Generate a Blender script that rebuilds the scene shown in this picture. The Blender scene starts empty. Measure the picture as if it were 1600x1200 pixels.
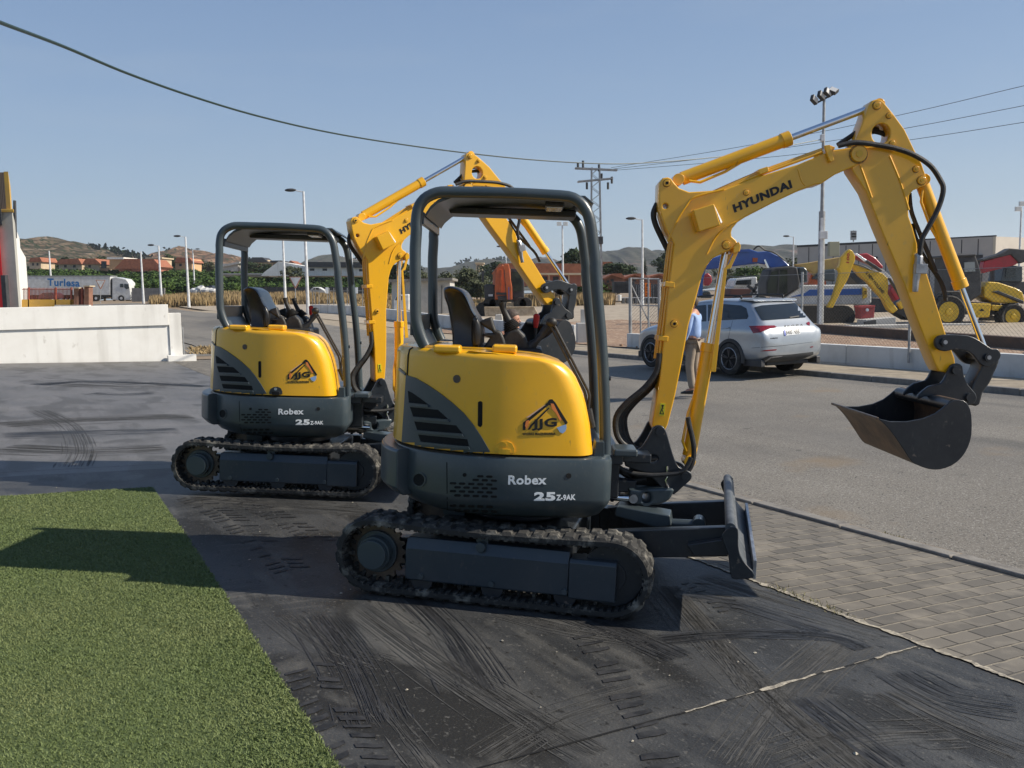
import bpy, bmesh, math, random
from mathutils import Vector as V, Matrix
from mathutils.bvhtree import BVHTree
R = math.radians
random.seed(7)
sc = bpy.context.scene
COL = sc.collection

# ------------------------------------------------------------------ camera
FPX, EYE, CX, CY = 1400.0, 1.8, 800.0, 600.0        # focal length in pixels of a 1600 px wide frame
pitch, roll = math.atan(142 / FPX), 0.017
fw = V((0, math.cos(pitch), -math.sin(pitch)))
r0 = V((1, 0, 0)); u0 = r0.cross(fw)
rt = r0 * math.cos(roll) - u0 * math.sin(roll)
up = r0 * math.sin(roll) + u0 * math.cos(roll)
CAM = V((0, 0, EYE))
cd = bpy.data.cameras.new('camera'); cam = bpy.data.objects.new('camera', cd); COL.objects.link(cam)
cd.sensor_width = 36; cd.lens = 36 * FPX / 1600; cd.clip_end = 6000; cd.clip_start = 0.1
cam.matrix_world = Matrix(((rt.x, up.x, -fw.x, 0), (rt.y, up.y, -fw.y, 0), (rt.z, up.z, -fw.z, EYE), (0, 0, 0, 1)))
sc.camera = cam

# ------------------------------------------------------------------ world, sun, exposure
SUN_EL, SUN_AZ = R(36), R(-4)                       # azimuth counted from +x towards +y
w = bpy.data.worlds.new('World'); sc.world = w; w.use_nodes = True
nt = w.node_tree; nt.nodes.clear()
sky = nt.nodes.new('ShaderNodeTexSky'); sky.sky_type = 'NISHITA'; sky.sun_disc = False
sky.sun_elevation = SUN_EL; sky.sun_rotation = R(90) - SUN_AZ
sky.altitude = 100; sky.air_density = 1.0; sky.dust_density = 0.6; sky.ozone_density = 1.6
bg = nt.nodes.new('ShaderNodeBackground'); bg.inputs[1].default_value = 0.12
wo = nt.nodes.new('ShaderNodeOutputWorld'); tcw = nt.nodes.new('ShaderNodeTexCoord'); sxyz = nt.nodes.new('ShaderNodeSeparateXYZ')
hz = nt.nodes.new('ShaderNodeValToRGB'); e = hz.color_ramp.elements       # hazy summer air: pale low down, blue overhead
e[0].position = 0.0; e[0].color = (.305, .385, .46, 1); e[1].position = 1.0; e[1].color = (.07, .13, .27, 1)
for p_, c_ in ((.06, (.275, .36, .455, 1)), (.2, (.195, .285, .43, 1)), (.38, (.125, .205, .365, 1)), (.6, (.10, .175, .33, 1))):
    q_ = e.new(p_); q_.color = c_
# faint streaks of high cloud
cmap = nt.nodes.new('ShaderNodeMapping'); cmap.inputs['Scale'].default_value = (1.5, 1.5, 9); cmap.inputs['Rotation'].default_value = (.25, .1, 0)
cn = nt.nodes.new('ShaderNodeTexNoise'); cn.inputs['Scale'].default_value = 2.2; cn.inputs['Detail'].default_value = 8
cr = nt.nodes.new('ShaderNodeMapRange'); cr.inputs[1].default_value = .50; cr.inputs[2].default_value = .85; cr.inputs[4].default_value = .22
cmx = nt.nodes.new('ShaderNodeMix'); cmx.data_type = 'RGBA'; cmx.inputs[7].default_value = (.36, .40, .44, 1)
nt.links.new(tcw.outputs['Generated'], cmap.inputs[0]); nt.links.new(cmap.outputs[0], cn.inputs['Vector']); nt.links.new(cn.outputs[0], cr.inputs[0]); nt.links.new(cr.outputs[0], cmx.inputs[0]); nt.links.new(hz.outputs[0], cmx.inputs[6])
bg2 = nt.nodes.new('ShaderNodeBackground'); bg2.inputs[1].default_value = 1.0; mxw = nt.nodes.new('ShaderNodeMixShader'); mxw.inputs[0].default_value = .82
nt.links.new(tcw.outputs['Generated'], sxyz.inputs[0]); nt.links.new(sxyz.outputs[2], hz.inputs[0]); nt.links.new(cmx.outputs[2], bg2.inputs[0])
nt.links.new(sky.outputs[0], bg.inputs[0]); nt.links.new(bg.outputs[0], mxw.inputs[1]); nt.links.new(bg2.outputs[0], mxw.inputs[2]); nt.links.new(mxw.outputs[0], wo.inputs[0])
sl = bpy.data.lights.new('sun', 'SUN'); sl.energy = 5.0; sl.angle = R(0.5); sl.color = (1, 0.915, 0.785)
so = bpy.data.objects.new('sun', sl); COL.objects.link(so)
sd = V((math.cos(SUN_EL) * math.cos(SUN_AZ), math.cos(SUN_EL) * math.sin(SUN_AZ), math.sin(SUN_EL)))
so.rotation_euler = (-sd).to_track_quat('-Z', 'Y').to_euler(); so.location = (30, -10, 40)
sc.view_settings.view_transform = 'Standard'; sc.view_settings.look = 'None'
sc.view_settings.exposure = 0.38; sc.view_settings.gamma = 1
sc.cycles.max_bounces = 6; sc.cycles.transparent_max_bounces = 16; sc.cycles.use_denoising = True

# ------------------------------------------------------------------ projecting helpers (pixel of the 1600x1200 frame -> place in the world)
def ray(px, py): return ((px - CX) * rt + (CY - py) * up + FPX * fw).normalized()
def at(px, py, Y):                                   # the point seen at px,py that stands Y metres ahead
    d = ray(px, py); return CAM + d * (Y / d.y)
def gnd(px, py, z=0.0):
    d = ray(px, py); return CAM + d * ((z - EYE) / d.z)
def uv2xy(u, v): return (u * .875 - v * .485, u * .485 + v * .875)
def xy2uv(x, y): return (x * .875 + y * .485, -x * .485 + y * .875)
def sst(t): t = max(0, min(1, t)); return t * t * (3 - 2 * t)
def gz(x, y):                                        # lie of the land: the forecourt falls to the kerb, the street is almost level
    u, v = xy2uv(x, y)
    a = .0552 * (2.74 - max(-9, min(u, 5.95)))
    if u > 5.95: a = a * (1 - sst((u - 6) / 7))
    return a * (1 - sst((v - 22) / 16))

class Frame:
    def __init__(s, o, yaw, pit, rol):
        yaw, pit, rol = R(yaw), R(pit), R(rol)
        X = V((math.cos(yaw) * math.cos(pit), -math.sin(yaw) * math.cos(pit), -math.sin(pit)))
        Y0 = V((math.sin(yaw), math.cos(yaw), 0)); Z0 = X.cross(Y0)
        Y = Y0 * math.cos(rol) + Z0 * math.sin(rol); Z = X.cross(Y)
        s.X, s.Y, s.Z, s.o = X, Y, Z, V(o)
        s.m = Matrix(((X.x, Y.x, Z.x, o[0]), (X.y, Y.y, Z.y, o[1]), (X.z, Y.z, Z.z, o[2]), (0, 0, 0, 1)))
        s.mi = s.m.inverted()
    def onY(s, px, py, y=0.0):
        d = ray(px, py); t = ((s.o + s.Y * y - CAM).dot(s.Y)) / d.dot(s.Y); q = CAM + d * t - s.o
        return (q.dot(s.X), q.dot(s.Z))

# ------------------------------------------------------------------ object helpers
def tag(o, label=None, cat=None, group=None, kind=None):
    if label: o['label'] = label
    if cat: o['category'] = cat
    if group: o['group'] = group
    if kind: o['kind'] = kind
    return o
def empty(name, loc=(0, 0, 0), rz=0, label=None, cat=None, group=None):
    o = bpy.data.objects.new(name, None); COL.objects.link(o); o.location = loc; o.rotation_euler = (0, 0, rz)
    o.empty_display_size = .2
    return tag(o, label, cat, group)
def copy_tree(o, parent=None):
    c = o.copy(); COL.objects.link(c); c.parent = parent
    for ch in [x for x in bpy.data.objects if x.parent == o]: copy_tree(ch, c)
    return c

class MB:
    """collects faces; build() links them as one mesh object"""
    def __init__(s): s.v = []; s.f = []
    def add(s, vs, fs):
        n = len(s.v); s.v += [V(p) for p in vs]; s.f += [tuple(i + n for i in f) for f in fs]; return s
    def box(s, x0, x1, y0, y1, z0, z1, m=None):
        vs = [V((x, y, z)) for z in (z0, z1) for y in (y0, y1) for x in (x0, x1)]
        if m: vs = [m @ p for p in vs]
        return s.add(vs, [(0, 2, 3, 1), (4, 5, 7, 6), (0, 1, 5, 4), (2, 6, 7, 3), (0, 4, 6, 2), (1, 3, 7, 5)])
    def tube(s, pts, r, n=10, caps=True):
        pts = [V(p) for p in pts]; N = len(pts); rs = r if isinstance(r, (list, tuple)) else [r] * N
        t = [(pts[min(i + 1, N - 1)] - pts[max(i - 1, 0)]).normalized() for i in range(N)]
        a = V((0, 0, 1)) if abs(t[0].z) < .9 else V((1, 0, 0))
        nrm = t[0].cross(a).normalized(); vs = []
        for i in range(N):
            nrm = (nrm - t[i] * nrm.dot(t[i])).normalized(); b = t[i].cross(nrm)
            vs += [pts[i] + (nrm * math.cos(k * 2 * math.pi / n) + b * math.sin(k * 2 * math.pi / n)) * rs[i] for k in range(n)]
        fs = [(i * n + k, i * n + (k + 1) % n, (i + 1) * n + (k + 1) % n, (i + 1) * n + k) for i in range(N - 1) for k in range(n)]
        if caps: fs += [tuple(reversed(range(n))), tuple((N - 1) * n + k for k in range(n))]
        return s.add(vs, fs)
    def cyl(s, a, b, r, n=20, r2=None): return s.tube([a, b], [r, r if r2 is None else r2], n)
    def bar(s, a, b, wx, wy):                        # rectangular bar
        a, b = V(a), V(b); t = (b - a).normalized(); q = V((0, 0, 1)) if abs(t.z) < .9 else V((0, 1, 0))
        x = t.cross(q).normalized() * wx / 2; y = t.cross(x).normalized() * wy / 2
        vs = [p + i * x + j * y for p in (a, b) for i, j in ((-1, -1), (1, -1), (1, 1), (-1, 1))]
        return s.add(vs, [(3, 2, 1, 0), (4, 5, 6, 7), (0, 1, 5, 4), (1, 2, 6, 5), (2, 3, 7, 6), (3, 0, 4, 7)])
    def prism(s, poly, y0, y1, ax='y'):              # poly in (x,z), extruded along y (ax='z': poly in (x,y), extruded along z)
        n = len(poly)
        mk = (lambda p, h: (p[0], h, p[1])) if ax == 'y' else ((lambda p, h: (p[0], p[1], h)) if ax == 'z' else (lambda p, h: (h, p[0], p[1])))
        vs = [mk(p, y0) for p in poly] + [mk(p, y1) for p in poly]
        fs = [tuple(range(n)), tuple(reversed(range(n, 2 * n)))] + [(i, i + n, (i + 1) % n + n, (i + 1) % n) for i in range(n)]
        return s.add(vs, fs)
    def loft(s, rings, cap=True):
        n = len(rings[0]); vs = [p for r in rings for p in r]
        fs = [(i * n + k, i * n + (k + 1) % n, (i + 1) * n + (k + 1) % n, (i + 1) * n + k) for i in range(len(rings) - 1) for k in range(n)]
        if cap: fs += [tuple(reversed(range(n))), tuple((len(rings) - 1) * n + k for k in range(n))]
        return s.add(vs, fs)
    def ell(s, c, rx, ry, rz, nu=14, nv=10, m=None):
        rings = []
        for i in range(nv + 1):
            a = math.pi * (i + .02) / (nv + .04) - math.pi / 2
            rings.append([V(c) + V((rx * math.cos(a) * math.cos(k * 2 * math.pi / nu), ry * math.cos(a) * math.sin(k * 2 * math.pi / nu), rz * math.sin(a))) for k in range(nu)])
        return s.loft(rings)
    def fn(s, f):
        if f: s.v = [V(f(p)) for p in s.v]
        return s
    def tf(s, m): s.v = [m @ p for p in s.v]; return s
    def build(s, name, mat, parent=None, smooth=True, bevel=0, seg=2, ang=35, fix=True, sub=0, loc=None):
        me = bpy.data.meshes.new(name)
        me.from_pydata([tuple(p) for p in s.v], [], s.f)
        if fix:
            bm = bmesh.new(); bm.from_mesh(me)
            bmesh.ops.recalc_face_normals(bm, faces=bm.faces[:]); bm.to_mesh(me); bm.free()
        me.materials.append(mat)
        o = bpy.data.objects.new(name, me); COL.objects.link(o)
        if parent: o.parent = parent
        if loc: o.location = loc
        if smooth:
            me.polygons.foreach_set('use_smooth', [True] * len(me.polygons))
            if ang < 180: me.set_sharp_from_angle(angle=R(ang))
        if bevel:
            b = o.modifiers.new('bevel', 'BEVEL'); b.width = bevel; b.segments = seg; b.limit_method = 'ANGLE'; b.angle_limit = R(40)
            b.harden_normals = smooth
        if sub:
            b = o.modifiers.new('subdivision', 'SUBSURF'); b.levels = sub; b.render_levels = sub
        return o

_dg = None
def curve_mesh(polys, extrude=0.0, bevel=0.0, seg=2, offset=0.0):
    """closed 2D outlines (first the outside, then holes) -> (verts, faces) filled mesh"""
    cu = bpy.data.curves.new('tmp', 'CURVE'); cu.dimensions = '2D'; cu.fill_mode = 'BOTH' if extrude else 'FRONT'
    cu.extrude = max(0, extrude - bevel); cu.bevel_depth = bevel; cu.bevel_resolution = seg; cu.offset = -bevel + offset
    for p in polys:
        sp = cu.splines.new('POLY'); sp.points.add(len(p) - 1); sp.use_cyclic_u = True
        for q, c in zip(sp.points, p): q.co = (c[0], c[1], 0, 1)
    return _eval(cu)
def _eval(cu):
    o = bpy.data.objects.new('tmp', cu); COL.objects.link(o)
    dg = bpy.context.evaluated_depsgraph_get(); dg.update()
    me = bpy.data.meshes.new_from_object(o.evaluated_get(dg))
    vs = [V(v.co) for v in me.vertices]; fs = [tuple(p.vertices) for p in me.polygons]
    bpy.data.objects.remove(o); bpy.data.curves.remove(cu); bpy.data.meshes.remove(me)
    return vs, fs
def text_mesh(s, bold=0.0, shear=0.0):
    cu = bpy.data.curves.new('tmp', 'FONT'); cu.body = s; cu.size = 1; cu.offset = bold; cu.shear = shear; cu.resolution_u = 3
    cu.space_character = 1.0 + bold * 2
    return _eval(cu)
def plate(poly, y0, y1, bevel=.006, holes=(), mb=None):
    """flat plate in the XZ plane between y0 and y1 with rounded edges"""
    vs, fs = curve_mesh([poly] + list(holes), (y1 - y0) / 2, bevel)
    yc = (y0 + y1) / 2; mb = mb or MB()
    return mb.add([(p.x, yc - p.y * 0 + p.z, p.y) for p in vs], fs)
def circ(c, r, n=20, ry=None):
    ry = ry or r
    return [(c[0] + r * math.cos(k * 2 * math.pi / n), c[1] + ry * math.sin(k * 2 * math.pi / n)) for k in range(n)]
def crom(pts, n=5, closed=False):
    """smooth curve through points"""
    P = [V(p) if len(p) == 3 else V((p[0], p[1], 0)) for p in pts]; N = len(P); out = []
    rng = range(N if closed else N - 1)
    for i in rng:
        if closed: a, b, c, d = P[i - 1], P[i], P[(i + 1) % N], P[(i + 2) % N]
        else: a, b, c, d = P[max(i - 1, 0)], P[i], P[i + 1], P[min(i + 2, N - 1)]
        for k in range(n):
            t = k / n
            out.append(.5 * ((2 * b) + (c - a) * t + (2 * a - 5 * b + 4 * c - d) * t * t + (3 * b - a - 3 * c + d) * t ** 3))
    if not closed: out.append(P[-1])
    return out if len(pts[0]) == 3 else [(p.x, p.y) for p in out]
def Z(pts, x0, y0, k):                               # enlarged-view coordinates -> frame pixels
    return [(x0 + x / k, y0 + y / k) for x, y in pts]

def decal(mesh2d, bvh, off=.003, thick=.004, step=6, keep=None):
    """wraps a flat outline given in frame pixels onto a real surface; returns an MB in world space"""
    vs, fs = mesh2d
    bm = bmesh.new(); bv = [bm.verts.new((p.x, p.y, 0)) for p in vs]
    for f in fs:
        try: bm.faces.new([bv[i] for i in f])
        except ValueError: pass
    bmesh.ops.remove_doubles(bm, verts=bm.verts[:], dist=1e-4)
    if step:
        for ax in (0, 1):
            lo = min(v.co[ax] for v in bm.verts); hi = max(v.co[ax] for v in bm.verts); x = lo + step
            while x < hi:
                nn = [0, 0, 0]; nn[ax] = 1; co = [0, 0, 0]; co[ax] = x
                bmesh.ops.bisect_plane(bm, geom=bm.verts[:] + bm.edges[:] + bm.faces[:], plane_co=co, plane_no=nn)
                x += step
    bm.verts.index_update(); top = []; bot = []; ok = []
    for v in bm.verts:
        d = ray(v.co.x, v.co.y); h = bvh.ray_cast(CAM, d)
        if h[0] is None: top.append(V()); bot.append(V()); ok.append(False); continue
        n = h[1] if h[1].dot(d) < 0 else -h[1]
        top.append(h[0] + n * (off + thick)); bot.append(h[0] + n * (off - .002)); ok.append(True)
    F = [tuple(v.index for v in f.verts) for f in bm.faces if all(ok[v.index] for v in f.verts)]
    cnt = {}
    for f in F:
        for i in range(len(f)):
            e = (f[i], f[(i + 1) % len(f)]); cnt[tuple(sorted(e))] = cnt.get(tuple(sorted(e)), 0) + 1
    n = len(top); sides = []
    for f in F:
        for i in range(len(f)):
            e = (f[i], f[(i + 1) % len(f)])
            if cnt[tuple(sorted(e))] == 1: sides.append((e[1], e[0], e[0] + n, e[1] + n))
    bm.free()
    m = MB(); fs_ = F + sides; use = sorted({i for f in fs_ for i in f}); ix = {a: b for b, a in enumerate(use)}; al = top + bot
    m.add([al[i] for i in use], [tuple(ix[i] for i in f) for f in fs_]); return m
def pix_poly(*polys): return curve_mesh([[(x, y) for x, y in p] for p in polys])
def pix_text(s, bl, br, tl, bold=.02, shear=0):
    vs, fs = text_mesh(s, bold, shear)
    x0 = min(v.x for v in vs); x1 = max(v.x for v in vs); y0 = min(v.y for v in vs); y1 = max(v.y for v in vs)
    bl, br, tl = V((*bl, 0)), V((*br, 0)), V((*tl, 0))
    return [bl + (br - bl) * ((v.x - x0) / (x1 - x0)) + (tl - bl) * ((v.y - y0) / (y1 - y0)) for v in vs], fs
def stroke(a, b, wd):
    a, b = V((*a, 0)), V((*b, 0)); t = (b - a).normalized() * 0 + (b - a).normalized(); n = V((-t.y, t.x, 0)) * wd / 2
    return [(p.x, p.y) for p in (a + n, b + n, b - n, a - n)]
def bvh_of(mb, m=None):
    vs = [m @ p for p in mb.v] if m else mb.v
    return BVHTree.FromPolygons([tuple(v) for v in vs], mb.f)

# ------------------------------------------------------------------ materials
def mat(name, c1, c2=None, rough=.5, metal=0, coat=0, scale=8, mix=(.4, .6), bump=0, bscale=60, coatr=.08, detail=6, spec=.5, obj=True, trans=0, stretch=None, rvar=0, emit=None):
    m = bpy.data.materials.new(name); m.use_nodes = True; n = m.node_tree; b = n.nodes['Principled BSDF']
    b.inputs['Base Color'].default_value = (*c1, 1); b.inputs['Roughness'].default_value = rough
    b.inputs['Metallic'].default_value = metal; b.inputs['Coat Weight'].default_value = coat; b.inputs['Coat Roughness'].default_value = coatr
    b.inputs['Specular IOR Level'].default_value = spec
    if trans: b.inputs['Transmission Weight'].default_value = trans
    if emit: b.inputs['Emission Color'].default_value = (*c1, 1); b.inputs['Emission Strength'].default_value = emit
    tc = n.nodes.new('ShaderNodeTexCoord'); out = tc.outputs['Object' if obj else 'Generated']
    if stretch:
        mp = n.nodes.new('ShaderNodeMapping'); mp.inputs['Scale'].default_value = stretch; n.links.new(out, mp.inputs[0]); out = mp.outputs[0]
    if c2:
        t = n.nodes.new('ShaderNodeTexNoise'); t.inputs['Scale'].default_value = scale; t.inputs['Detail'].default_value = detail; t.inputs['Roughness'].default_value = .65
        n.links.new(out, t.inputs['Vector'])
        r = n.nodes.new('ShaderNodeValToRGB'); r.color_ramp.elements[0].position = mix[0]; r.color_ramp.elements[1].position = mix[1]
        r.color_ramp.elements[0].color = (*c1, 1); r.color_ramp.elements[1].color = (*c2, 1)
        n.links.new(t.outputs[0], r.inputs[0]); n.links.new(r.outputs[0], b.inputs['Base Color'])
        if rvar:
            mr = n.nodes.new('ShaderNodeMapRange'); mr.inputs[3].default_value = rough - rvar; mr.inputs[4].default_value = rough + rvar
            n.links.new(t.outputs[0], mr.inputs[0]); n.links.new(mr.outputs[0], b.inputs['Roughness'])
    if bump:
        t2 = n.nodes.new('ShaderNodeTexNoise'); t2.inputs['Scale'].default_value = bscale; t2.inputs['Detail'].default_value = 4
        n.links.new(out, t2.inputs['Vector'])
        bp = n.nodes.new('ShaderNodeBump'); bp.inputs['Strength'].default_value = bump; bp.inputs['Distance'].default_value = .01
        n.links.new(t2.outputs[0], bp.inputs['Height']); n.links.new(bp.outputs[0], b.inputs['Normal'])
    return m
YEL = mat('yellow_paint', (.87, .455, .006), (.80, .405, .008), rough=.34, coat=.55, scale=3, mix=(.3, .75), bump=.03, bscale=25, coatr=.12)
YEL2 = mat('yellow_paint_worn', (.74, .43, .015), (.62, .33, .012), rough=.42, coat=.25, scale=5, mix=(.3, .8), bump=.05, bscale=40)
GRY = mat('slate_grey_paint', (.032, .049, .060), (.046, .065, .075), rough=.38, coat=.3, scale=4, mix=(.35, .8), bump=.05, bscale=70, coatr=.2)
DRK = mat('dark_blue_paint', (.008, .013, .020), (.02, .026, .032), rough=.4, coat=.25, scale=14, mix=(.45, .85), bump=.06, bscale=60, coatr=.2)
FRM = mat('track_frame_paint', (.018, .031, .044), (.028, .042, .054), rough=.42, coat=.25, scale=7, mix=(.4, .8), bump=.05, bscale=60, coatr=.2)
BLK = mat('black_rubber', (.012, .012, .012), (.03, .03, .03), rough=.55, scale=20, bump=.15, bscale=90)
SEATM = mat('black_vinyl', (.008, .008, .009), (.014, .014, .015), rough=.3, coat=.2, scale=20, bump=.05, bscale=150)
VOID = mat('void_black', (.003, .003, .003), rough=.9)
TRK = mat('track_rubber', (.024, .0235, .022), (.25, .235, .20), rough=.85, scale=11, mix=(.50, .74), bump=.4, bscale=40)
TRKI = mat('track_rubber_inside', (.02, .019, .018), (.07, .062, .05), rough=.9, scale=12, bump=.4, bscale=40)
CHR = mat('chrome', (.75, .76, .78), rough=.12, metal=1)
STL = mat('zinc_steel', (.45, .46, .48), (.3, .3, .31), rough=.38, metal=.85, scale=12)
WORN = mat('worn_steel', (.16, .12, .09), (.05, .045, .045), rough=.42, metal=.6, scale=6, mix=(.35, .7), bump=.2, bscale=40)
GREASE = mat('old_grease', (.16, .09, .02), (.42, .23, .02), rough=.5, scale=60)
WGR = mat('scraped_grey_steel', (.13, .14, .15), (.055, .065, .075), rough=.5, metal=.3, scale=9, mix=(.4, .65), bump=.15, bscale=50)
RUST = mat('earth_stained_steel', (.17, .115, .075), (.06, .045, .038), rough=.55, metal=.35, scale=5, mix=(.38, .68), bump=.25, bscale=35)
WHT = mat('white_lettering', (.75, .78, .8), rough=.4)
INK = mat('black_lettering', (.006, .006, .006), rough=.45)
ORG = mat('orange_lettering', (.75, .22, .05), rough=.4)
BLUL = mat('pale_blue_lettering', (.25, .38, .6), rough=.4)
LENS = mat('lamp_lens', (.75, .74, .7), (.6, .6, .58), rough=.15, coat=.6, scale=60)
REDK = mat('red_plastic', (.5, .01, .012), rough=.35, coat=.3)
WARN = mat('warning_yellow', (.62, .6, .02), rough=.5)

# ================================================================== GROUND
ROT = math.atan2(.485, .875)
def gfar(x, y):
    return .5 * sst((y - 35) / 30) + 1.2 * sst((y - 75) / 75) * sst(-x / 20)
def G(x, y): return gz(x, y) + gfar(x, y)
def sheet(name, us, vs, off, m, kind='structure', fade=False):
    """a sheet lying on the land, drawn in street coordinates (u across the street, v along it)"""
    pts = []; fs = []
    for v in vs:
        for u in us:
            x, y = uv2xy(u, v); pts.append((u, v, G(x, y) + (off(u, v) if callable(off) else off)))
    n = len(us)
    for j in range(len(vs) - 1):
        for i in range(n - 1): fs.append((j * n + i, j * n + i + 1, (j + 1) * n + i + 1, (j + 1) * n + i))
    mb = MB(); mb.add(pts, fs); o = mb.build(name, m, fix=False, ang=180); o.rotation_euler = (0, 0, ROT)
    return tag(o, kind=kind)
def fr(a, b, s):
    n = max(1, int(math.ceil((b - a) / s))); return [a + (b - a) * i / n for i in range(n + 1)]

def nodes_of(m): return m.node_tree, m.node_tree.nodes, m.node_tree.links
def mix_layer(m, mask_out, col, socket='Base Color'):
    nt_, n, l = nodes_of(m); b = n['Principled BSDF']; mx = n.new('ShaderNodeMix'); mx.data_type = 'RGBA'
    src = b.inputs['Base Color'].links[0].from_socket if b.inputs['Base Color'].links else None
    if src: l.new(src, mx.inputs[6])
    else: mx.inputs[6].default_value = b.inputs['Base Color'].default_value
    mx.inputs[7].default_value = (*col, 1); l.new(mask_out, mx.inputs[0]); l.new(mx.outputs[2], b.inputs['Base Color'])
def noise_mask(m, scale, lo, hi, stretch=(1, 1, 1), detail=5, rot=0, dist=0, top=1.0):
    nt_, n, l = nodes_of(m); tc = n.new('ShaderNodeTexCoord'); mp = n.new('ShaderNodeMapping'); mp.inputs['Scale'].default_value = stretch; mp.inputs['Rotation'].default_value = (0, 0, rot)
    t = n.new('ShaderNodeTexNoise'); t.inputs['Scale'].default_value = scale; t.inputs['Detail'].default_value = detail; t.inputs['Distortion'].default_value = dist
    r = n.new('ShaderNodeMapRange'); r.inputs[1].default_value = lo; r.inputs[2].default_value = hi; r.inputs[4].default_value = top
    l.new(tc.outputs['Object'], mp.inputs[0]); l.new(mp.outputs[0], t.inputs['Vector']); l.new(t.outputs[0], r.inputs[0]); return r.outputs[0]

def mask_mul(m, a_, b_):
    nt_, n, l = nodes_of(m); q = n.new('ShaderNodeMath'); q.operation = 'MULTIPLY'; q.use_clamp = True; l.new(a_, q.inputs[0]); l.new(b_, q.inputs[1]); return q.outputs[0]
for m_, d_ in ((YEL, (.46, .31, .12)), (GRY, (.11, .105, .095)), (DRK, (.085, .08, .072)), (FRM, (.10, .09, .08))):
    mix_layer(m_, noise_mask(m_, 2.6, .45, .75, (1, 1, .6), 8, top=.12 if m_ is YEL else .28), d_)
    mix_layer(m_, noise_mask(m_, 38, .62, .74, (1, 1, .5), 5, 1, top=.22 if m_ is YEL else .35), d_)
mix_layer(YEL, noise_mask(YEL, 22, .70, .73, (1, 1, .25), 6, .4, top=.55), (.25, .15, .04))
mix_layer(DRK, noise_mask(DRK, 16, .68, .72, (1, 1, 1), 6, .4, top=.5), (.22, .17, .13))
def slab_mat(name, c1, c2, c3, k):
    m = mat(name, c1, c2, rough=.55, scale=1.0, mix=(.36, .64), bump=.35, bscale=80, rvar=.10, detail=12, spec=.4)
    N = lambda *a, **kw: noise_mask(m, *a, **kw); sc_ = lambda f: tuple(x * f for x in c3)
    mix_layer(m, mask_mul(m, N(8, .48, .66, (1, .07, 1), 9, .9, .25), N(.8, .47, .62)), sc_(.8))          # dusty drag marks
    mix_layer(m, mask_mul(m, N(10, .50, .68, (.06, 1, 1), 9, .3, .25), N(.9, .49, .64, rot=2)), sc_(.7))
    mix_layer(m, mask_mul(m, N(6, .48, .66, (1, .08, 1), 9, -.6, .3), N(.7, .48, .64, rot=1)), sc_(.6))
    mix_layer(m, N(1.6, .52, .60, (1, .5, 1), 12, .2, .5), sc_(.15 * k))                                       # dark scuffed coating
    mix_layer(m, N(3.0, .60, .72, (1, .5, 1), 12, .6, .4), sc_(.7))
    mix_layer(m, N(45, .60, .72, (1, .7, 1), 6), sc_(.75)); mix_layer(m, N(28, .60, .70, (1, .5, 1), 6, .5), sc_(.14 * k))
    mix_layer(m, N(130, .67, .74, detail=2, top=.6), sc_(1.3)); return m
SLAB = slab_mat('dark_sealed_concrete', (.023, .024, .025), (.060, .061, .061), (.125, .121, .110), 1)
SLAB2 = slab_mat('dusty_sheen_concrete', (.105, .102, .099), (.16, .154, .149), (.15, .143, .132), 3.6)  # paler colour stands in for the grazing sheen far off, besides dust
ROAD = mat('old_asphalt', (.145, .130, .108), (.195, .178, .150), rough=.85, scale=.8, mix=(.3, .7), bump=.6, bscale=130, detail=8)
mix_layer(ROAD, noise_mask(ROAD, 55, .53, .66, detail=4), (.30, .285, .255))
mix_layer(ROAD, noise_mask(ROAD, 48, .57, .66, detail=4, rot=1), (.055, .052, .048))
mix_layer(ROAD, noise_mask(ROAD, .35, .50, .75, (1, .25, 1), detail=8), (.10, .095, .088))
mix_layer(ROAD, noise_mask(ROAD, .9, .62, .8, detail=5), (.2, .15, .095))
SOIL = mat('dry_soil', (.30, .22, .14), (.20, .15, .10), rough=.95, scale=.5, mix=(.35, .65), bump=.6, bscale=18, detail=8)
SOIL2 = mat('stony_red_soil', (.30, .19, .12), (.20, .13, .085), rough=.95, scale=1.5, mix=(.35, .65), bump=.9, bscale=14, detail=10)
mix_layer(SOIL2, noise_mask(SOIL2, 7, .56, .64, detail=8), (.45, .35, .25))
GRAVEL = mat('pale_gravel', (.40, .34, .26), (.26, .21, .155), rough=.95, scale=1.6, mix=(.35, .7), bump=.8, bscale=30, detail=9)
CONC = mat('kerb_concrete', (.24, .225, .20), (.13, .12, .108), rough=.85, scale=6, mix=(.35, .7), bump=.4, bscale=60)
WHITEW = mat('white_render', (.80, .79, .75), (.70, .68, .63), rough=.8, scale=1.2, mix=(.35, .75), bump=.1, bscale=30)
GREYW = mat('pale_wall_render', (.50, .49, .46), (.36, .345, .32), rough=.85, scale=1.8, mix=(.35, .75), bump=.2, bscale=25)
TURF = mat('turf_base', (.10, .135, .042), (.055, .08, .025), rough=.95, scale=120, mix=(.35, .65), bump=.6, bscale=300)
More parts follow.
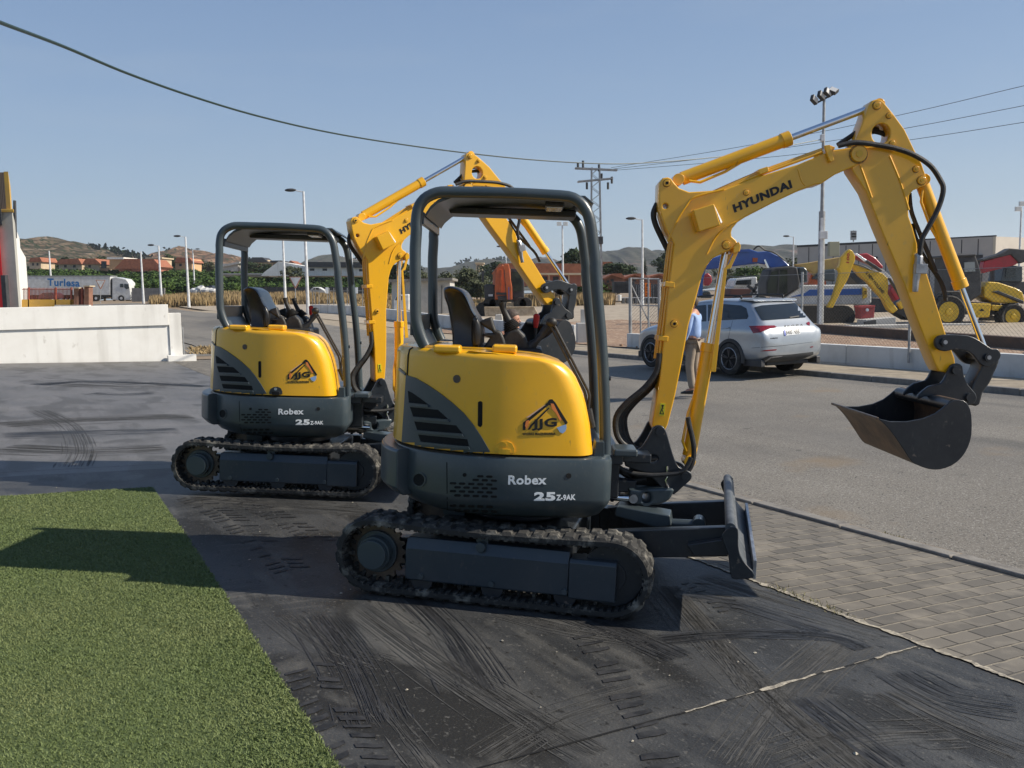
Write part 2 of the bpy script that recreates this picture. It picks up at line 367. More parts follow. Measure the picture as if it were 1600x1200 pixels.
def paver_mat():
    m = mat('concrete_pavers', (.20, .185, .16), rough=.88); nt_, n, l = nodes_of(m); b = n['Principled BSDF']
    tc = n.new('ShaderNodeTexCoord'); br = n.new('ShaderNodeTexBrick')
    br.inputs['Scale'].default_value = 1; br.inputs['Brick Width'].default_value = .236; br.inputs['Row Height'].default_value = .124
    br.inputs['Mortar Size'].default_value = .0075; br.inputs['Mortar Smooth'].default_value = .3; br.inputs['Bias'].default_value = 0; br.offset = .5
    br.inputs['Color1'].default_value = (.158, .142, .118, 1); br.inputs['Color2'].default_value = (.098, .090, .078, 1); br.inputs['Mortar'].default_value = (.028, .025, .022, 1)
    l.new(tc.outputs['Object'], br.inputs['Vector']); l.new(br.outputs['Color'], b.inputs['Base Color'])
    mix_layer(m, noise_mask(m, 5, .50, .8, detail=8), (.24, .215, .175))
    mix_layer(m, noise_mask(m, 2.2, .6, .8, detail=6), (.085, .08, .075))
    sp = n.new('ShaderNodeSeparateXYZ'); l.new(tc.outputs['Object'], sp.inputs[0])
    def M(op, a_, b_=None, c_=None):
        q = n.new('ShaderNodeMath'); q.operation = op
        for i_, v_ in enumerate((a_, b_, c_)):
            if v_ is None: continue
            if isinstance(v_, (int, float)): q.inputs[i_].default_value = v_
            else: l.new(v_, q.inputs[i_])
        return q.outputs[0]
    row = M('DIVIDE', M('ADD', sp.outputs[1], M('MULTIPLY', noise_mask(m, 14, 0, 1), .012)), .124); dist_ = M('ABSOLUTE', M('SUBTRACT', M('FRACT', row), .5))   # sand-filled long joints
    sand = M('MULTIPLY', M('GREATER_THAN', dist_, .5 - .042), noise_mask(m, 9, .25, .42)); mix_layer(m, sand, (.28, .245, .185))
    bp = n.new('ShaderNodeBump'); bp.inputs['Strength'].default_value = .9; bp.inputs['Distance'].default_value = .006; bp.invert = True
    bp2 = n.new('ShaderNodeBump'); bp2.inputs['Strength'].default_value = .35; bp2.inputs['Distance'].default_value = .004
    t = n.new('ShaderNodeTexNoise'); t.inputs['Scale'].default_value = 90; l.new(tc.outputs['Object'], t.inputs['Vector']); l.new(t.outputs[0], bp2.inputs['Height'])
    l.new(br.outputs['Fac'], bp.inputs['Height']); l.new(bp2.outputs[0], bp.inputs['Normal']); l.new(bp.outputs[0], b.inputs['Normal']); return m
PAVE = paver_mat()
mix_layer(WHITEW, noise_mask(WHITEW, 2.5, .50, .75, (1, 1, .10), 8, top=.45), (.42, .40, .36))
mix_layer(WHITEW, noise_mask(WHITEW, 6, .64, .72, (1, 1, .6), 6, 1, top=.4), (.40, .37, .32))
mix_layer(ROAD, noise_mask(ROAD, .5, .60, .66, (1, .2, 1), 10, top=.6), (.075, .072, .066))
mix_layer(ROAD, noise_mask(ROAD, 2.2, .70, .74, (1, 1, 1), 6, top=.8), (.06, .057, .052))

# the land itself, out to the horizon
us = [-2500, -1200, -600, -300, -200, -140, -100, -75, -60] + fr(-50, 60, 2.5) + [70, 85, 100, 130, 180, 250, 400, 800, 1500, 2500]
vs = [-300, -100, -40] + fr(-20, 120, 2.5) + fr(130, 240, 10) + [300, 400, 600, 1000, 1600, 2600, 4000]
sheet('ground', us, vs, lambda u, v: -.10, SOIL)
sheet('forecourt', fr(-12, 4.05, 1), fr(-4, 9.6, .8), 0.0, SLAB)
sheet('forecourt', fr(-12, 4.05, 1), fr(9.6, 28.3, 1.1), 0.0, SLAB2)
sheet('pavement', fr(4.055, 5.82, .6), fr(-4, 40, 1), lambda u, v: .004, PAVE)
sheet('road', fr(5.95, 14.8, .75), fr(-12, 34, 1) + fr(36, 130, 4), lambda u, v: -.035 * (1 - sst((v - 20) / 10)) + (.05 if v > 34 else 0) - (.03 if v < 34 else 0), ROAD)
sheet('side_road', fr(-90, 5.9, 3), fr(30, 34, 1) + fr(36, 126, 4), .03, ROAD)
sheet('far_pavement', fr(14.95, 16.62, .8), fr(-12, 34, 1) + fr(36, 90, 4), .035, mat('pale_paving', (.36, .30, .215), (.26, .215, .155), rough=.9, scale=3, bump=.4, bscale=40))
sheet('yard_soil', fr(16.8, 29, 1.5), fr(-12, 40, 2), .045, SOIL2)
sheet('yard', fr(16.9, 60, 2.5), fr(-12, 120, 2.5), .02, GRAVEL)
sheet('verge', fr(-2, 5.9, 1), fr(28.6, 30, .7), .02, SOIL)
def kerb(name, u0, u1, va, vb, top, step, m, lab=None):
    mb = MB(); v = va; k = 0
    while v < vb:
        v2 = min(v + step, vb); j = random.uniform(-.004, .004)
        q = []
        for (uu, vv) in ((u0, v + .004), (u1, v + .004), (u1, v2 - .004), (u0, v2 - .004)):
            x, y = uv2xy(uu + j, vv); q.append((uu + j, vv, G(x, y)))
        vsx = [(a, b, c - .15) for a, b, c in q] + [(a, b, c + top + j) for a, b, c in q]
        mb.add(vsx, [(0, 3, 2, 1), (4, 5, 6, 7), (0, 1, 5, 4), (1, 2, 6, 5), (2, 3, 7, 6), (3, 0, 4, 7)]); v = v2
    o = mb.build(name, m, bevel=.018, seg=3); o.rotation_euler = (0, 0, ROT); return tag(o, kind='structure')
kerb('kerb', 5.82, 5.965, -4, 34, .032, 1.0, CONC)
kerb('kerb', 14.8, 14.95, -6, 60, .042, 1.0, CONC)
# expansion joint filled with grit, crumbling edge of the slab
GRIT = mat('joint_grit', (.42, .38, .30), (.2, .18, .15), rough=.95, scale=40, bump=.5)
def strip(name, pts, wd, off, m, jit=.5, seed=1, step=.03):
    rnd = random.Random(seed); mb = MB(); L = [V((a[0], a[1], 0)) for a in pts]; P = []
    for a, b in zip(L, L[1:]):
        n = max(1, int((b - a).length / step)); P += [a + (b - a) * i / n for i in range(n)]
    P.append(L[-1]); vsx = []; w1 = w2 = 1
    for i, p in enumerate(P):
        t = (P[min(i + 1, len(P) - 1)] - P[max(i - 1, 0)]).normalized(); nn = V((-t.y, t.x, 0))
        w1 = max(.1, w1 * .7 + .3 * (1 + rnd.uniform(-1, 1) * jit * 2)); w2 = max(.1, w2 * .7 + .3 * (1 + rnd.uniform(-1, 1) * jit * 2))
        for q in (p + nn * wd / 2 * w1, p - nn * wd / 2 * w2):
            x, y = uv2xy(q.x, q.y); vsx.append((q.x, q.y, G(x, y) + off))
    mb.add(vsx, [(2 * i, 2 * i + 1, 2 * i + 3, 2 * i + 2) for i in range(len(P) - 1)])
    o = mb.build(name, m, fix=False, ang=180); o.rotation_euler = (0, 0, ROT); return tag(o, kind='structure')
for k_, (a_, b_, w_) in enumerate(((2.38, 2.62, 0.012), (2.68, 2.80, 0.007), (2.84, 3.22, 0.016), (3.27, 3.42, 0.010), (3.50, 3.62, 0.006), (3.66, 4.0, 0.017))): strip('joint', [(a_, 2.83 + (a_ - 2.35) * .06), (b_, 2.83 + (b_ - 2.35) * .06)], w_, .006, GRIT, 1.3, 3 + k_)
strip('joint', [(2.33, 2.83), (4.03, 2.93)], .010, .005, VOID, .6, 14)
strip('joint', [(-.5, 2.72), (2.33, 2.83)], .008, .005, VOID, .6, 4)
strip('joint', [(-12, 9.6), (3.9, 9.9)], .008, .005, VOID, .6, 6)
strip('slab_edge', [(4.055, -3), (4.06, 12)], .026, .0065, GRIT, 1.4, 5, .018)
# tyre prints left on the dark slab
PRINT = mat('tyre_print', (.012, .0125, .0135), (.034, .034, .035), rough=.6, scale=14, mix=(.4, .6))
def prints(pts, rows, wd, pitch, seed):
    rnd = random.Random(seed); P = crom(pts, 30); mb = MB(); acc = 0; last = V((*P[0], 0))
    for a, b in zip(P, P[1:]):
        a3, b3 = V((*a, 0)), V((*b, 0)); acc += (b3 - a3).length
        if acc < pitch: continue
        acc = 0; t = (b3 - a3).normalized(); n = V((-t.y, t.x, 0))
        for r in range(rows):
            if rnd.random() < .28 + .25 * math.sin(len(mb.v) * .004): continue
            c = b3 + n * (r - (rows - 1) / 2) * wd * 1.15 + t * (pitch * .5 * (r % 2)) + t * rnd.uniform(-.004, .004)
            hw, hh = wd / 2 * rnd.uniform(.75, 1.02), pitch * .27 * rnd.uniform(.55, 1.1); sk = .25 * pitch * (1 if r % 2 else -1)
            vsx = []
            for i, j in ((-1, -1), (-.3, -1.2), (.5, -.9), (1, -1), (1.02, .8), (.3, 1.1), (-.4, .9), (-1, 1)):
                q = c + n * hw * i + t * (hh * j + sk * i); x, y = uv2xy(q.x, q.y); vsx.append((q.x, q.y, G(x, y) + .004))
            mb.add(vsx, [tuple(range(8))])
    return mb
def fpx(px, py):                                     # place on the forecourt under a pixel, in street coordinates
    d = ray(px, py); t = 1.0
    for _ in range(40):
        p = CAM + d * t; t += (p.z - G(p.x, p.y)) / max(.05, -d.z) * .9
    return xy2uv(p.x, p.y)
mb = MB()
for i, (pl, rw, wd, pt) in enumerate([
    ([(905, 985), (950, 1040), (985, 1100), (1020, 1150), (1045, 1230)], 1, .15, .085), ([(478, 1025), (500, 1085), (540, 1150), (580, 1230)], 2, .11, .08),
    ([(290, 775), (350, 805), (410, 850), (470, 905)], 2, .12, .085), ([(340, 772), (420, 800), (500, 845)], 2, .11, .085), ([(1060, 900), (1110, 925), (1150, 960)], 2, .09, .07)]):
    q = prints([fpx(*p) for p in pl], rw, wd, pt, i); mb.add(q.v, q.f)
o = mb.build('tyre_marks', PRINT, fix=False); o.rotation_euler = (0, 0, ROT); tag(o, kind='stuff')
def scuffs(name, curves, m, seed):
    rnd = random.Random(seed); mb = MB()
    for pl, width, n, lw in curves:
        P0 = [V((*p, 0)) for p in crom([fpx(*p) for p in pl], 14)]
        for k in range(n * 2):
            off = rnd.gauss(0, width / 2.6); ph = rnd.uniform(0, 6); i = 0
            while i < len(P0) - 2:
                L = rnd.randint(6, 22); seg_ = P0[i:i + L + 1]; i += L + rnd.randint(0, 7)
                if len(seg_) < 3: continue
                w_ = lw * rnd.choice((.25, .4, .5, .9)) * rnd.uniform(.6, 1.2); base = len(mb.v)
                for j, p in enumerate(seg_):
                    t = (seg_[min(j + 1, len(seg_) - 1)] - seg_[max(j - 1, 0)]).normalized(); nn = V((-t.y, t.x, 0)); q = p + nn * (off + .0012 * math.sin(ph + j * .5)); ww = w_ * math.sin(math.pi * (j + .15) / (len(seg_) - .7)) * rnd.uniform(.6, 1.2) / 2
                    for c in (q + nn * ww, q - nn * ww): x, y = uv2xy(c.x, c.y); mb.v.append(V((c.x, c.y, G(x, y) + .0022 + .0004 * (seed % 3))))
                mb.f += [(base + 2 * j, base + 2 * j + 1, base + 2 * j + 3, base + 2 * j + 2) for j in range(len(seg_) - 1)]
    o = mb.build(name, m, fix=False, ang=180); o.rotation_euler = (0, 0, ROT); tag(o, kind='stuff')
LS = [([(1040, 915), (1120, 1005), (1230, 1110), (1370, 1220)], .16, 34, .012), ([(690, 1035), (800, 1105), (930, 1180)], .14, 26, .011), ([(560, 950), (700, 1050), (870, 1160)], .18, 26, .010), ([(1080, 960), (1130, 1020), (1170, 1080)], .08, 14, .010),
      ([(1330, 1000), (1240, 1080), (1150, 1200)], .22, 26, .009), ([(780, 955), (900, 985), (1020, 1000)], .12, 20, .012), ([(1090, 900), (1250, 950), (1400, 990)], .25, 18, .008), ([(600, 1100), (640, 1150), (680, 1200)], .10, 14, .009), ([(450, 960), (520, 1010), (600, 1040)], .2, 18, .008),
      ([(1380, 1080), (1480, 1130), (1600, 1180)], .3, 22, .009), ([(1200, 1190), (1330, 1150), (1480, 1140)], .22, 16, .009), ([(760, 1190), (880, 1120), (1010, 1080)], .18, 16, .008), ([(290, 780), (420, 790), (580, 800)], .3, 24, .014), ([(0, 665), (140, 655), (300, 650)], .5, 30, .03), ([(60, 640), (110, 665), (130, 700), (120, 730)], .25, 14, .02), ([(0, 700), (130, 705), (260, 700)], .5, 26, .025), ([(100, 600), (200, 604), (300, 600)], .8, 20, .04)]
DS = [([(1030, 1000), (1160, 990), (1290, 995), (1350, 1015)], .10, 22, .016), ([(1060, 925), (1150, 945), (1290, 990)], .12, 20, .014), ([(880, 955), (960, 985), (1060, 1030)], .16, 26, .018), ([(640, 930), (700, 990), (760, 1080)], .2, 20, .014), ([(1250, 1090), (1330, 1150), (1400, 1200)], .14, 18, .014), ([(500, 960), (560, 1040), (600, 1130)], .2, 20, .013),
      ([(60, 602), (130, 596), (250, 600), (320, 604)], .25, 24, .06), ([(140, 614), (180, 617), (240, 614)], .3, 12, .03), ([(0, 680), (150, 676), (280, 672)], .5, 16, .03), ([(1400, 1050), (1480, 1090), (1590, 1110)], .2, 16, .012)]
scuffs('dust_scuffs', LS, mat('dust_scuff', (.078, .076, .071), (.046, .046, .045), rough=.8, scale=14, mix=(.35, .65)), 3)
scuffs('dark_scuffs', DS, mat('dark_scuff', (.024, .0245, .026), (.042, .042, .043), rough=.5, scale=14, mix=(.35, .65)), 4)
def scatter():
    r = random.Random(11); m = MB()
    for k in range(150):
        if k < 95: u, v = r.uniform(-1, 4), r.uniform(1.9, 9)
        else: u, v = r.choice((4.06, 5.80, 5.99)) + r.gauss(0, .05), r.uniform(1.5, 14)
        if u < 1 and v < 8.6 and u > -9: 
            if u < .99: continue
        x, y = uv2xy(u, v); z = G(x, y) + .005; s_ = r.uniform(.003, .011) * (1.6 if r.random() < .12 else 1); a = r.uniform(0, 6.28)
        P = [(u + s_ * math.cos(a + t) * r.uniform(.6, 1.4), v + s_ * math.sin(a + t) * r.uniform(.5, 1.1), z) for t in (0, 1.2, 2.4, 3.7, 5.0)]
        m.add(P + [(u, v, z + s_ * r.uniform(.3, .8))], [(0, 1, 5), (1, 2, 5), (2, 3, 5), (3, 4, 5), (4, 0, 5)])
    o = m.build('debris', GRIT, smooth=False); o.rotation_euler = (0, 0, ROT); tag(o, kind='stuff')
    m = MB()
    for k in range(900):
        c = r.choice(((4.07, 3.55), (4.08, 3.9), (4.06, 5.2), (5.99, 6.6), (5.98, 9.4), (5.99, 4.6), (4.07, 2.2), (6.0, 12))); u, v = c[0] + r.gauss(0, .03), c[1] + r.gauss(0, .10)
        x, y = uv2xy(u, v); z = G(x, y); h = r.uniform(.008, .035); a = r.uniform(0, 6.28); d = .003
        m.add([(u - d * math.cos(a), v - d * math.sin(a), z), (u + d * math.cos(a), v + d * math.sin(a), z), (u + r.gauss(0, .015), v + r.gauss(0, .015), z + h)], [(0, 1, 2)])
    o = m.build('weeds', mat('weeds', (.14, .15, .05), (.22, .18, .08), rough=.8, scale=30), smooth=False, fix=False); o.rotation_euler = (0, 0, ROT); tag(o, kind='stuff')
scatter()
# artificial turf
EDGE = lambda v: .925 + .0165 * (v - 3)
lo_ = sheet('lawn', fr(-9, .985, .5), fr(-2, 8.57, .5), .012, TURF)
for q_ in lo_.data.vertices:
    if q_.co.x > .98: q_.co.x = EDGE(q_.co.y)
def blades():
    rnd = random.Random(5); vsx = []; fsx = []
    N = 190000; k = 0
    while k < N:
        u = rnd.uniform(-3.6, 1.0); v = rnd.uniform(2.2, 8.58)
        x, y = uv2xy(u, v)
        if y < 2.6 or abs(x) > y * .60 + .3 or rnd.random() > min(1, (4.6 / y) ** 1.3): continue
        if u > EDGE(v) + .012 or (u > EDGE(v) and rnd.random() < .7): continue
        z = G(x, y) + .008; h = rnd.uniform(.006, .015); a = rnd.uniform(0, 6.283); wd = .0028 * (1 + y * .12)
        dx, dy = math.cos(a) * wd, math.sin(a) * wd; lx, ly = rnd.uniform(-.014, .014), rnd.uniform(-.014, .014)
        n = len(vsx); vsx += [(u - dx, v - dy, z), (u + dx, v + dy, z), (u + dx * .3 + lx, v + dy * .3 + ly, z + h)]; fsx.append((n, n + 1, n + 2)); k += 1
    me = bpy.data.meshes.new('grass'); me.from_pydata(vsx, [], fsx)
    GR = mat('turf_blades', (.15, .195, .062), (.085, .12, .038), rough=.65, scale=260, mix=(.3, .7), spec=.3)
    mix_layer(GR, noise_mask(GR, 1.2, .4, .8), (.17, .195, .075)); mix_layer(GR, noise_mask(GR, 340, .58, .66, detail=1, top=.5), (.24, .26, .13))
    me.materials.append(GR); o = bpy.data.objects.new('grass', me); COL.objects.link(o); o.rotation_euler = (0, 0, ROT)
    tag(o, kind='stuff')
blades()
#@@GROUND_END

# ================================================================== THE TWO MINI EXCAVATORS
NEAR = Frame((0, 5.65, 0), 1.5, 3.0, -.8)            # upper works of the near machine, origin on the ground under the slew axis
NTRK = Frame((0, 5.65, 0), 13.0, 3.0, -.8)           # its tracks
FAR = Frame((-2.0587, 8.4471, .049), -2.74, 3.0, -.8)
def U(pts, y=0.0): return [NEAR.onY(a, b, y) for a, b in pts]
def UZ(pts, x0, y0, k, y=0.0): return U(Z(pts, x0, y0, k), y)
def T(pts, y): return [NTRK.onY(a, b, y) for a, b in pts]
def rot2(p, c, a):
    d = (p[0] - c[0], p[1] - c[1]); return (c[0] + d[0] * math.cos(a) - d[1] * math.sin(a), c[1] + d[0] * math.sin(a) + d[1] * math.cos(a))
HINGE, ELBOW = NEAR.onY(1031, 678), NEAR.onY(1340, 241)
CACHE = {}
def cached(key, f):
    if key not in CACHE: CACHE[key] = f()
    m = CACHE[key]; r = MB(); r.v = [v.copy() for v in m.v]; r.f = list(m.f); return r

# plan outline of the upper works: round tail, straight flanks
def plan(Rr, h, n=2.35, k=26):
    out = []
    for i in range(k + 1):
        a = math.pi / 2 * i / k
        out.append((-Rr * max(0, math.sin(a)) ** (2 / n), -h * max(0, math.cos(a)) ** (2 / n)))
    return out + [(x, -y) for x, y in reversed(out[:-1])]
def bulge(m):                                        # the flanks curve in towards the front
    for v in m.v:
        if v.x > -.1: v.y *= 1 - .30 * (v.x + .1) ** 2
    return m
def hood_mb():
    prof = UZ([(700, 610), (717, 580), (700, 400), (670, 240), (620, 120)], 740, 560, 3.81, -.66) + U([(894.5, 579), (882, 568), (860, 559.5), (835, 555.5), (806, 552.5), (770, 549.3)], -.62)
    prof.sort(key=lambda p: p[1]); zt = prof[-1][1]
    def xf(z):
        if z <= prof[0][1]: return prof[0][0]
        for a, b in zip(prof, prof[1:]):
            if a[1] <= z <= b[1]: return a[0] + (b[0] - a[0]) * (z - a[1]) / max(1e-6, b[1] - a[1])
        return prof[-1][0]
    zb = .885; rings = []
    zs = [zb, zb + .004, zb + .02, .95, 1.0, 1.06, 1.12, 1.18, 1.24, 1.29, 1.33, 1.36, 1.385, 1.405, 1.42, 1.432, 1.44]
    zs = [z for z in zs if z < zt - .045] + [zt - .045 + .045 * math.sin(a) for a in (0, .25, .5, .75, 1.0, 1.25, 1.5708)]
    for z in zs:
        d = 0 if z < zt - .045 else .05 * (1 - math.sqrt(max(0, 1 - ((z - zt + .045) / .045) ** 2)))
        d += .012 * (z - zb) / (zt - zb) + (.012 if z == zb else 0)
        # crown the shoulder where the front falls away
        P = plan(.80 - d, .705 - d); X = xf(min(z, zt)) - d * .5; r = .10
        ring = []
        ce = (X - r, -(.705 - d) + r)
        ring += [(ce[0] + r * math.cos(a), ce[1] + r * math.sin(a)) for a in [-math.pi / 2 * k / 7 for k in range(8)]]
        x0 = ring[-1][0]
        ring += [(x0 * (1 - t / 8), -(.705 - d)) for t in range(1, 8)] if x0 > 0.02 else [(x0 + (0 - x0) * 0 - .0005 * t, -(.705 - d)) for t in range(1, 8)]
        lim = ring[-1][0]
        for (px_, py_) in P: ring.append((min(px_, lim - .0005), py_))
        # keep the tail only down to the far flank, then step inwards to leave room for the operator
        ring = [p for p in ring[:16 + 53 - 12]]
        ring += [(-.40, .60 - d), (-.40, -.18), (X - .02 - .001, -.18)] if X - .02 > -.40 else [(-.40, .60 - d), (-.40, -.18), (-.39, -.18)]
        rings.append([V((p[0], p[1], z)) for p in ring])
    m = MB(); m.loft(rings); return bulge(m)
def body_mb():
    rings = []
    for z, d in ((.50, .20), (.502, .16), (.535, .08), (.60, .018), (.625, .004), (.64, 0), (.855, 0), (.868, .004), (.874, .016)):
        P = plan(.79 - d, .725 - d); X = .535 - d * .7; r = .05
        ring = [(X, -(.725 - d) + r), (X - r * .3, -(.725 - d) + r * .3), (X - r, -(.725 - d))]
        ring += [(X - r - (X - r) * t / 6, -(.725 - d)) for t in range(1, 6)] + P
        ring += [((X - r) * t / 6, (.725 - d)) for t in range(1, 6)]
        ring += [(X - r, .725 - d), (X - r * .3, (.725 - d) - r * .3), (X, (.725 - d) - r)]
        rings.append([V((p[0], p[1], z)) for p in ring])
    m = MB(); m.loft(rings); return bulge(m)
def shell_piece(Rr, h, a0, a1, z0, z1, t):
    """a thick curved piece of the tail between two fractions of the plan outline"""
    def sub(P):
        n = len(P) - 1; i0, i1 = int(n * a0), int(n * a1); return P[i0:i1 + 1]
    O = sub(plan(Rr, h)); I = sub(plan(Rr - t, h - t)); rings = []
    loop = O + list(reversed(I))
    for z, d in ((z0, .05), (z0 + .05, 0.0), (z1 - .012, 0.0), (z1, .012)):
        Od = sub(plan(Rr - d, h - d)); rings.append([V((p[0], p[1], z)) for p in Od + list(reversed(I))])
    m = MB(); m.loft(rings); return m

def excavator(frame, swing_lower, pose, loc_label, lower_yaw_obj):
    boom_swing, boom_pitch, arm_pitch, xp, dx = pose
    root = empty('mini_excavator', (0, 0, 0), 0, loc_label, 'excavator', 'yellow mini excavators on the forecourt')
    root.matrix_world = frame.m
    ls = Matrix.Rotation(R(swing_lower), 4, 'Z')
    low = lambda p: ls @ V(p)
    def boomf(p, arm=False):
        x, z = p[0], p[2]
        if arm: x, z = rot2((x, z), ELBOW, R(arm_pitch))
        x, z = rot2((x, z), HINGE, R(boom_pitch)); x += dx
        return V((xp + (x - xp) * math.cos(R(boom_swing)) - p[1] * math.sin(R(boom_swing)), (x - xp) * math.sin(R(boom_swing)) + p[1] * math.cos(R(boom_swing)), z))
    armf = lambda p: boomf(p, True)
    def swf(p):                                       # swing bracket: turns but does not lift
        x = p[0] + dx
        return V((xp + (x - xp) * math.cos(R(boom_swing)) - p[1] * math.sin(R(boom_swing)), (x - xp) * math.sin(R(boom_swing)) + p[1] * math.cos(R(boom_swing)), p[2]))
    if frame is NEAR: boomf = lambda p, arm=False: V(p); armf = boomf; swf = boomf
    def B(mb, name, m, parent=root, fn=None, **k): return mb.fn(fn).build(name, m, parent, **k)
    near_inv = NEAR.mi
    # ---- upper works
    body = B(cached('body', body_mb), 'body_shell', GRY, bevel=0)
    hood = B(cached('hood', hood_mb), 'engine_hood', YEL, ang=30)
    cw = B(cached('cw', lambda: shell_piece(.87, .80, .30, .82, .585, .862, .14)), 'counterweight', GRY, bevel=.01, ang=30)
    bvB = CACHE.setdefault('bvB', bvh_of(CACHE['body'], NEAR.m)); bvH = CACHE.setdefault('bvH', bvh_of(CACHE['hood'], NEAR.m))
    def dec(key, name, m2, bv, m, parent, off=.003, thick=.003, step=6, smooth=False):
        q = cached(key, lambda: decal(m2(), bv, off, thick, step).tf(near_inv)); return q.build(name, m, parent, smooth=smooth, fix=False)
    z1 = lambda p: Z(p, 500, 520, 5.3333); z4 = lambda p: Z(p, 740, 560, 3.81)
    vp = dec('vent', 'vent_panel', lambda: pix_poly(z1([(728, 352), (800, 375), (900, 432), (1000, 500), (1100, 578), (1200, 668), (1280, 765), (1350, 870), (1405, 965), (1448, 1055), (1300, 1052), (1100, 1030), (900, 990), (700, 945), (692, 900), (712, 600)])), bvH, GRY, hood, .002, .008, 5, True)
    slots = [[(745, 482), (780, 500), (850, 548), (915, 600), (755, 585)], [(762, 618), (990, 640), (1080, 722), (790, 700)], [(798, 738), (1140, 770), (1195, 842), (822, 812)], [(830, 848), (1232, 885), (1247, 948), (852, 908)]]
    for i, s_ in enumerate(slots):
        dec('slot%d' % i, 'vent_opening', lambda s_=s_: pix_poly(z1(s_)), bvH, VOID, vp, .0095, .002, 6)
        # the slat under each opening stands out and catches the light
        b0, b1 = s_[-1], s_[-2]
        dec('slat%d' % i, 'vent_slat', lambda b0=b0, b1=b1: pix_poly(z1([(b0[0] - 6, b0[1] - 4), (b1[0], b1[1] - 3), (b1[0] + 10, b1[1] + 20), (b0[0], b0[1] + 22)])), bvH, GRY, vp, .009, .016, 6)
    dec('seam', 'panel_seam', lambda: pix_poly(z1([(775, 118), (745, 138), (732, 190), (712, 600), (690, 960), (698, 960), (720, 600), (741, 190), (752, 144), (778, 125)])), bvH, VOID, hood, .001, .002, 4)
    dec('strap', 'rear_vent_strip', lambda: pix_poly(z1([(664, 292), (718, 335), (716, 355), (662, 312)])), bvH, GRY, hood, .002, .005, 4)
    dec('hslot', 'hood_slot', lambda: pix_poly([(x, y) for x, y in [(747, 628.5), (749.5, 626.8), (752, 626.8), (754, 629), (753.6, 664), (751.5, 667), (749, 667), (746.6, 664.5)]]), bvH, VOID, hood, .001, .002, 6)
    dec('badge', 'hood_badge', lambda: pix_poly(circ((714, 592), 5.6, 16, 6.4)), bvH, WORN, hood, .002, .003, 6)
    la = dec('latch', 'hood_latch', lambda: pix_poly(z4([(124, 545), (136, 512), (165, 495), (200, 492), (228, 505), (243, 535), (242, 588), (130, 578)])), bvH, YEL2 if frame is NEAR else DRK, hood, .002, .007, 6)
    dec('latch2', 'latch_handle', lambda: pix_poly(z4([(150, 536), (218, 540), (218, 570), (150, 566)])), bvH, YEL2 if frame is NEAR else VOID, la, .011, .007, 6)
    dec('latch3', 'latch_lock', lambda: pix_poly(z4(circ((184, 513), 13, 12))), bvH, YEL2 if frame is NEAR else STL, la, .011, .004, 6)
    # company mark on the hood
    tx = lambda *a, **k: (lambda: pix_text(*a, **k))
    def ink(key, name, parts, m, lift=0): return dec(key, name, parts, bvH, m, hood, .0022 + lift, .0012, 8)
    ink('mk1', 'logo_arm', lambda: pix_poly(z4([(292, 426), (294, 382), (440, 262), (452, 244), (468, 243), (486, 262), (560, 382), (548, 398), (538, 380), (478, 296), (462, 282), (448, 276), (336, 368), (312, 392), (308, 426)])), INK)
    ink('mk2', 'logo_arm_inner', lambda: pix_poly(z4([(322, 424), (338, 396), (446, 292), (452, 296), (350, 400), (334, 424)]), ), INK)
    ink('mk3', 'logo_stripe', lambda: pix_poly(z4([(458, 268), (476, 270), (500, 318), (524, 366), (514, 372), (488, 324), (466, 300)])), ORG, .0014)
    ink('mk4', 'logo_stripe', lambda: pix_poly(z4([(312, 372), (330, 366), (326, 396), (314, 420), (306, 400)])), ORG, .0014)
    ink('mk5', 'logo_stripe', lambda: pix_poly(z4([(312, 352), (420, 278), (430, 274), (330, 350)])), mat('pinkish_lettering', (.7, .45, .33), rough=.4) if 'pk' not in CACHE else CACHE['pk'], .0014)
    ink('mk6', 'logo_bucket', lambda: pix_poly(z4([(495, 412), (522, 402), (550, 392), (553, 412), (546, 432), (530, 446), (512, 438)])), BLUL, .0014)
    ink('mk7', 'logo_letters', tx('JJG', (831, 673), (870, 670.2), (831, 655.2), bold=.035), INK, .0014)
    ink('mk8', 'logo_words', tx('WORKS MAQUINARIA', (816, 680.9), (868, 680.4), (816, 676.0), bold=.012), INK)
    # lower body marks
    def inkb(key, name, m2, m, off=.002, th=.0015, step=8): return dec(key, name, m2, bvB, m, body, off, th, step)
    inkb('rb', 'model_lettering', tx('Robex', (793.8, 757.2), (853.6, 757), (794.3, 743), bold=.028, shear=0), WHT)
    inkb('rb2', 'model_lettering', tx('25', (834, 782.4), (867.6, 782.4), (834.6, 769), bold=.045), WHT)
    inkb('rb3', 'model_lettering', tx('Z-9AK', (868.8, 782), (899, 781.2), (869, 773.2), bold=.03), WHT)
    hole = inkb('bh', 'exhaust_port', lambda: pix_poly(circ((655.5, 749.5), 9.5, 20, 10.5)), VOID)
    hr = dec('bh2', 'port_ring', lambda: curve_mesh([circ((655.5, 749.5), 10.6, 24, 11.6), circ((655.5, 749.5), 8.8, 24, 9.6)]), bvB, GRY, body, .001, .006, 6)
    inkb('bh3', 'bolt_hole', lambda: pix_poly(circ((888.5, 743.5), 4.2, 14)), VOID)
    inkb('bh4', 'bolt_hole', lambda: pix_poly(circ((726, 742), 3.0, 12)), VOID)
    inkb('bseam', 'body_seam', lambda: pix_poly([(697.6, 722), (698.6, 722), (699.6, 796), (698.6, 796)]), VOID, .001, .001)
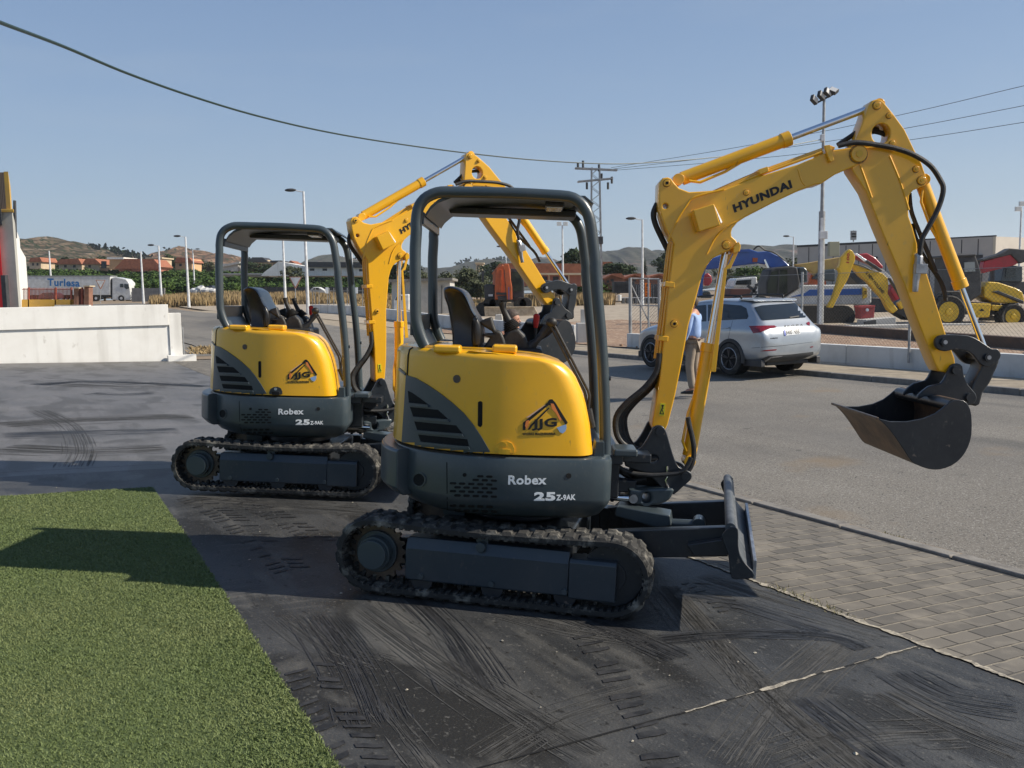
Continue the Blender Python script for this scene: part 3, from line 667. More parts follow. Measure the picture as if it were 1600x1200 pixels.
    def grille():
        P = []
        for j, y in enumerate((742.5, 748.5, 755, 761, 767.3, 773.6, 789.5, 796.5)):
            for k in range(6):
                x = 708 + k * 14.2 + (7 if j % 2 else 0)
                if (j < 2 and x < 740) or x > 778: continue
                yy = y + (x - 705) * .035
                P.append([(x - 5, yy - .8), (x - 3.6, yy - 1.9), (x + 3.6, yy - 1.7), (x + 5, yy - .4), (x + 5, yy + .7), (x + 3.6, yy + 1.8), (x - 3.6, yy + 1.6), (x - 5, yy + .6)])
        return curve_mesh(P)
    inkb('gr', 'grille_holes', grille, VOID)
    # deck, floor, apron
    m = MB(); m.box(-.38, .50, -.17, .68, .872, .905); B(m, 'floor_plate', DRK, bevel=.006)
    m = MB(); m.box(.50, .62, -.40, .52, .80, .86); m.box(.535, .80, -.30, -.10, .80, .855); B(m, 'front_apron', DRK, bevel=.008)
    m = MB(); m.box(.56, .70, -.44, -.22, .856, .90); B(m, 'step_pad', GRY, bevel=.012, seg=3)
    # operator's station
    sx = UZ([(652, 485), (672, 462), (722, 452), (792, 466), (860, 510), (910, 600), (952, 700), (1012, 800), (1032, 900), (1030, 1000), (1000, 1085), (770, 1090), (742, 950), (722, 800), (692, 650), (660, 560)], 600, 380, 6.667, .1)
    def seat():
        rings = []; cx = sum(p[0] for p in sx) / len(sx); cz = sum(p[1] for p in sx) / len(sx)
        S = crom(sx, 3, True)
        for y, k in ((-.135, .80), (-.15, .90), (-.13, .965), (-.08, 1), (.28, 1), (.33, .965), (.35, .90), (.335, .80)):
            rings.append([V((cx + (p[0] - cx) * k, y, cz + (p[1] - cz) * k)) for p in S])
        q = MB(); q.loft(rings); return q
    st = B(cached('seat', seat), 'seat', SEATM, ang=60)
    m = MB(); pd = UZ([(925, 800), (945, 755), (965, 752), (1000, 810), (1026, 900), (1026, 1000), (1000, 1080), (930, 1085), (915, 950)], 600, 380, 6.667, -.10)
    plate(crom(pd, 3, True), -.165, -.05, .03, mb=m); B(m, 'seat_bolster', SEATM, st, ang=60)
    m = MB(); m.box(-.40, .12, -.12, .34, 1.38, 1.46); B(m, 'seat_base', BLK, bevel=.02)
    z5 = lambda p, y=-.02: UZ(p, 740, 440, 7.5, y)
    for (y0, sgn) in ((-.10, 1), (.42, -1)):
        j = MB(); plate(crom(z5([(85, 460), (190, 418), (222, 430), (262, 560), (330, 590), (385, 770), (330, 790), (200, 780), (110, 780), (190, 660), (120, 640), (120, 610), (230, 600), (180, 560), (100, 510)], y0), 2, True), y0 - .03, y0 + .05, .015, mb=j)
        ar = B(j, 'armrest_console', BLK)
        j = MB(); a = z5([(330, 640), (420, 560), (520, 545), (600, 620), (650, 770), (620, 820), (300, 790)], y0 + .05); plate(a, y0, y0 + .16, .02, mb=j); B(j, 'side_console', BLK, ar)
        p0, p1, p2, p3 = z5([(460, 560), (395, 430), (350, 330), (335, 245)], y0 + .06); yy = y0 + .06
        j = MB(); j.tube([(p0[0], yy, p0[1]), (p1[0], yy, p1[1]), (p2[0], yy, p2[1]), (p3[0], yy, p3[1])], [.035, .022, .018, .026], 12)
        jo = B(j, 'joystick', BLK, fix=True)
        j = MB(); bp = []; br = []
        for i in range(13):
            t = i / 12 * .8; bp.append((p0[0] + (p1[0] - p0[0]) * t, yy, p0[1] + (p1[1] - p0[1]) * t)); br.append(.062 - .036 * t + (.006 if i % 2 else -.004))
        j.tube(bp, br, 16)
        B(j, 'joystick_boot', BLK, jo)
    q = z5([(610, 820), (740, 700), (870, 530), (840, 515), (700, 720), (600, 800)], -.12)
    m = MB(); m.tube([(q[0][0], -.05, q[0][1]), (q[1][0], -.05, q[1][1]), (q[2][0], -.05, q[2][1])], [.05, .02, .028], 10); B(m, 'travel_lever', BLK)
    a, b = z5([(722, 660), (735, 450)], .1); m = MB(); m.cyl((a[0], .1, a[1]), (b[0], .1, b[1]), .008); lv = B(m, 'lever', BLK)
    m = MB(); m.tube([(b[0] - .003, .1, b[1] - .05), (b[0], .1, b[1] - .01), (b[0], .1, b[1] + .03), (b[0], .1, b[1] + .04)], [.014, .02, .022, .012]); B(m, 'lever_knob', REDK, lv)
    a, b, c = U([(861.5, 506), (918, 618), (926, 636)], -.2)
    m = MB()
    for o_ in (-.012, .012): m.tube([(a[0] + o_, -.2, a[1]), (b[0] + o_ - .01, -.2, b[1] + .03), (b[0] + o_, -.2, b[1]), (c[0] - .03, -.2, c[1] - .06)], .009)
    lv = B(m, 'travel_lever', BLK); m = MB(); m.ell((a[0], -.2, a[1] + .01), .035, .03, .03); B(m, 'lever_knob', BLK, lv)
    a, b = U([(918, 640), (926, 668)], -.22); m = MB(); m.tube([(a[0], -.22, a[1]), (b[0], -.22, b[1])], [.03, .02]); B(m, 'lever_boot', BLK, lv)
    # canopy frame
    c0 = Z([(255, 1060), (260, 900), (272, 700), (270, 600), (295, 420), (345, 320), (425, 245), (560, 188), (700, 178), (1000, 184), (1600, 196)], 620, 280, 8.8889) + Z([(500, 222), (780, 243), (900, 292), (990, 372), (1060, 500), (1095, 650), (1120, 850), (1155, 1150)], 800, 280, 8.8889) + Z([(232, 60), (243, 200), (262, 400), (275, 600), (282, 800), (286, 1036)], 860, 400, 3.3333)
    low_ = [(664.5, 541), (658.7, 528.6), (651.6, 506.8), (649.2, 487.5), (649, 440)]
    path = U(low_ + c0, -.45)
    for sgn in (-1, 1):
        m = MB(); m.tube(crom([(x, .45 * sgn, z) for x, z in path], 2), .0335, 16); fr_ = B(m, 'canopy_frame', GRY, ang=60) if sgn < 0 else None
        if sgn > 0:
            pf = [(x, z) for x, z in path]; m = MB(); m.tube(crom([(x, .45, z) for x, z in pf], 2), .0335, 16); B(m, 'canopy_frame', GRY, ang=60)
        else: cf = fr_
    tx0, tx1 = U([(640, 400), (935, 400)], -.45); ztop = max(p[1] for p in path)
    m = MB(); pr = [(-.590, ztop - .125), (-.565, ztop - .085), (-.52, ztop - .045), (-.44, ztop - .012), (-.30, ztop + .002), (-.05, ztop + .012), (.16, ztop + .008), (.27, ztop - .008)]
    sec = pr + [(x, z - .022) for x, z in reversed(pr)]
    m.prism(sec, -.43, .43); rf = B(m, 'canopy_roof', GRY, bevel=.004)
    m = MB(); m.prism([(.20, ztop + .012), (.33, ztop + .012), (.385, ztop - .03), (.37, ztop - .035), (.325, ztop - .0), (.20, ztop - .005)], -.36, .44); B(m, 'roof_visor', GRY, bevel=.004)
    m = MB(); m.box(-.50, .30, .05, .30, ztop - .075, ztop - .03); B(m, 'roof_beam', DRK, rf, bevel=.01)
    m = MB(); m.box(-.625, -.60, -.43, .43, ztop - .19, ztop - .12); B(m, 'cross_bar', GRY, bevel=.004)
    wl = U([(853, 313.5), (874, 314.5), (877, 331.5), (860, 332)], -.2); xx = sum(p[0] for p in wl) / 4
    m = MB(); m.box(xx - .055, xx + .055, -.34, -.10, ztop - .055, ztop - .02); wk = B(m, 'work_light', DRK, bevel=.008)
    m = MB(); m.box(xx - .045, xx + .045, -.33, -.11, ztop - .062, ztop - .0555); B(m, 'lamp_glass', LENS, wk, bevel=.002)
    zb_ = NEAR.onY(651, 487, -.45)[1]; m = MB(); m.box(-.665, -.645, -.43, .43, zb_ - .14, zb_ - .02); m.prism([(-.66, zb_ - .12), (-.56, zb_ - .30), (-.54, zb_ - .30), (-.64, zb_ - .12)], -.43, .43); B(m, 'back_panel', GRY, bevel=.006)
    for yy in (-.40, .40):
        for px_, py_ in ((951, 591), (951, 694)):
            a = NEAR.onY(px_, py_, -.45); m = MB(); m.cyl((a[0] - .02, yy * 1.12, a[1]), (a[0] + .012, yy * 1.12, a[1]), .014, 8); B(m, 'frame_bolt', DRK)
    m = MB(); a = U([(930, 688), (943, 688), (943, 712), (926, 712)], -.5); m.prism(a, -.56, -.42); B(m, 'post_foot', GRY, bevel=.004)
    # hood mounts along the top edge
    for (xa, xb) in (((677), (720)), ((769), (808))):
        a = NEAR.onY(xa, 545, -.6); b = NEAR.onY(xb, 549, -.6)
        m = MB(); m.box(a[0], b[0], -.64, -.50, a[1] - .02, a[1] + .025); B(m, 'hood_hinge', YEL, hood, bevel=.015, seg=3)
    # ---- swing bracket and casting
    br = crom(UZ([(250, 438), (380, 412), (435, 360), (490, 270), (530, 192), (565, 166), (612, 163), (650, 188), (680, 260), (720, 400), (758, 515), (800, 592), (870, 622), (920, 648), (936, 690), (915, 735), (840, 800), (748, 880), (700, 840), (610, 800), (560, 740), (420, 640), (245, 585)], 940, 640, 6.667, -.13), 2, True)
    for y0, y1 in ((-.15, -.115), (.115, .15)):
        m = MB(); plate(br, y0, y1, .006, [circ(NEAR.onY(940 + 525 / 6.667, 640 + 505 / 6.667, -.13), .036, 20, .024)], mb=m); sb = B(m, 'swing_bracket', DRK, fn=swf)
    m = MB(); hz = NEAR.onY(1030, 673.5, -.13); m.cyl((hz[0], -.165, hz[1]), (hz[0], .165, hz[1]), .026, 20); B(m, 'pivot_pin', DRK, sb, swf)
    a = NEAR.onY(1069, 743, -.13); m = MB(); m.cyl((a[0], -.165, a[1]), (a[0], .165, a[1]), .022, 16); B(m, 'pivot_pin', DRK, sb, swf)
    m = MB(); a = U([(985, 715), (1045, 715), (1045, 755), (985, 755)]); m.prism(a, -.11, .11); B(m, 'bracket_core', VOID, sb, swf, bevel=.03)
    cs = crom(UZ([(290, 832), (400, 838), (500, 822), (740, 818), (744, 880), (705, 945), (610, 992), (500, 1003), (380, 1000), (292, 970)], 940, 640, 6.667, -.17), 2, True)
    m = MB(); plate(cs, -.17, .17, .018, [circ(NEAR.onY(940 + 468 / 6.667, 640 + 922 / 6.667, -.17), .026, 20, .034)], mb=m)
    a = NEAR.onY(940 + 390 / 6.667, 640 + 800 / 6.667, -.12); m.cyl((a[0], 0, a[1] - .05), (a[0], 0, a[1] + .025), .10, 28)
    ca = B(m, 'swing_casting', GRY, fn=swf)
    a = NEAR.onY(940 + 330 / 6.667, 640 + 930 / 6.667, -.19); m = MB(); m.cyl((a[0], -.20, a[1]), (a[0], -.16, a[1]), .027, 18); B(m, 'casting_boss', STL, ca, swf)
    b = NEAR.onY(946, 775, -.19); m = MB(); m.cyl((b[0] - .15, -.18, b[1]), (a[0] - .03, -.18, a[1]), .022, 16); B(m, 'swing_cylinder_rod', CHR)
    m = MB(); m.box(.30, .62, -.22, .22, .56, .80); m.box(.60, .74, -.13, .13, .58, .66); B(m, 'swing_post', DRK, bevel=.01)
    m = MB(); a = U([(1042, 728), (1043, 745), (1040, 750), (1044, 762)], -.16); m.tube([(p[0], -.165, p[1]) for p in a], .008, 8); B(m, 'grease_line', CHR, sb, swf)
    # hoses through the swing post
    for k, (y_, pts) in enumerate(((-.19, [(952, 712), (975, 735), (1010, 742), (1045, 741), (1068, 735), (1080, 715)]), (-.05, [(950, 722), (990, 748), (1030, 750)]), (.05, [(950, 735), (985, 757), (1025, 745)]), (-.10, [(950, 745), (980, 752), (1010, 748)]))):
        m = MB(); m.tube(crom([(x, y_, z) for x, z in U(pts, y_)], 5), .018 if k else .014, 10); B(m, 'hose', BLK, fn=swf if k else swf)
    # ---- boom
    z6 = lambda p, y: UZ(p, 960, 130, 4.4444, y); z7 = lambda p, y: UZ(p, 1240, 130, 4.1389, y); z8 = lambda p, y: UZ(p, 940, 380, 3.75, y)
    bw = .095; q8 = lambda p: Z(p, 940, 380, 3.75)
    outl = z8([(297, 1062), (303, 1090), (335, 1108), (372, 1096), (388, 1064)], -bw) + z8([(430, 900), (470, 700), (510, 480), (560, 300), (590, 190), (620, 128), (650, 90), (700, 62)], -bw) + z8([(745, 46), (775, 30), (790, 10)], -bw) + z6([(862, 1128), (845, 1090), (815, 1064), (812, 1035), (820, 1008), (856, 965), (910, 930)], -bw) \
        + z6([(1100, 832), (1300, 738), (1400, 703)], -bw) + z7([(180, 650), (270, 590), (400, 535), (440, 500), (462, 462), (455, 430), (430, 412), (400, 412), (290, 428), (240, 436)], -bw) \
        + z6([(1280, 562), (1000, 648), (760, 738), (640, 748), (520, 755), (450, 728), (415, 690), (395, 662), (370, 652), (335, 658), (313, 688), (309, 800), (314, 880), (338, 958), (362, 1022)], -bw) + z8([(425, 5), (400, 200), (370, 500), (340, 800)], -bw)
    m = MB(); plate(outl, -bw, bw, .008, [circ(z6([(355, 853)], -bw)[0], .016, 14)], mb=m)
    CACHE.setdefault('boom', m if 'boom' not in CACHE else None)
    bvBoom = CACHE.setdefault('bvBoom', bvh_of(m, NEAR.m))
    boom = B(m, 'boom', YEL, fn=boomf, ang=25)
    def decb(key, name, m2, m_, off=.002, th=.0015, fn=boomf, parent=boom, bv=None, step=12, smooth=False):
        q = cached(key, lambda: decal(m2(), bv or bvBoom, off, th, step).tf(near_inv)); return q.fn(fn).build(name, m_, parent, smooth=smooth, fix=False)
    decb('hy', 'boom_lettering', tx('HYUNDAI', (1147.6, 332.6), (1238.2, 293.4), (1144, 320.0), bold=.05), INK)
    decb('wn', 'warning_label', lambda: pix_poly(q8([(345, 937), (374, 940), (366, 1012), (336, 1008)])), WARN)
    decb('wn2', 'warning_symbol', lambda: curve_mesh([q8([(338, 1000), (353, 962), (366, 1003)]), q8([(345, 996), (353, 976), (360, 998)]), q8([(357, 945), (366, 950), (358, 962), (364, 966), (352, 972), (354, 958), (348, 952)])]), INK, .0038, .001)
    # raised weld rib, bosses and pins
    rib = crom(z6([(640, 1190), (690, 1090), (740, 1030), (800, 985), (850, 960)], -bw), 4)
    m = MB(); m.tube([(x, -bw - .001, z) for x, z in rib] , .006, 6)
    rib = crom(z6([(370, 1100), (430, 960), (500, 850), (560, 790), (760, 738)], -bw), 4); m.tube([(x, -bw - .001, z) for x, z in rib], .007, 6)
    rib = crom(z6([(1275, 598), (1300, 680), (1325, 712)], -bw), 3); m.tube([(x, -bw - .001, z) for x, z in rib], .004, 6)
    B(m, 'weld_rib', YEL, boom, boomf)
    for (p, r_, pr_) in ((z6([(363, 695)], -bw)[0], .020, .012), (z6([(915, 760)], -bw)[0], .016, .010), (z8([(730, 10)], -bw)[0], .024, .014), (z7([(418, 460)], -bw)[0], .047, .02), (z8([(425, 472)], -bw)[0], .02, .014)):
        m = MB(); m.cyl((p[0], -bw - pr_, p[1]), (p[0], bw + pr_, p[1]), r_, 24); pn = B(m, 'pin_boss', YEL, boom, boomf, bevel=.003)
        m = MB(); m.cyl((p[0], -bw - .0015, p[1]), (p[0], -bw + .004, p[1]), r_ * 1.22, 24); B(m, 'grease_ring', GREASE, pn, boomf)
        m = MB(); m.cyl((p[0], -bw - pr_ - .006, p[1]), (p[0], -bw - pr_ + .002, p[1]), r_ * .45, 12); B(m, 'pin_cap', YEL2 if r_ != .02 else VOID, pn, boomf)
    # work lamp box on the boom side
    lp = z6([(545, 882), (690, 838), (735, 985), (588, 1032)], -.19)
    m = MB(); m.prism(lp, -.20, -bw - .002); lampb = B(m, 'boom_lamp', YEL, boom, boomf, bevel=.006)
    a, b = lp[1], lp[2]; m = MB(); m.add([(a[0] + .004, -.19, a[1] - .01), (b[0] + .004, -.19, b[1] + .01), (b[0] + .004, -.105, b[1] + .01), (a[0] + .004, -.105, a[1] - .01), (a[0] + .014, -.18, a[1] - .02), (b[0] + .014, -.18, b[1] + .02), (b[0] + .014, -.115, b[1] + .02), (a[0] + .014, -.115, a[1] - .02)], [(0, 1, 5, 4), (1, 2, 6, 5), (2, 3, 7, 6), (3, 0, 4, 7), (4, 5, 6, 7)]); B(m, 'lamp_glass', LENS, lampb, boomf)
    # steel pipes up the back and over the top of the boom
    for k, (y_, o_) in enumerate(((-.07, 0), (-.035, 4), (.0, 7), (.05, 2))):
        pp = U([(1030 - o_, 560), (1040 - o_, 480), (1049 - o_, 400), (1054 - o_ * .6, 368), (1066, 340 - o_), (1082, 322 - o_), (1120, 302 - o_ * .7), (1180, 276 - o_ * .7), (1240, 254 - o_ * .7), (1284, 238 - o_ * .7)], y_)
        m = MB(); m.tube(crom([(x, y_, z) for x, z in pp], 4), .0085, 8); B(m, 'steel_pipe', YEL, boom, boomf)
    for px_, py_, a_ in ((1033, 528, 5), (1043, 445, 5), (1187, 270, -20), (1290, 240, -70)):
        a = NEAR.onY(px_, py_, 0); m = MB(); m.box(-.03, .03, -.10, .09, -.016, .016, Matrix.Translation((a[0], 0, a[1])) @ Matrix.Rotation(R(a_), 4, 'Y')); B(m, 'pipe_clamp', YEL, boom, boomf, bevel=.004)
    a = z7([(195, 405), (232, 400), (258, 500), (240, 512), (228, 505)], -.11); m = MB(); m.prism(a, -.125, -.1); m.prism(a, .1, .125); B(m, 'hose_bracket', YEL, boom, boomf, bevel=.003)
    a = z8([(800, -10), (812, 15), (806, 50), (768, 62), (770, 20)], -.10); m = MB(); m.prism(a, -.12, .12); B(m, 'boom_ear', YEL, boom, boomf, bevel=.005)
    # ---- cylinders: barrel in the frame of one joint, rod reaching the other pin
    def cylinder(name, A, Bp, fA, fB, rb, rr, frac, flip=-1, colour=YEL, y=0.0):
        a = fA(V((A[0], y, A[1]))); b = fB(V((Bp[0], y, Bp[1]))); d = (b - a); e = a + d * frac; u_ = d.normalized()
        side = fA(V((A[0], y - .05, A[1]))) - a; side = side.normalized()
        mm = MB(); mm.cyl(a + u_ * .03, e, rb, 24); mm.cyl(e - u_ * .05, e + u_ * .006, rb * 1.12, 24); mm.cyl(a - side * -.06, a + side * -.06, rb * .85, 18)
        o_ = mm.build(name, colour, root, bevel=.003)
        mm = MB(); mm.cyl(e, b - u_ * .02, rr, 20); ro = mm.build('piston_rod', CHR, o_)
        mm = MB(); mm.cyl(b + side * .05, b - side * .05, rr * 1.7, 16); mm.build('rod_eye', colour, o_, bevel=.002)
        mm = MB(); q = side.cross(u_).normalized() * flip
        s_ = side * (rb * .9)
        mm.tube([a + u_ * .06 + s_ + q * .03, a + u_ * .12 + s_ + q * (rb + .02), a + d * (frac * .4) + q * (rb + .012) + s_ * .4, a + d * (frac * .55) + q * rb * .8 + s_ * .2], .009, 8); mm.build('cylinder_port_pipe', colour, o_)
        return o_
    bc0 = NEAR.onY(1075.5, 719); pinC = NEAR.onY(1134.7, 382.7)
    c1 = cylinder('boom_cylinder', bc0, pinC, swf, boomf, .044, .021, .545, 1)
    ac0 = NEAR.onY(1044, 277); ap = NEAR.onY(1369.7, 165)
    ac = cylinder('arm_cylinder', (NEAR.onY(1058, 282)), ap, boomf, armf, .042, .020, .565)
    if frame is NEAR or True:
        gp = z8([(768, 62), (800, 18), (795, 55), (752, 148), (730, 152), (664, 752), (634, 752), (712, 150), (742, 120)], -.06)
        m = MB(); m.prism(gp, -.085, -.075); m.prism(gp, .075, .085); B(m, 'cylinder_guard', YEL, c1, boomf, bevel=.002)
    # ---- arm
    aw = .075
    arm = z7([(540, 102), (508, 112), (488, 140), (478, 165), (458, 225), (440, 270), (405, 358), (385, 395), (372, 430), (368, 490), (378, 560)], -aw) + z7([(470, 700), (560, 930), (670, 1190)], -aw)
    arm += UZ([(545, 200), (600, 350), (650, 480), (700, 600), (718, 632), (760, 640), (798, 600), (795, 570), (752, 450), (655, 140), (640, 128), (612, 60)], 1240, 380, 3.158, -aw)
    arm += z7([(800, 1040), (770, 930), (745, 860), (742, 800), (748, 725), (775, 692), (850, 662), (862, 625), (850, 580), (830, 520), (782, 430), (720, 300), (640, 190), (582, 120), (562, 106)], -aw)
    m = MB(); plate(arm, -aw, aw, .007, [circ(z7([(566, 325)], -aw)[0], .056, 24, .06)], mb=m); bvArm = CACHE.setdefault('bvArm', bvh_of(m, NEAR.m))
    armo = B(m, 'arm', YEL, fn=armf, ang=25)
    for p, r_ in ((z7([(537, 145)], -aw)[0], .022), (z7([(615, 210)], -aw)[0], .016), (z7([(636, 390)], -aw)[0], .016), (z7([(790, 556)], -aw)[0], .018), (z7([(825, 630)], -aw)[0], .024)):
        m = MB(); m.cyl((p[0], -aw - .014, p[1]), (p[0], aw + .014, p[1]), r_, 20); pn = B(m, 'pin_boss', YEL, armo, armf, bevel=.003)
        m = MB(); m.cyl((p[0], -aw - .0015, p[1]), (p[0], -aw + .004, p[1]), r_ * 1.25, 24); B(m, 'grease_ring', GREASE, pn, armf)
        m = MB(); m.cyl((p[0], -aw - .02, p[1]), (p[0], -aw - .01, p[1]), r_ * .45, 12); B(m, 'pin_cap', YEL2, pn, armf)
    m = MB()
    for pts in ([(620, 470), (690, 640), (745, 820)], [(430, 530), (470, 640), (505, 740)], [(430, 425), (540, 415), (645, 440)]):
        q = crom(z7(pts, -aw), 3); m.tube([(x, -aw - .001, z) for x, z in q], .006, 6)
    B(m, 'weld_rib', YEL, armo, armf)
    decb('wn3', 'warning_label', lambda: pix_poly(UZ_px([(690, 300), (712, 296), (738, 360), (716, 366)], 1240, 380, 3.158)), WARN, fn=armf, parent=armo, bv=bvArm)
    # bucket cylinder, links
    bc = cylinder('bucket_cylinder', NEAR.onY(1439, 282), NEAR.onY(1543, 558), armf, armf, .040, .019, .60)
    z9 = lambda p, y=0: UZ(p, 1240, 380, 3.158, y)
    lk = crom(z9([(692, 490), (700, 465), (735, 451), (850, 454), (910, 480), (970, 520), (1000, 522), (1016, 550), (1002, 580), (970, 606), (935, 606), (905, 585), (880, 552), (850, 532), (790, 524), (740, 533), (703, 520)], -.11), 2, True)
    for y0, y1 in ((-.13, -.10), (.10, .13)):
        m = MB(); plate(lk, y0, y1, .005, mb=m); l1 = B(m, 'link_arm', DRK, fn=armf)
    m = MB()
    for p in z9([(742, 488), (957, 563)], -.13): m.cyl((p[0], -.15, p[1]), (p[0], .15, p[1]), .024, 18)
    B(m, 'link_pin', DRK, l1, armf)
    m = MB()
    for p in z9([(742, 488), (957, 563)], -.13): m.cyl((p[0], -.1525, p[1]), (p[0], -.149, p[1]), .013, 12)
    B(m, 'pin_cap', STL, l1, armf)
    l2 = crom(z9([(900, 580), (930, 548), (972, 545), (985, 580), (960, 640), (940, 685), (905, 735), (890, 790), (855, 795), (838, 760), (852, 700), (880, 640), (895, 610)], 0), 2, True)
    m = MB(); plate(l2, -.075, .075, .012, mb=m); B(m, 'bucket_link', DRK, fn=armf)
    # ---- bucket
    W = .40
    top = z9([(415, 865), (480, 880), (560, 880), (640, 865), (700, 840), (740, 810), (768, 786)], -W)
    back = z9([(800, 772), (838, 776), (864, 800), (879, 850), (879, 945), (862, 1005), (830, 1058), (780, 1098), (720, 1117), (665, 1114), (615, 1096), (583, 1078), (545, 1022), (500, 955), (455, 900), (415, 865)], -W)
    prof_ = top + crom(back, 2)[:-1]
    m = MB(); plate(prof_, -W, -W + .014, .004, mb=m); bk = B(m, 'bucket', DRK, fn=armf); m = MB(); plate(prof_, W - .014, W, .004, mb=m); B(m, 'bucket_side', DRK, bk, armf)
    sh = crom(back[:], 3); N_ = len(sh); inn = []
    for i, p in enumerate(sh):
        a, b = sh[max(0, i - 1)], sh[min(N_ - 1, i + 1)]; t = V((b[0] - a[0], b[1] - a[1])).normalized(); inn.append((p[0] - t.y * -.012 * -1, p[1] + t.x * -.012 * -1))
    cxb = sum(p[0] for p in sh) / N_; czb = sum(p[1] for p in sh) / N_
    inn = [(p[0] + (cxb - p[0]) * .035, p[1] + (czb - p[1]) * .035) for p in sh]
    m = MB(); vsx = []; 
    for y_ in (-W + .012, W - .012): vsx += [(p[0], y_, p[1]) for p in sh] + [(p[0], y_, p[1]) for p in inn]
    fsx = []
    for i in range(N_ - 1): fsx += [(i, i + 1, i + 1 + 2 * N_, i + 2 * N_), (i + N_, i + 3 * N_, i + 1 + 3 * N_, i + 1 + N_)]
    fsx += [(0, 2 * N_, 3 * N_, N_), (N_ - 1, 2 * N_ - 1, 4 * N_ - 1, 3 * N_ - 1)]
    m.add(vsx, fsx); B(m, 'bucket_shell', RUST, bk, armf)
    le = back[-1]; l2_ = back[-3]; m = MB(); m.bar((le[0] - .002, -W, le[1]), (le[0] - .002, W, le[1]), .016, .016); B(m, 'cutting_edge', WORN, bk, armf, bevel=.004)
    m = MB(); tp = z9([(800, 786)], -W)[0]; m.cyl((tp[0] - .01, -W + .01, tp[1] - .02), (tp[0] - .01, W - .01, tp[1] - .02), .035, 18); B(m, 'bucket_rim', DRK, bk, armf)
    hb = crom(z9([(762, 612), (775, 598), (802, 592), (826, 606), (832, 650), (856, 700), (892, 742), (894, 775), (872, 795), (830, 800), (770, 780), (720, 760), (640, 755), (612, 768), (608, 750), (660, 705), (720, 690), (745, 650)], -.10), 2, True)
    for y0, y1 in ((-.12, -.095), (.095, .12)):
        m = MB(); plate(hb, y0, y1, .005, mb=m); hbo = B(m, 'bucket_bracket', DRK, bk, armf)
    m = MB()
    for p in z9([(797, 627), (865, 760)], -.12): m.cyl((p[0], -.145, p[1]), (p[0], .145, p[1]), .026, 18)
    B(m, 'bucket_pin', DRK, bk, armf)
    # ---- hoses
    hp = crom([(x, -.115, z) for x, z in z7([(290, 405), (400, 384), (520, 396), (650, 420), (770, 460), (880, 530), (945, 620), (968, 690), (935, 810), (872, 930), (830, 1010), (815, 1110)], -.115)], 5)
    m = MB(); m.tube([boomf(p) if i < 12 else (armf(p) if i > 25 else boomf(p).lerp(armf(p), (i - 12) / 13)) for i, p in enumerate(hp)], .0155, 10); m.build('hose', BLK, root)
    hp = crom([(x, .02, z) for x, z in z7([(285, 400), (360, 350), (430, 310), (540, 315), (610, 345), (640, 400), (700, 440)], .02)], 5)
    m = MB(); m.tube([boomf(p) if i < 8 else (armf(p) if i > 18 else boomf(p).lerp(armf(p), (i - 8) / 10)) for i, p in enumerate(hp)], .015, 10); m.build('hose', BLK, root)
    hp = crom([(x, .05, z) for x, z in z7([(310, 400), (400, 370), (470, 300), (560, 285), (625, 310), (650, 380)], .05)], 5)
    m = MB(); m.tube([boomf(p) if i < 8 else armf(p) for i, p in enumerate(hp)], .015, 10); m.build('hose', BLK, root)
    a = U([(1432, 396), (1436, 402), (1434, 420), (1431, 440), (1430, 456)], -.105)
    m = MB(); m.tube([(a[0][0], -.105, a[0][1]), (a[1][0], -.105, a[1][1]), (a[2][0], -.105, a[2][1]), (a[3][0], -.105, a[3][1]), (a[4][0], -.105, a[4][1])], [.016, .026, .026, .02, .018], 8); m.box(a[2][0] - .02, a[2][0] + .05, -.13, -.08, a[2][1] - .03, a[2][1] + .03); B(m, 'hose_coupling', STL, armo, armf, bevel=.003)
    for y_, pts in ((.03, [(1421, 302), (1424, 330), (1436, 362), (1452, 400), (1462, 425)]), (.05, [(1428, 365), (1424, 350), (1440, 395), (1470, 440), (1478, 470)])):
        m = MB(); m.tube(crom([(x, y_, z) for x, z in U(pts, y_)], 4), .014, 8); B(m, 'hose', BLK, armo, armf)
    # bundle from the boom foot into the swing post, one hose behind the boom head
    for k in range(4):
        o_ = k * 5 - 8; y_ = -.08 + k * .05
        P = [(1032 + o_ * .2, 552), (1030 + o_ * .5, 580), (1012 + o_ * .6, 606), (985 + o_ * .8, 630), (970 + o_ * .9, 652), (972 + o_, 680), (985 + o_ * .7, 698), (1005, 706 + o_ * .3)]
        m = MB(); m.tube(crom([(x, y_, z) for x, z in U(P, y_)], 4), .019, 10); m.fn(boomf if frame is NEAR else (lambda p: swf(p).lerp(boomf(p), sst((p[2] - .85) / .4)))).build('hose', BLK, root)
    m = MB(); m.tube(crom([(x, .04, z) for x, z in U([(1027, 318), (1021, 333), (1024, 350), (1034, 372), (1044, 392)], .04)], 4), .018, 10); B(m, 'hose', BLK, boom, boomf)
    a = U([(1075, 652), (1077, 664), (1083, 690), (1084, 712), (1078, 732), (1066, 742)], -.09)
    m = MB(); m.tube(crom([(p[0], -.09, p[1]) for p in a], 4), .016, 10); B(m, 'hose', BLK, c1, swf)
    # ---- undercarriage
    m = MB(); m.cyl((0, 0, .40), (0, 0, .52), .30, 36); m.box(-.42, .42, -.46, .46, .20, .40); B(m, 'undercarriage', DRK, fn=low, bevel=.02)
    m = MB(); m.cyl((-.36, -.1, .38), (-.36, -.1, .50), .09, 16); m.cyl((-.36, -.22, .43), (-.36, -.05, .43), .075, 20); B(m, 'slew_motor', GRY, fn=low)
    ox, L2, rr_ = -.004, .932, .205            # track loop
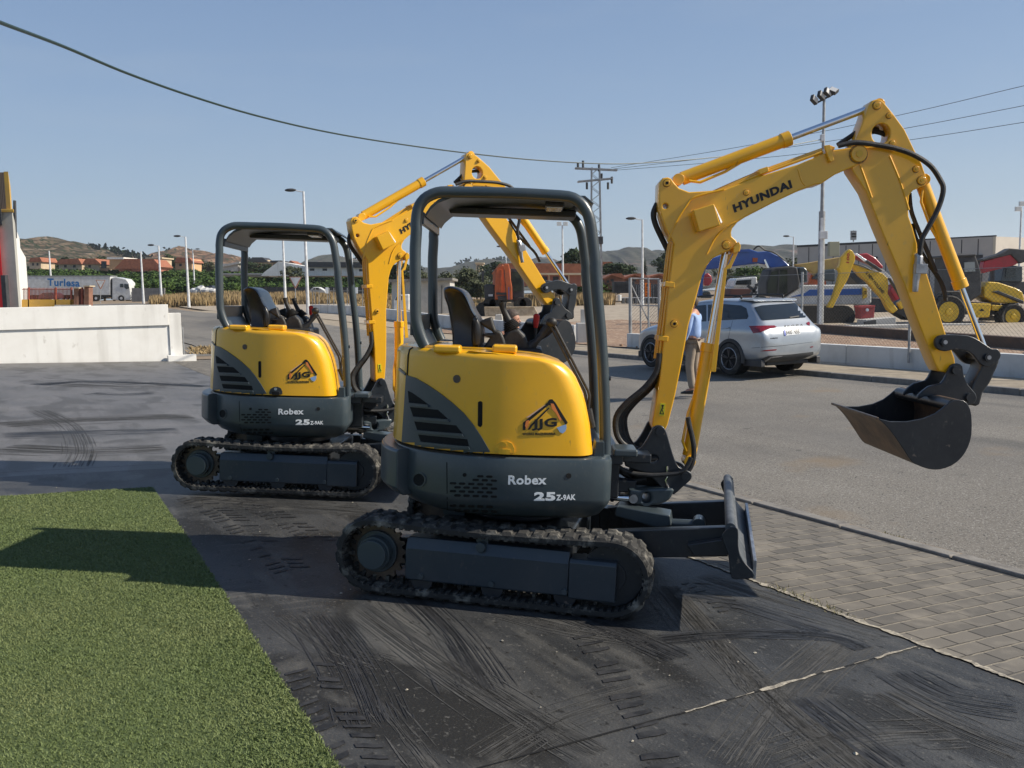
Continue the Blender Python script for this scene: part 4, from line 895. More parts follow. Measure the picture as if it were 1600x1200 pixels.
    for sd_ in (-1, 1):
        yo, yi = .75 * sd_, .50 * sd_; ya, yb = min(yo, yi), max(yo, yi)
        loop = []
        x0, x1 = ox - L2 + rr_ + .03, ox + L2 - rr_ - .03; zc = .245
        n_ = 16
        for i in range(n_ + 1): a = math.pi / 2 + math.pi * i / n_; loop.append((x0 + rr_ * math.cos(a), zc + rr_ * math.sin(a)))
        k_ = 18
        for i in range(1, k_): loop.append((x0 + (x1 - x0) * i / k_, zc - rr_))
        for i in range(n_ + 1): a = -math.pi / 2 + math.pi * i / n_; loop.append((x1 + rr_ * math.cos(a), zc + rr_ * math.sin(a)))
        for i in range(1, k_): loop.append((x1 + (x0 - x1) * i / k_, zc + rr_ - .018 * math.sin(math.pi * i / k_)))
        # resample evenly
        tot = 0; P = loop + [loop[0]]; seg_ = [math.dist(a, b) for a, b in zip(P, P[1:])]; tot = sum(seg_); M_ = 92; pts = []
        for i in range(M_):
            s_ = tot * i / M_; j = 0
            while s_ > seg_[j]: s_ -= seg_[j]; j += 1
            t = s_ / seg_[j]; pts.append((P[j][0] + (P[j + 1][0] - P[j][0]) * t, P[j][1] + (P[j + 1][1] - P[j][1]) * t))
        nor = []
        for i in range(M_):
            a, b = pts[i - 1], pts[(i + 1) % M_]; d = V((b[0] - a[0], b[1] - a[1])).normalized(); nor.append((-d.y, d.x) if True else 0)
        cxx = sum(p[0] for p in pts) / M_
        nor = [(n0, n1) if ((p[0] - max(x0, min(x1, p[0]))) * n0 + (p[1] - zc) * n1) > 0 else (-n0, -n1) for (n0, n1), p in zip(nor, pts)]
        m = MB(); vsx = []
        for p, n0 in zip(pts, nor):
            for y_, h_ in ((ya, -.022), (ya, .004), (ya + .006, .010), (yb - .006, .010), (yb, .004), (yb, -.022)): vsx.append((p[0] + n0[0] * h_, y_, p[1] + n0[1] * h_))
        fsx = []
        for i in range(M_):
            for k in range(6): fsx.append((i * 6 + k, i * 6 + (k + 1) % 6, ((i + 1) % M_) * 6 + (k + 1) % 6, ((i + 1) % M_) * 6 + k))
        m.add(vsx, fsx)
        # tread lugs, two staggered rows, with sloping sides
        for i in range(0, M_, 2):
            for row in (0, 1):
                ii = (i + row) % M_; p, n0 = pts[ii], nor[ii]; t = (-n0[1], n0[0])
                yA, yB = (ya + .004, (ya + yb) / 2 - .004) if row == 0 else ((ya + yb) / 2 + .004, yb - .004)
                def lug(h, w, y_, sl=0): return (p[0] + n0[0] * h + t[0] * (w + sl), y_, p[1] + n0[1] * h + t[1] * (w + sl))
                q = [lug(.008, -.036, yA), lug(.008, .032, yA), lug(.008, .036, yB), lug(.008, -.032, yB), lug(.0225, -.026, yA + .010), lug(.0225, .020, yA + .010), lug(.0225, .026, yB - .010), lug(.0225, -.020, yB - .010)]
                m.add(q, [(3, 2, 1, 0), (4, 5, 6, 7), (0, 1, 5, 4), (1, 2, 6, 5), (2, 3, 7, 6), (3, 0, 4, 7)])
        for i in range(M_):                           # ribs and guide teeth on the inside
            p, n0 = pts[i], nor[i]; t = (-n0[1], n0[0])
            for (y0_, y1_, h_) in ((ya + .006, ya + .07, -.032), (yb - .07, yb - .006, -.032), ((ya + yb) / 2 - .02, (ya + yb) / 2 + .02, -.06)):
                if h_ == -.06 and i % 2: continue
                q = [(p[0] + n0[0] * h + t[0] * w_, y_, p[1] + n0[1] * h + t[1] * w_) for h in (-.018, h_) for w_, y_ in ((-.010, y0_), (.010, y0_), (.010, y1_), (-.010, y1_))]
                m.add(q, [(3, 2, 1, 0), (4, 5, 6, 7), (0, 1, 5, 4), (1, 2, 6, 5), (2, 3, 7, 6), (3, 0, 4, 7)])
        tr = B(m, 'rubber_track', TRK, fn=low, ang=30)
        # drive motor, sprocket, idler, rollers, side frame
        yF = .745 * sd_; yM = .625 * sd_
        sx_, sz_ = x0 + .0, zc
        m = MB(); m.cyl((sx_, yM, sz_), (sx_, .715 * sd_, sz_), .100, 32); m.cyl((sx_, .715 * sd_, sz_), (sx_, yF, sz_), .086, 32); m.cyl((sx_, yM, sz_), (sx_, .66 * sd_, sz_), .125, 32)
        dm = B(m, 'drive_motor', GRY, tr, low, bevel=.004)
        m = MB(); rp = []
        for k in range(76): a = 2 * math.pi * k / 76; rp.append((sx_ + (.178 if k % 4 < 2 else .155) * math.cos(a), sz_ + (.178 if k % 4 < 2 else .155) * math.sin(a)))
        m.prism(rp, yM - .012, yM + .012); B(m, 'sprocket', WORN, tr, low)
        m = MB()
        for yk in (yM - .035 , yM + .035):
            m.cyl((x1, yk - .012, zc), (x1, yk + .012, zc), .172, 36)
        m.cyl((x1, yM - .06, zc), (x1, yM + .06, zc), .08, 20); m.cyl((x1, yM - .02, zc), (x1, yM + .02, zc), .14, 30); B(m, 'idler_wheel', DRK, tr, low, bevel=.003)
        for xr in (-.42, .0, .42):
            m = MB(); m.cyl((xr + .02, yM - .09, .118), (xr + .02, yM + .09, .118), .066, 24); ro_ = B(m, 'track_roller', DRK, tr, low, bevel=.004)
            m = MB(); m.cyl((xr + .02, .725 * sd_, .148), (xr + .02, .744 * sd_, .148), .017, 8); B(m, 'roller_bolt', GRY, tr, low)
        m = MB(); m.cyl((-.05, .66 * sd_, .352), (-.05, .742 * sd_, .352), .028, 16); m.cyl((-.05, yM - .07, .378), (-.05, yM + .07, .378), .036, 16); B(m, 'top_roller', GRY, tr, low, bevel=.003)
        xa, xb, xc = sx_ + .205, x1 - .255 + .02, x1 - .0
        fp = [(xa + .03, .145), (xb, .145), (xb, .300), (xb - .02, .355), (xa + .05, .355), (xa, .325), (xa, .175)]
        m = MB(); yy0, yy1 = sorted((.60 * sd_, .70 * sd_))
        sec = [(.60, .118), (.724, .118), (.730, .128), (.730, .305), (.70, .368), (.60, .368)]
        rings = []
        for x_, kx in ((xa, .93), (xa + .02, 1), (xb, 1)): rings.append([V((x_, s0 * sd_, .245 + (z0 - .245) * kx)) for s0, z0 in sec])
        m.loft(rings); fo = B(m, 'track_frame', FRM, tr, low, bevel=.005, ang=18)
        m = MB(); rings = []
        for x_ in (xb + .003, x1 + .03): rings.append([V((x_, s0 * sd_, z0)) for s0, z0 in [(.60, .112), (.736, .112), (.741, .122), (.741, .318), (.725, .336), (.60, .336)]])
        m.loft(rings); B(m, 'tensioner_cover', FRM, tr, low, bevel=.005, ang=18)
        m = MB(); m.box(xa - .1, xa + .2, .56 * sd_ - .04, .56 * sd_ + .04, .16, .33); B(m, 'frame_rail', DRK, tr, low)
    # ---- dozer blade
    zB = lambda p, y: [NTRK.onY(a, b, y) for a, b in Z(p, 780, 740, 3.81)]
    bp_ = crom(zB([(1362, 345), (1390, 333), (1418, 338), (1425, 370), (1425, 440), (1436, 500), (1470, 555), (1512, 600), (1515, 636), (1450, 643), (1385, 638), (1372, 560), (1362, 490), (1335, 420), (1328, 380)], -.75), 2, True)
    cx_ = sum(p[0] for p in bp_) / len(bp_); cz_ = sum(p[1] for p in bp_) / len(bp_)
    back_ = zB([(1390, 333), (1425, 370), (1425, 440), (1436, 500), (1470, 555), (1512, 600), (1515, 636)], -.75); back_ = crom(back_, 4)
    m = MB(); th = [(p[0] - .016, p[1]) for p in back_]
    m.prism(back_ + list(reversed(th)), -.74, .74); bl = B(m, 'dozer_blade', WGR, fn=low, bevel=.003)
    for y0, y1 in ((-.752, -.738), (.738, .752)):
        m = MB(); plate(bp_, y0, y1, .004, mb=m); B(m, 'blade_end_plate', DRK, bl, low)
    tpb = back_[0]; m = MB(); m.cyl((tpb[0] - .008, -.735, tpb[1] - .012), (tpb[0] - .008, .735, tpb[1] - .012), .028, 20); B(m, 'blade_top_tube', WGR, bl, low)
    lo_ = back_[-1]; m = MB(); m.box(lo_[0] - .005, lo_[0] + .013, -.735, .735, lo_[1] - .01, lo_[1] + .09, ); B(m, 'blade_cutting_edge', STL, bl, low, bevel=.002)
    for y_ in (-.36, .36):
        am = zB([(560, 360), (700, 340), (1370, 322), (1362, 495), (1180, 497), (900, 500), (700, 470)], -.36)
        m = MB(); plate([(p[0], p[1]) for p in am], y_ - .035, y_ + .035, .006, mb=m); B(m, 'blade_arm', DRK, bl, low)
    gz_ = zB([(1120, 430), (1330, 400), (1365, 440), (1362, 495), (1160, 495)], -.45)
    m = MB(); m.prism(gz_, -.47, -.40); B(m, 'blade_gusset', DRK, bl, low, bevel=.005)
    bcv = zB([(700, 200), (720, 195), (1020, 250), (1028, 310), (940, 320), (690, 250)], -.1)
    m = MB(); m.prism(bcv, -.13, .05); B(m, 'blade_cylinder_cover', GRY, bl, low, bevel=.008)
    a, b = zB([(1000, 300), (1190, 300)], -.04); m = MB(); m.cyl((a[0], -.04, a[1]), (b[0] + .02, -.04, b[1] - .01), .03, 16); m.cyl((b[0], -.10, b[1]), (b[0], .02, b[1]), .04, 16); B(m, 'blade_cylinder', GRY, bl, low)
    m = MB(); q = zB([(1350, 60), (1345, 30), (1365, 12), (1395, 15), (1402, 60), (1410, 110)], .6); m.tube(crom([(p[0], .68, p[1]) for p in q], 4), .012, 8)
    return root
def UZ_px(p, x0, y0, k): return Z(p, x0, y0, k)
excavator(NEAR, -11.5, (0, 0, 0, 0, 0), 'nearer yellow mini excavator, biggest thing in view, bucket hanging over the street', None)
excavator(FAR, -5.7, (20.698, 9.054, 6.224, .5552, -.1264), 'farther yellow mini excavator beyond the artificial lawn, its bucket behind the other one\'s seat', None)

# ================================================================== THE FAR SIDE OF THE STREET AND BEYOND
def PXB(mb, x0, x1, yb, yt, D, dep):                 # a block seen between pixel columns x0,x1 and rows yt,yb, front face D metres ahead
    a = at(x0, yb, D); b = at(x1, yb, D); t = at((x0 + x1) / 2, yt, D); zb = at((x0 + x1) / 2, yb, D).z
    return mb.box(a.x, b.x, D, D + dep, zb, t.z)
def PXP(mb, pts, D, th):                             # an outline seen in pixels, D metres ahead, th thick
    P = [at(x, y, D) for x, y in pts]; return mb.prism([(p.x, p.z) for p in P], D, D + th)
def PX3(p, D): return at(p[0], p[1], D)
def thing(name, label, cat, x, y, group=None):
    return empty(name, (x, y, G(x, y)), 0, label, cat, group)
def put(mb, name, m, t, **k):                        # world-space geometry becomes a part of thing t
    mb.v = [v - t.location for v in mb.v]; return mb.build(name, m, t, **k)

LAMPW = mat('white_galvanised', (.66, .68, .69), (.5, .51, .52), rough=.5, scale=3)
GALV = mat('galvanised', (.36, .37, .37), (.25, .255, .26), rough=.5, metal=.3, scale=5)
DGL = mat('dark_glass', (.012, .016, .018), rough=.06, coat=.5)
DARK = mat('dark_grey', (.03, .032, .035), (.05, .05, .052), rough=.6, scale=3)
BRICK = mat('red_brick', (.26, .13, .085), (.19, .10, .07), rough=.9, scale=4, bump=.3)
TILE = mat('roof_tiles', (.36, .135, .07), (.24, .09, .05), rough=.85, scale=2.5, bump=.4, bscale=6)
CREAM = mat('cream_render', (.55, .45, .31), (.47, .37, .25), rough=.9, scale=.5)
PEACH = mat('peach_render', (.66, .40, .20), (.58, .36, .2), rough=.9, scale=.5)
SALMON = mat('salmon_paint', (.42, .16, .10), (.35, .13, .09), rough=.7, scale=2)
OCHRE = mat('ochre_paint', (.60, .36, .06), (.52, .32, .08), rough=.8, scale=1)
REDP = mat('red_panel', (.62, .01, .015), rough=.4)
BROWN = mat('brown_cladding', (.10, .07, .05), (.14, .10, .07), rough=.7, scale=1.5)
STEELB = mat('beige_panels', (.52, .48, .42), (.46, .42, .37), rough=.7, scale=.3)
BLUEP = mat('blue_paint', (.015, .06, .27), (.02, .08, .32), rough=.35, coat=.4, scale=2)
WHP = mat('white_paint', (.66, .67, .66), (.52, .52, .5), rough=.4, coat=.3, scale=1.5)
YELB = mat('yellow_machine_paint', (.66, .42, .02), (.5, .33, .03), rough=.45, coat=.2, scale=3, mix=(.4, .8))
ORGP = mat('orange_machine_paint', (.55, .11, .02), (.34, .08, .025), rough=.5, coat=.2, scale=3, mix=(.35, .75))
REDB = mat('red_machine_paint', (.40, .012, .025), (.3, .015, .02), rough=.4, coat=.3, scale=2)
DUST = mat('dusty_steel', (.50, .41, .29), (.34, .27, .19), rough=.8, scale=4, bump=.2)
TYRE = mat('tyre_rubber', (.02, .02, .02), (.05, .046, .04), rough=.85, scale=12, bump=.3)
BARK = mat('bark', (.10, .075, .05), (.06, .045, .03), rough=.95, scale=6, bump=.5, bscale=12)
GLASSY = mat('tinted_glass', (.045, .055, .035), (.012, .016, .014), rough=.15, scale=1.2, mix=(.4, .6), spec=.3)
ORS = mat('orange_sign_face', (.80, .19, .015), rough=.6)
CLOTHW = mat('white_tarpaulin', (.62, .62, .6), (.45, .45, .44), rough=.9, scale=3, bump=.5)

# ---- white perimeter wall across the forecourt
t = thing('boundary_wall', 'low white rendered wall across the left of the forecourt with a capped end', 'wall', *uv2xy(0, 28.35))
def uvbox(mb, u0, u1, v0, v1, z0, z1):
    P = [(*uv2xy(u, v), z) for z in (z0, z1) for v in (v0, v1) for u in (u0, u1)]
    return mb.add(P, [(0, 2, 3, 1), (4, 5, 7, 6), (0, 1, 5, 4), (2, 6, 7, 3), (0, 4, 6, 2), (1, 3, 7, 5)])
m = MB(); uvbox(m, -9, 4.05, 28.34, 28.62, -.2, 1.02); put(m, 'wall_base', WHITEW, t, bevel=.012)
m = MB(); uvbox(m, -9, 4.05, 28.28, 28.62, 1.022, 1.64); put(m, 'wall_upper', WHITEW, t, bevel=.012)
m = MB(); uvbox(m, 4.053, 4.40, 28.30, 28.60, -.2, 1.38); put(m, 'wall_end', WHITEW, t, bevel=.012)
m = MB(); uvbox(m, 3.95, 4.75, 28.10, 28.28, -.2, .13); put(m, 'end_footing', WHITEW, t, bevel=.01)
m = MB(); a = uv2xy(4.44, 28.34); m.cyl((*a, -.1), (*a, .95), .02, 8); put(m, 'conduit', GALV, t)

# ---- long low wall on the far side of the street
WALLP = mat('weathered_white_wall', (.62, .63, .62), (.44, .44, .42), rough=.85, scale=1.1, mix=(.42, .8), bump=.2, bscale=25, detail=10)
mix_layer(WALLP, noise_mask(WALLP, 3, .55, .75, (1, 1, .15), 8), (.38, .37, .34))
def wall_run(u0v0, u1v1, h, label):
    (x0, y0), (x1, y1) = u0v0, u1v1; d = V((x1 - x0, y1 - y0)); L = d.length; d.normalize(); n = V((-d.y, d.x)) * .11
    t = thing('street_wall', label, 'wall', x0, y0)
    m = MB(); k = max(1, int(L / 4.0))
    for i in range(k):
        a = V((x0, y0)) + d * (L * i / k + .006); b = V((x0, y0)) + d * (L * (i + 1) / k - .006)
        za, zb = G(*a), G(*b)
        P = [(a.x - n.x, a.y - n.y, za - .3), (a.x + n.x, a.y + n.y, za - .3), (b.x - n.x, b.y - n.y, zb - .3), (b.x + n.x, b.y + n.y, zb - .3)]
        P += [(p[0], p[1], (za if q < 2 else zb) + h) for q, p in enumerate(P)]
        m.add(P, [(0, 2, 3, 1), (4, 5, 7, 6), (0, 4, 6, 2), (1, 3, 7, 5), (0, 1, 5, 4), (2, 6, 7, 3)])
    put(m, 'wall_panel', WALLP, t, bevel=.012); return t
WA = (3.75, 28.4); WB = uv2xy(16.65, -3)
wall_run(WA, WB, .47, 'long pale low wall behind the silver car, carrying the chain-link fence')
wall_run((2.35, 32.2), (-16.5, 75), .62, 'pale low wall beyond the street, left of the yard gate')
t = thing('gate_pillar', 'square pale concrete gate pillar right behind the nearer canopy post', 'pillar', 2.55, 31.6)
m = MB(); m.box(2.30, 3.0, 31.2, 31.8, -.1, .72); put(m, 'pillar_base', GREYW, t, bevel=.02); m = MB(); m.box(2.45, 2.62, 31.4, 31.55, .72, 1.2); put(m, 'pillar_stub', GREYW, t, bevel=.01)

# ---- chain-link fence on the wall
def mesh_span(a, b, z0, z1, pitch=.085, w=.003):
    mb = MB(); a, b = V(a), V(b); d = b - a; L = d.length; d.normalize(); H = z1 - z0; off = V((-d.y, d.x)) * .004
    k = int((L + H) / pitch)
    for s_ in (1, -1):
        for i in range(k):
            x0 = i * pitch - (H if s_ > 0 else 0); x1 = x0 + H * 1
            p, q = (x0, z0), (x1, z1)
            if s_ < 0: p, q = (x0, z1), (x1, z0)
            # clip to the span
            def cl(p, q):
                (xa, za), (xb, zb) = p, q
                if xa < 0: t = -xa / (xb - xa); xa, za = 0, za + (zb - za) * t
                if xb > L: t = (L - xa) / (xb - xa); xb, zb = L, za + (zb - za) * t
                return (xa, za), (xb, zb)
            if q[0] <= 0 or p[0] >= L: continue
            (xa, za), (xb, zb) = cl(p, q)
            A = a + d * xa + off * s_; B_ = a + d * xb + off * s_
            mb.add([(A.x - d.x * w, A.y - d.y * w, za), (A.x + d.x * w, A.y + d.y * w, za), (B_.x + d.x * w, B_.y + d.y * w, zb), (B_.x - d.x * w, B_.y - d.y * w, zb)], [(0, 1, 2, 3)])
    return mb
t = thing('chain_link_fence', 'long wire mesh fence on posts along the low wall beside the yard', 'fence', *WB)
posts = []
u_ = 16.65
for i, v in enumerate([-2.5, .5, 3.5, 6.5, 9.55, 12.6, 15.6, 18.6, 21.6]):
    x, y = uv2xy(u_ + .05, v); z = G(x, y) + .47; m = MB(); m.cyl((x, y, z - .3), (x, y, z + 1.72), .028, 10); put(m, 'fence_post', GALV, t); posts.append((x, y, z))
FM = mat('mesh_wire', (.11, .11, .105), rough=.5, metal=.4)
for p, q in zip(posts, posts[1:]):
    m = mesh_span((p[0], p[1]), (q[0], q[1]), p[2] + .03, p[2] + 1.66); o = put(m, 'wire_mesh', FM, t, smooth=False, fix=False)
    m = MB(); m.cyl((p[0], p[1], p[2] + 1.66), (q[0], q[1], q[2] + 1.66), .006, 6); put(m, 'tension_wire', GALV, t)
def stones():
    r = random.Random(9); m = MB()
    for k in range(420):
        u, v = 16.9 + abs(r.gauss(0, 2.2)), r.uniform(-2, 24); x, y = uv2xy(u, v); s_ = r.uniform(.02, .09); c = V((x, y, G(x, y) + .05 + s_ * .3))
        m.ell(c, s_ * r.uniform(.7, 1.4), s_ * r.uniform(.7, 1.3), s_ * r.uniform(.4, .8), 6, 3)
    o = m.build('rubble', SOIL2, smooth=False, fix=False); tag(o, kind='stuff')
stones()
# yard gate with the orange notice
t = thing('yard_gate', 'open mesh gate leaf with an orange notice, left of the yellow boom', 'gate', 3.9, 29.5)
m = MB(); g0 = at(984, 520, 29.0); gt = at(984, 434, 29.0)
def post(x, D, yb, yt, r=.03): a = at(x, yb, D); b = at(x, yt, D); mm = MB(); mm.cyl((a.x, D, a.z), (a.x, D, b.z), r, 10); return mm
put(post(985, 29, 522, 434, .055), 'gate_post', GALV, t); put(post(1001, 29.6, 520, 437, .03), 'gate_post', GALV, t); put(post(1030, 29, 526, 437, .05), 'gate_post', GALV, t)
m = MB(); a, b, c, d = (at(*p, 29) for p in ((985, 435), (1030, 436), (1030, 478), (985, 477)))
m.cyl(a, b, .025, 8); m.cyl(c, d, .02, 8); m.cyl(at(985, 442, 29), at(1018, 512, 29), .022, 8); put(m, 'gate_frame', GALV, t)
a, b, c = at(985, 518, 29.02), at(1030, 518, 29.02), at(985, 436, 29.02); m = mesh_span((a.x, 29.02), (b.x, 29.02), a.z, c.z, .11, .005); put(m, 'wire_mesh', FM, t, smooth=False, fix=False)
t = thing('notice_board', 'orange printed notice tied to the yard gate', 'sign', at(1012, 450, 28.9).x, 28.9)
m = MB(); PXP(m, [(1007.5, 442), (1016.5, 442), (1016.5, 463.5), (1007.5, 463.5)], 28.88, .02); sg = put(m, 'sign_board', ORS, t)
m = MB(); PXP(m, [(1010.6, 444), (1013.8, 443.6), (1014, 447.6), (1012, 448.6), (1010.3, 447.4)], 28.872, .006); put(m, 'sign_symbol', INK, t, smooth=False)
SGI = mat('sign_print', (.25, .06, .01), rough=.6)
for y_ in (450.3, 453.0, 458.2, 461.0):
    m = MB(); PXP(m, [(1009, y_), (1015.2, y_), (1015.2, y_ + 1.2), (1009, y_ + 1.2)], 28.872, .006); put(m, 'sign_print', SGI, t, smooth=False)

# ---- street lamps and poles
def lamp(xt, yt, yb, D, head, label, r=.07, hx=None, twin=False):
    a = at(xt, yt, D); x = a.x; z0 = G(x, D) - .1; t = thing('street_lamp', label, 'street lamp', x, D, 'street lamps along the roads')
    m = MB(); m.tube([(x, D, z0), (x, D, z0 + 1.2), (x, D, a.z)], [r * 1.4, r * 1.2, r * .75], 10); put(m, 'pole', LAMPW, t)
    if head:
        for s_ in ((-1, 1) if twin else (head,)):
            m = MB(); e = V((x + s_ * .75, D, a.z + .12)); m.cyl((x, D, a.z - .05), e, .035, 8)
            put(m, 'lamp_arm', LAMPW, t); m = MB(); m.ell(e + V((s_ * .15, 0, -.02)), .42, .16, .12, 12, 6); put(m, 'lamp_head', DARK, t)
    return t
lamp(289.6, 370, 480, 100, -1, 'white street lamp just left of the farther canopy, tallest of the left group', .12)
lamp(247.6, 384, 474, 108, -1, 'white street lamp second from the farther excavator on its left', .12)
lamp(219.7, 393, 471, 122, 0, 'bare white pole to the right of the parked lorry', .13)
lamp(76.5, 392, 470, 165, 0, 'bare white pole rising behind the lorry trailer', .16)
lamp(301, 390, 439, 165, 1, 'short distant street lamp in the orchard left of the farther canopy', .13)
lamp(474, 299, 491, 64, -1, 'tall white street lamp seen through the farther canopy, right one', .10)
lamp(441, 351, 483, 88, -1, 'white street lamp seen through the farther canopy, left one', .11)
lamp(549, 380, 449, 118, -1, 'slim far street lamp behind the farther canopy front post', .1)
lamp(1003.6, 343, 470, 72, -1, 'white street lamp above the orange gate notice', .09)
lamp(790.6, 386, 450, 125, -1, 'distant small lamp above the orange excavator', .07)
lamp(1240, 370, 430, 112, -1, 'street lamp left of the beige warehouse', .09)
t = lamp(878.6, 352, 478, 78, 0, 'twin floodlight mast seen inside the nearer canopy', .09)
for s_ in (-1, 1): m = MB(); a = at(878.6 + s_ * 5, 349.5, 78); m.box(a.x - .2, a.x + .2, a.y - .1, a.y + .1, a.z - .16, a.z + .16); put(m, 'floodlight', LENS, t, bevel=.02)
t = lamp(1596, 325, 500, 62, 0, 'floodlight mast at the right edge above the red boom', .07)
for s_, dz in ((-1, .0), (.2, .35)): m = MB(); a = at(1596 + s_ * 5, 324, 62); m.box(a.x - .2, a.x + .2, a.y - .1, a.y + .1, a.z - .25 + dz, a.z + .05 + dz); put(m, 'floodlight', LENS, t, bevel=.02)
# tall mast in the yard with floodlights
D = 40.6; a = at(1287.5, 165, D); x = a.x
t = thing('floodlight_mast', 'tall grey steel mast with four floodlights between the booms and the beige warehouse', 'mast', x, D)
m = MB(); m.tube([(x, D, -.1), (x, D, 5.2)], [.15, .14], 12); m.tube([(x, D, 5.2), (x, D, 10.2)], [.085, .06], 12); put(m, 'pole', GALV, t)
m = MB(); p = at(1281, 420, D); m.box(p.x - .07, p.x + .03, D - .25, D - .17, 0, 4.9); put(m, 'cable_trunking', LAMPW, t)
m = MB(); m.bar(at(1272, 163, D), at(1304, 146, D), .08, .08); put(m, 'head_bar', DARK, t)
for (px_, py_, rx) in ((1272, 156, .5), (1283, 149.5, .5), (1293, 144.5, .4), (1302, 142, -.6)):
    p = at(px_, py_, D - .1); M_ = Matrix.Translation(p) @ Matrix.Rotation(.6, 4, 'Y') @ Matrix.Rotation(rx, 4, 'Z') @ Matrix.Rotation(-.5, 4, 'X')
    m = MB(); m.box(-.19, .19, -.08, .08, -.15, .15, M_); f_ = put(m, 'floodlight', DARK, t, bevel=.02); m = MB(); m.box(-.16, .16, -.095, -.081, -.12, .12, M_); mm = put(m, 'lamp_glass', LENS, f_) if False else put(m, 'lamp_glass', LENS, t)
m = MB(); p = at(1285, 218, D); m.box(p.x - .12, p.x + .05, D - .2, D, p.z - .1, p.z + .2); put(m, 'junction_box', LAMPW, t, bevel=.02); m = MB(); p2 = at(1283, 365, D); m.box(p2.x - .15, p2.x + .2, D - .3, D - .14, p2.z - .25, p2.z + .1); put(m, 'junction_box', LAMPW, t, bevel=.02)
p = at(1303, 385, D + .5); m = MB(); m.box(p.x - .3, p.x + .15, D + .2, D + .5, p.z - .45, p.z + .2); put(m, 'control_box', mat('grey_green_box', (.3, .3, .22), rough=.6), t, bevel=.02)
# lattice pylon
D = 88; a = at(930.5, 262, D); x = a.x
t = thing('lattice_pylon', 'grey lattice power pylon with two cross-arms behind the nearer canopy', 'pylon', x, D)
m = MB(); H_ = a.z
def leg(s0, s1): m.bar((x + s0 * .55, D + s1 * .55, 0), (x + s0 * .38, D + s1 * .38, H_), .10, .10)
for s0 in (-1, 1):
    for s1 in (-1, 1): leg(s0, s1)
n_ = 22
for i in range(n_):
    z0, z1 = H_ * i / n_, H_ * (i + 1) / n_; w0 = .55 - .17 * i / n_; w1 = .55 - .17 * (i + 1) / n_; s_ = 1 if i % 2 else -1
    for d_ in (-1, 1): m.bar((x - s_ * w0, D + d_ * w0, z0), (x + s_ * w1, D + d_ * w1, z1), .045, .045); m.bar((x + d_ * w0, D - s_ * w0, z0), (x + d_ * w1, D + s_ * w1, z1), .06, .06)
put(m, 'lattice_frame', GALV, t, smooth=False)
for y_, xa, xb, yy in ((263, 899, 964, 266), (284, 903, 957, 279)):
    m = MB(); p, q = at(xa, y_, D), at(xb, yy, D)
    for dd in (-.35, .35): m.bar(p + V((0, dd, 0)), q + V((0, dd, 0)), .12, .12)
    for k in range(6): f = k / 5; c = p.lerp(q, f); m.bar(c + V((0, -.35, 0)), c + V((0, .35, 0)), .08, .08)
    put(m, 'cross_arm', GALV, t, smooth=False)
m = MB()
for px_, py_ in ((903, 259), (911, 256), (936, 262), (950, 290), (956, 281), (917, 290), (940, 276)):
    p = at(px_, py_, D); m.cyl(p + V((0, 0, -.35)), p + V((0, 0, .3)), .11, 8)
put(m, 'insulators', DARK, t)
m = MB(); p = at(936, 377, D); m.box(p.x - .3, p.x + .3, D - .9, D - .5, p.z - .3, p.z + .4); put(m, 'pole_box', DARK, t)
# overhead lines
def wire(name, pts, r, label, m_, grp=None):
    P = crom([tuple(at(x, y, d)) for x, y, d in pts], 8); mb = MB(); mb.tube(P, r, 6); o = mb.build(name, m_); tag(o, label, 'cable', grp); return o
CBL = mat('green_black_cable', (.012, .03, .022), rough=.5)
dd = lambda x: 40.6 - (1285 - x) * .0246
wire('overhead_cable', [(x, y, dd(x)) for x, y in ((-60, 10), (0, 35), (100, 73), (200, 115), (300, 150.5), (400, 180.5), (500, 204), (600, 221.5), (720, 238), (830, 249.5), (930, 255.5), (1000, 255), (1100, 247.5), (1180, 237), (1283, 218))], .020, 'thick dark green cable sagging across the whole sky to the tall mast', CBL)
for i, (yr, lb) in enumerate(((134, 'topmost of the three thin wires at upper right'), (163, 'middle one of the three thin wires at upper right'), (187, 'lowest of the three thin wires at upper right'))):
    P = [(955 + i * 3, 262 + i * 2, 88)]
    for f in (.25, .5, .75, 1): xx = 955 + 645 * f; P.append((xx, 262 + i * 2 + (yr - 262) * f + math.sin(f * math.pi) * 9, 88 - 28 * f))
    P.append((1750, yr - (262 - yr) * .27, 54)); wire('power_line', P, .02, lb, DARK, 'thin power lines at upper right')

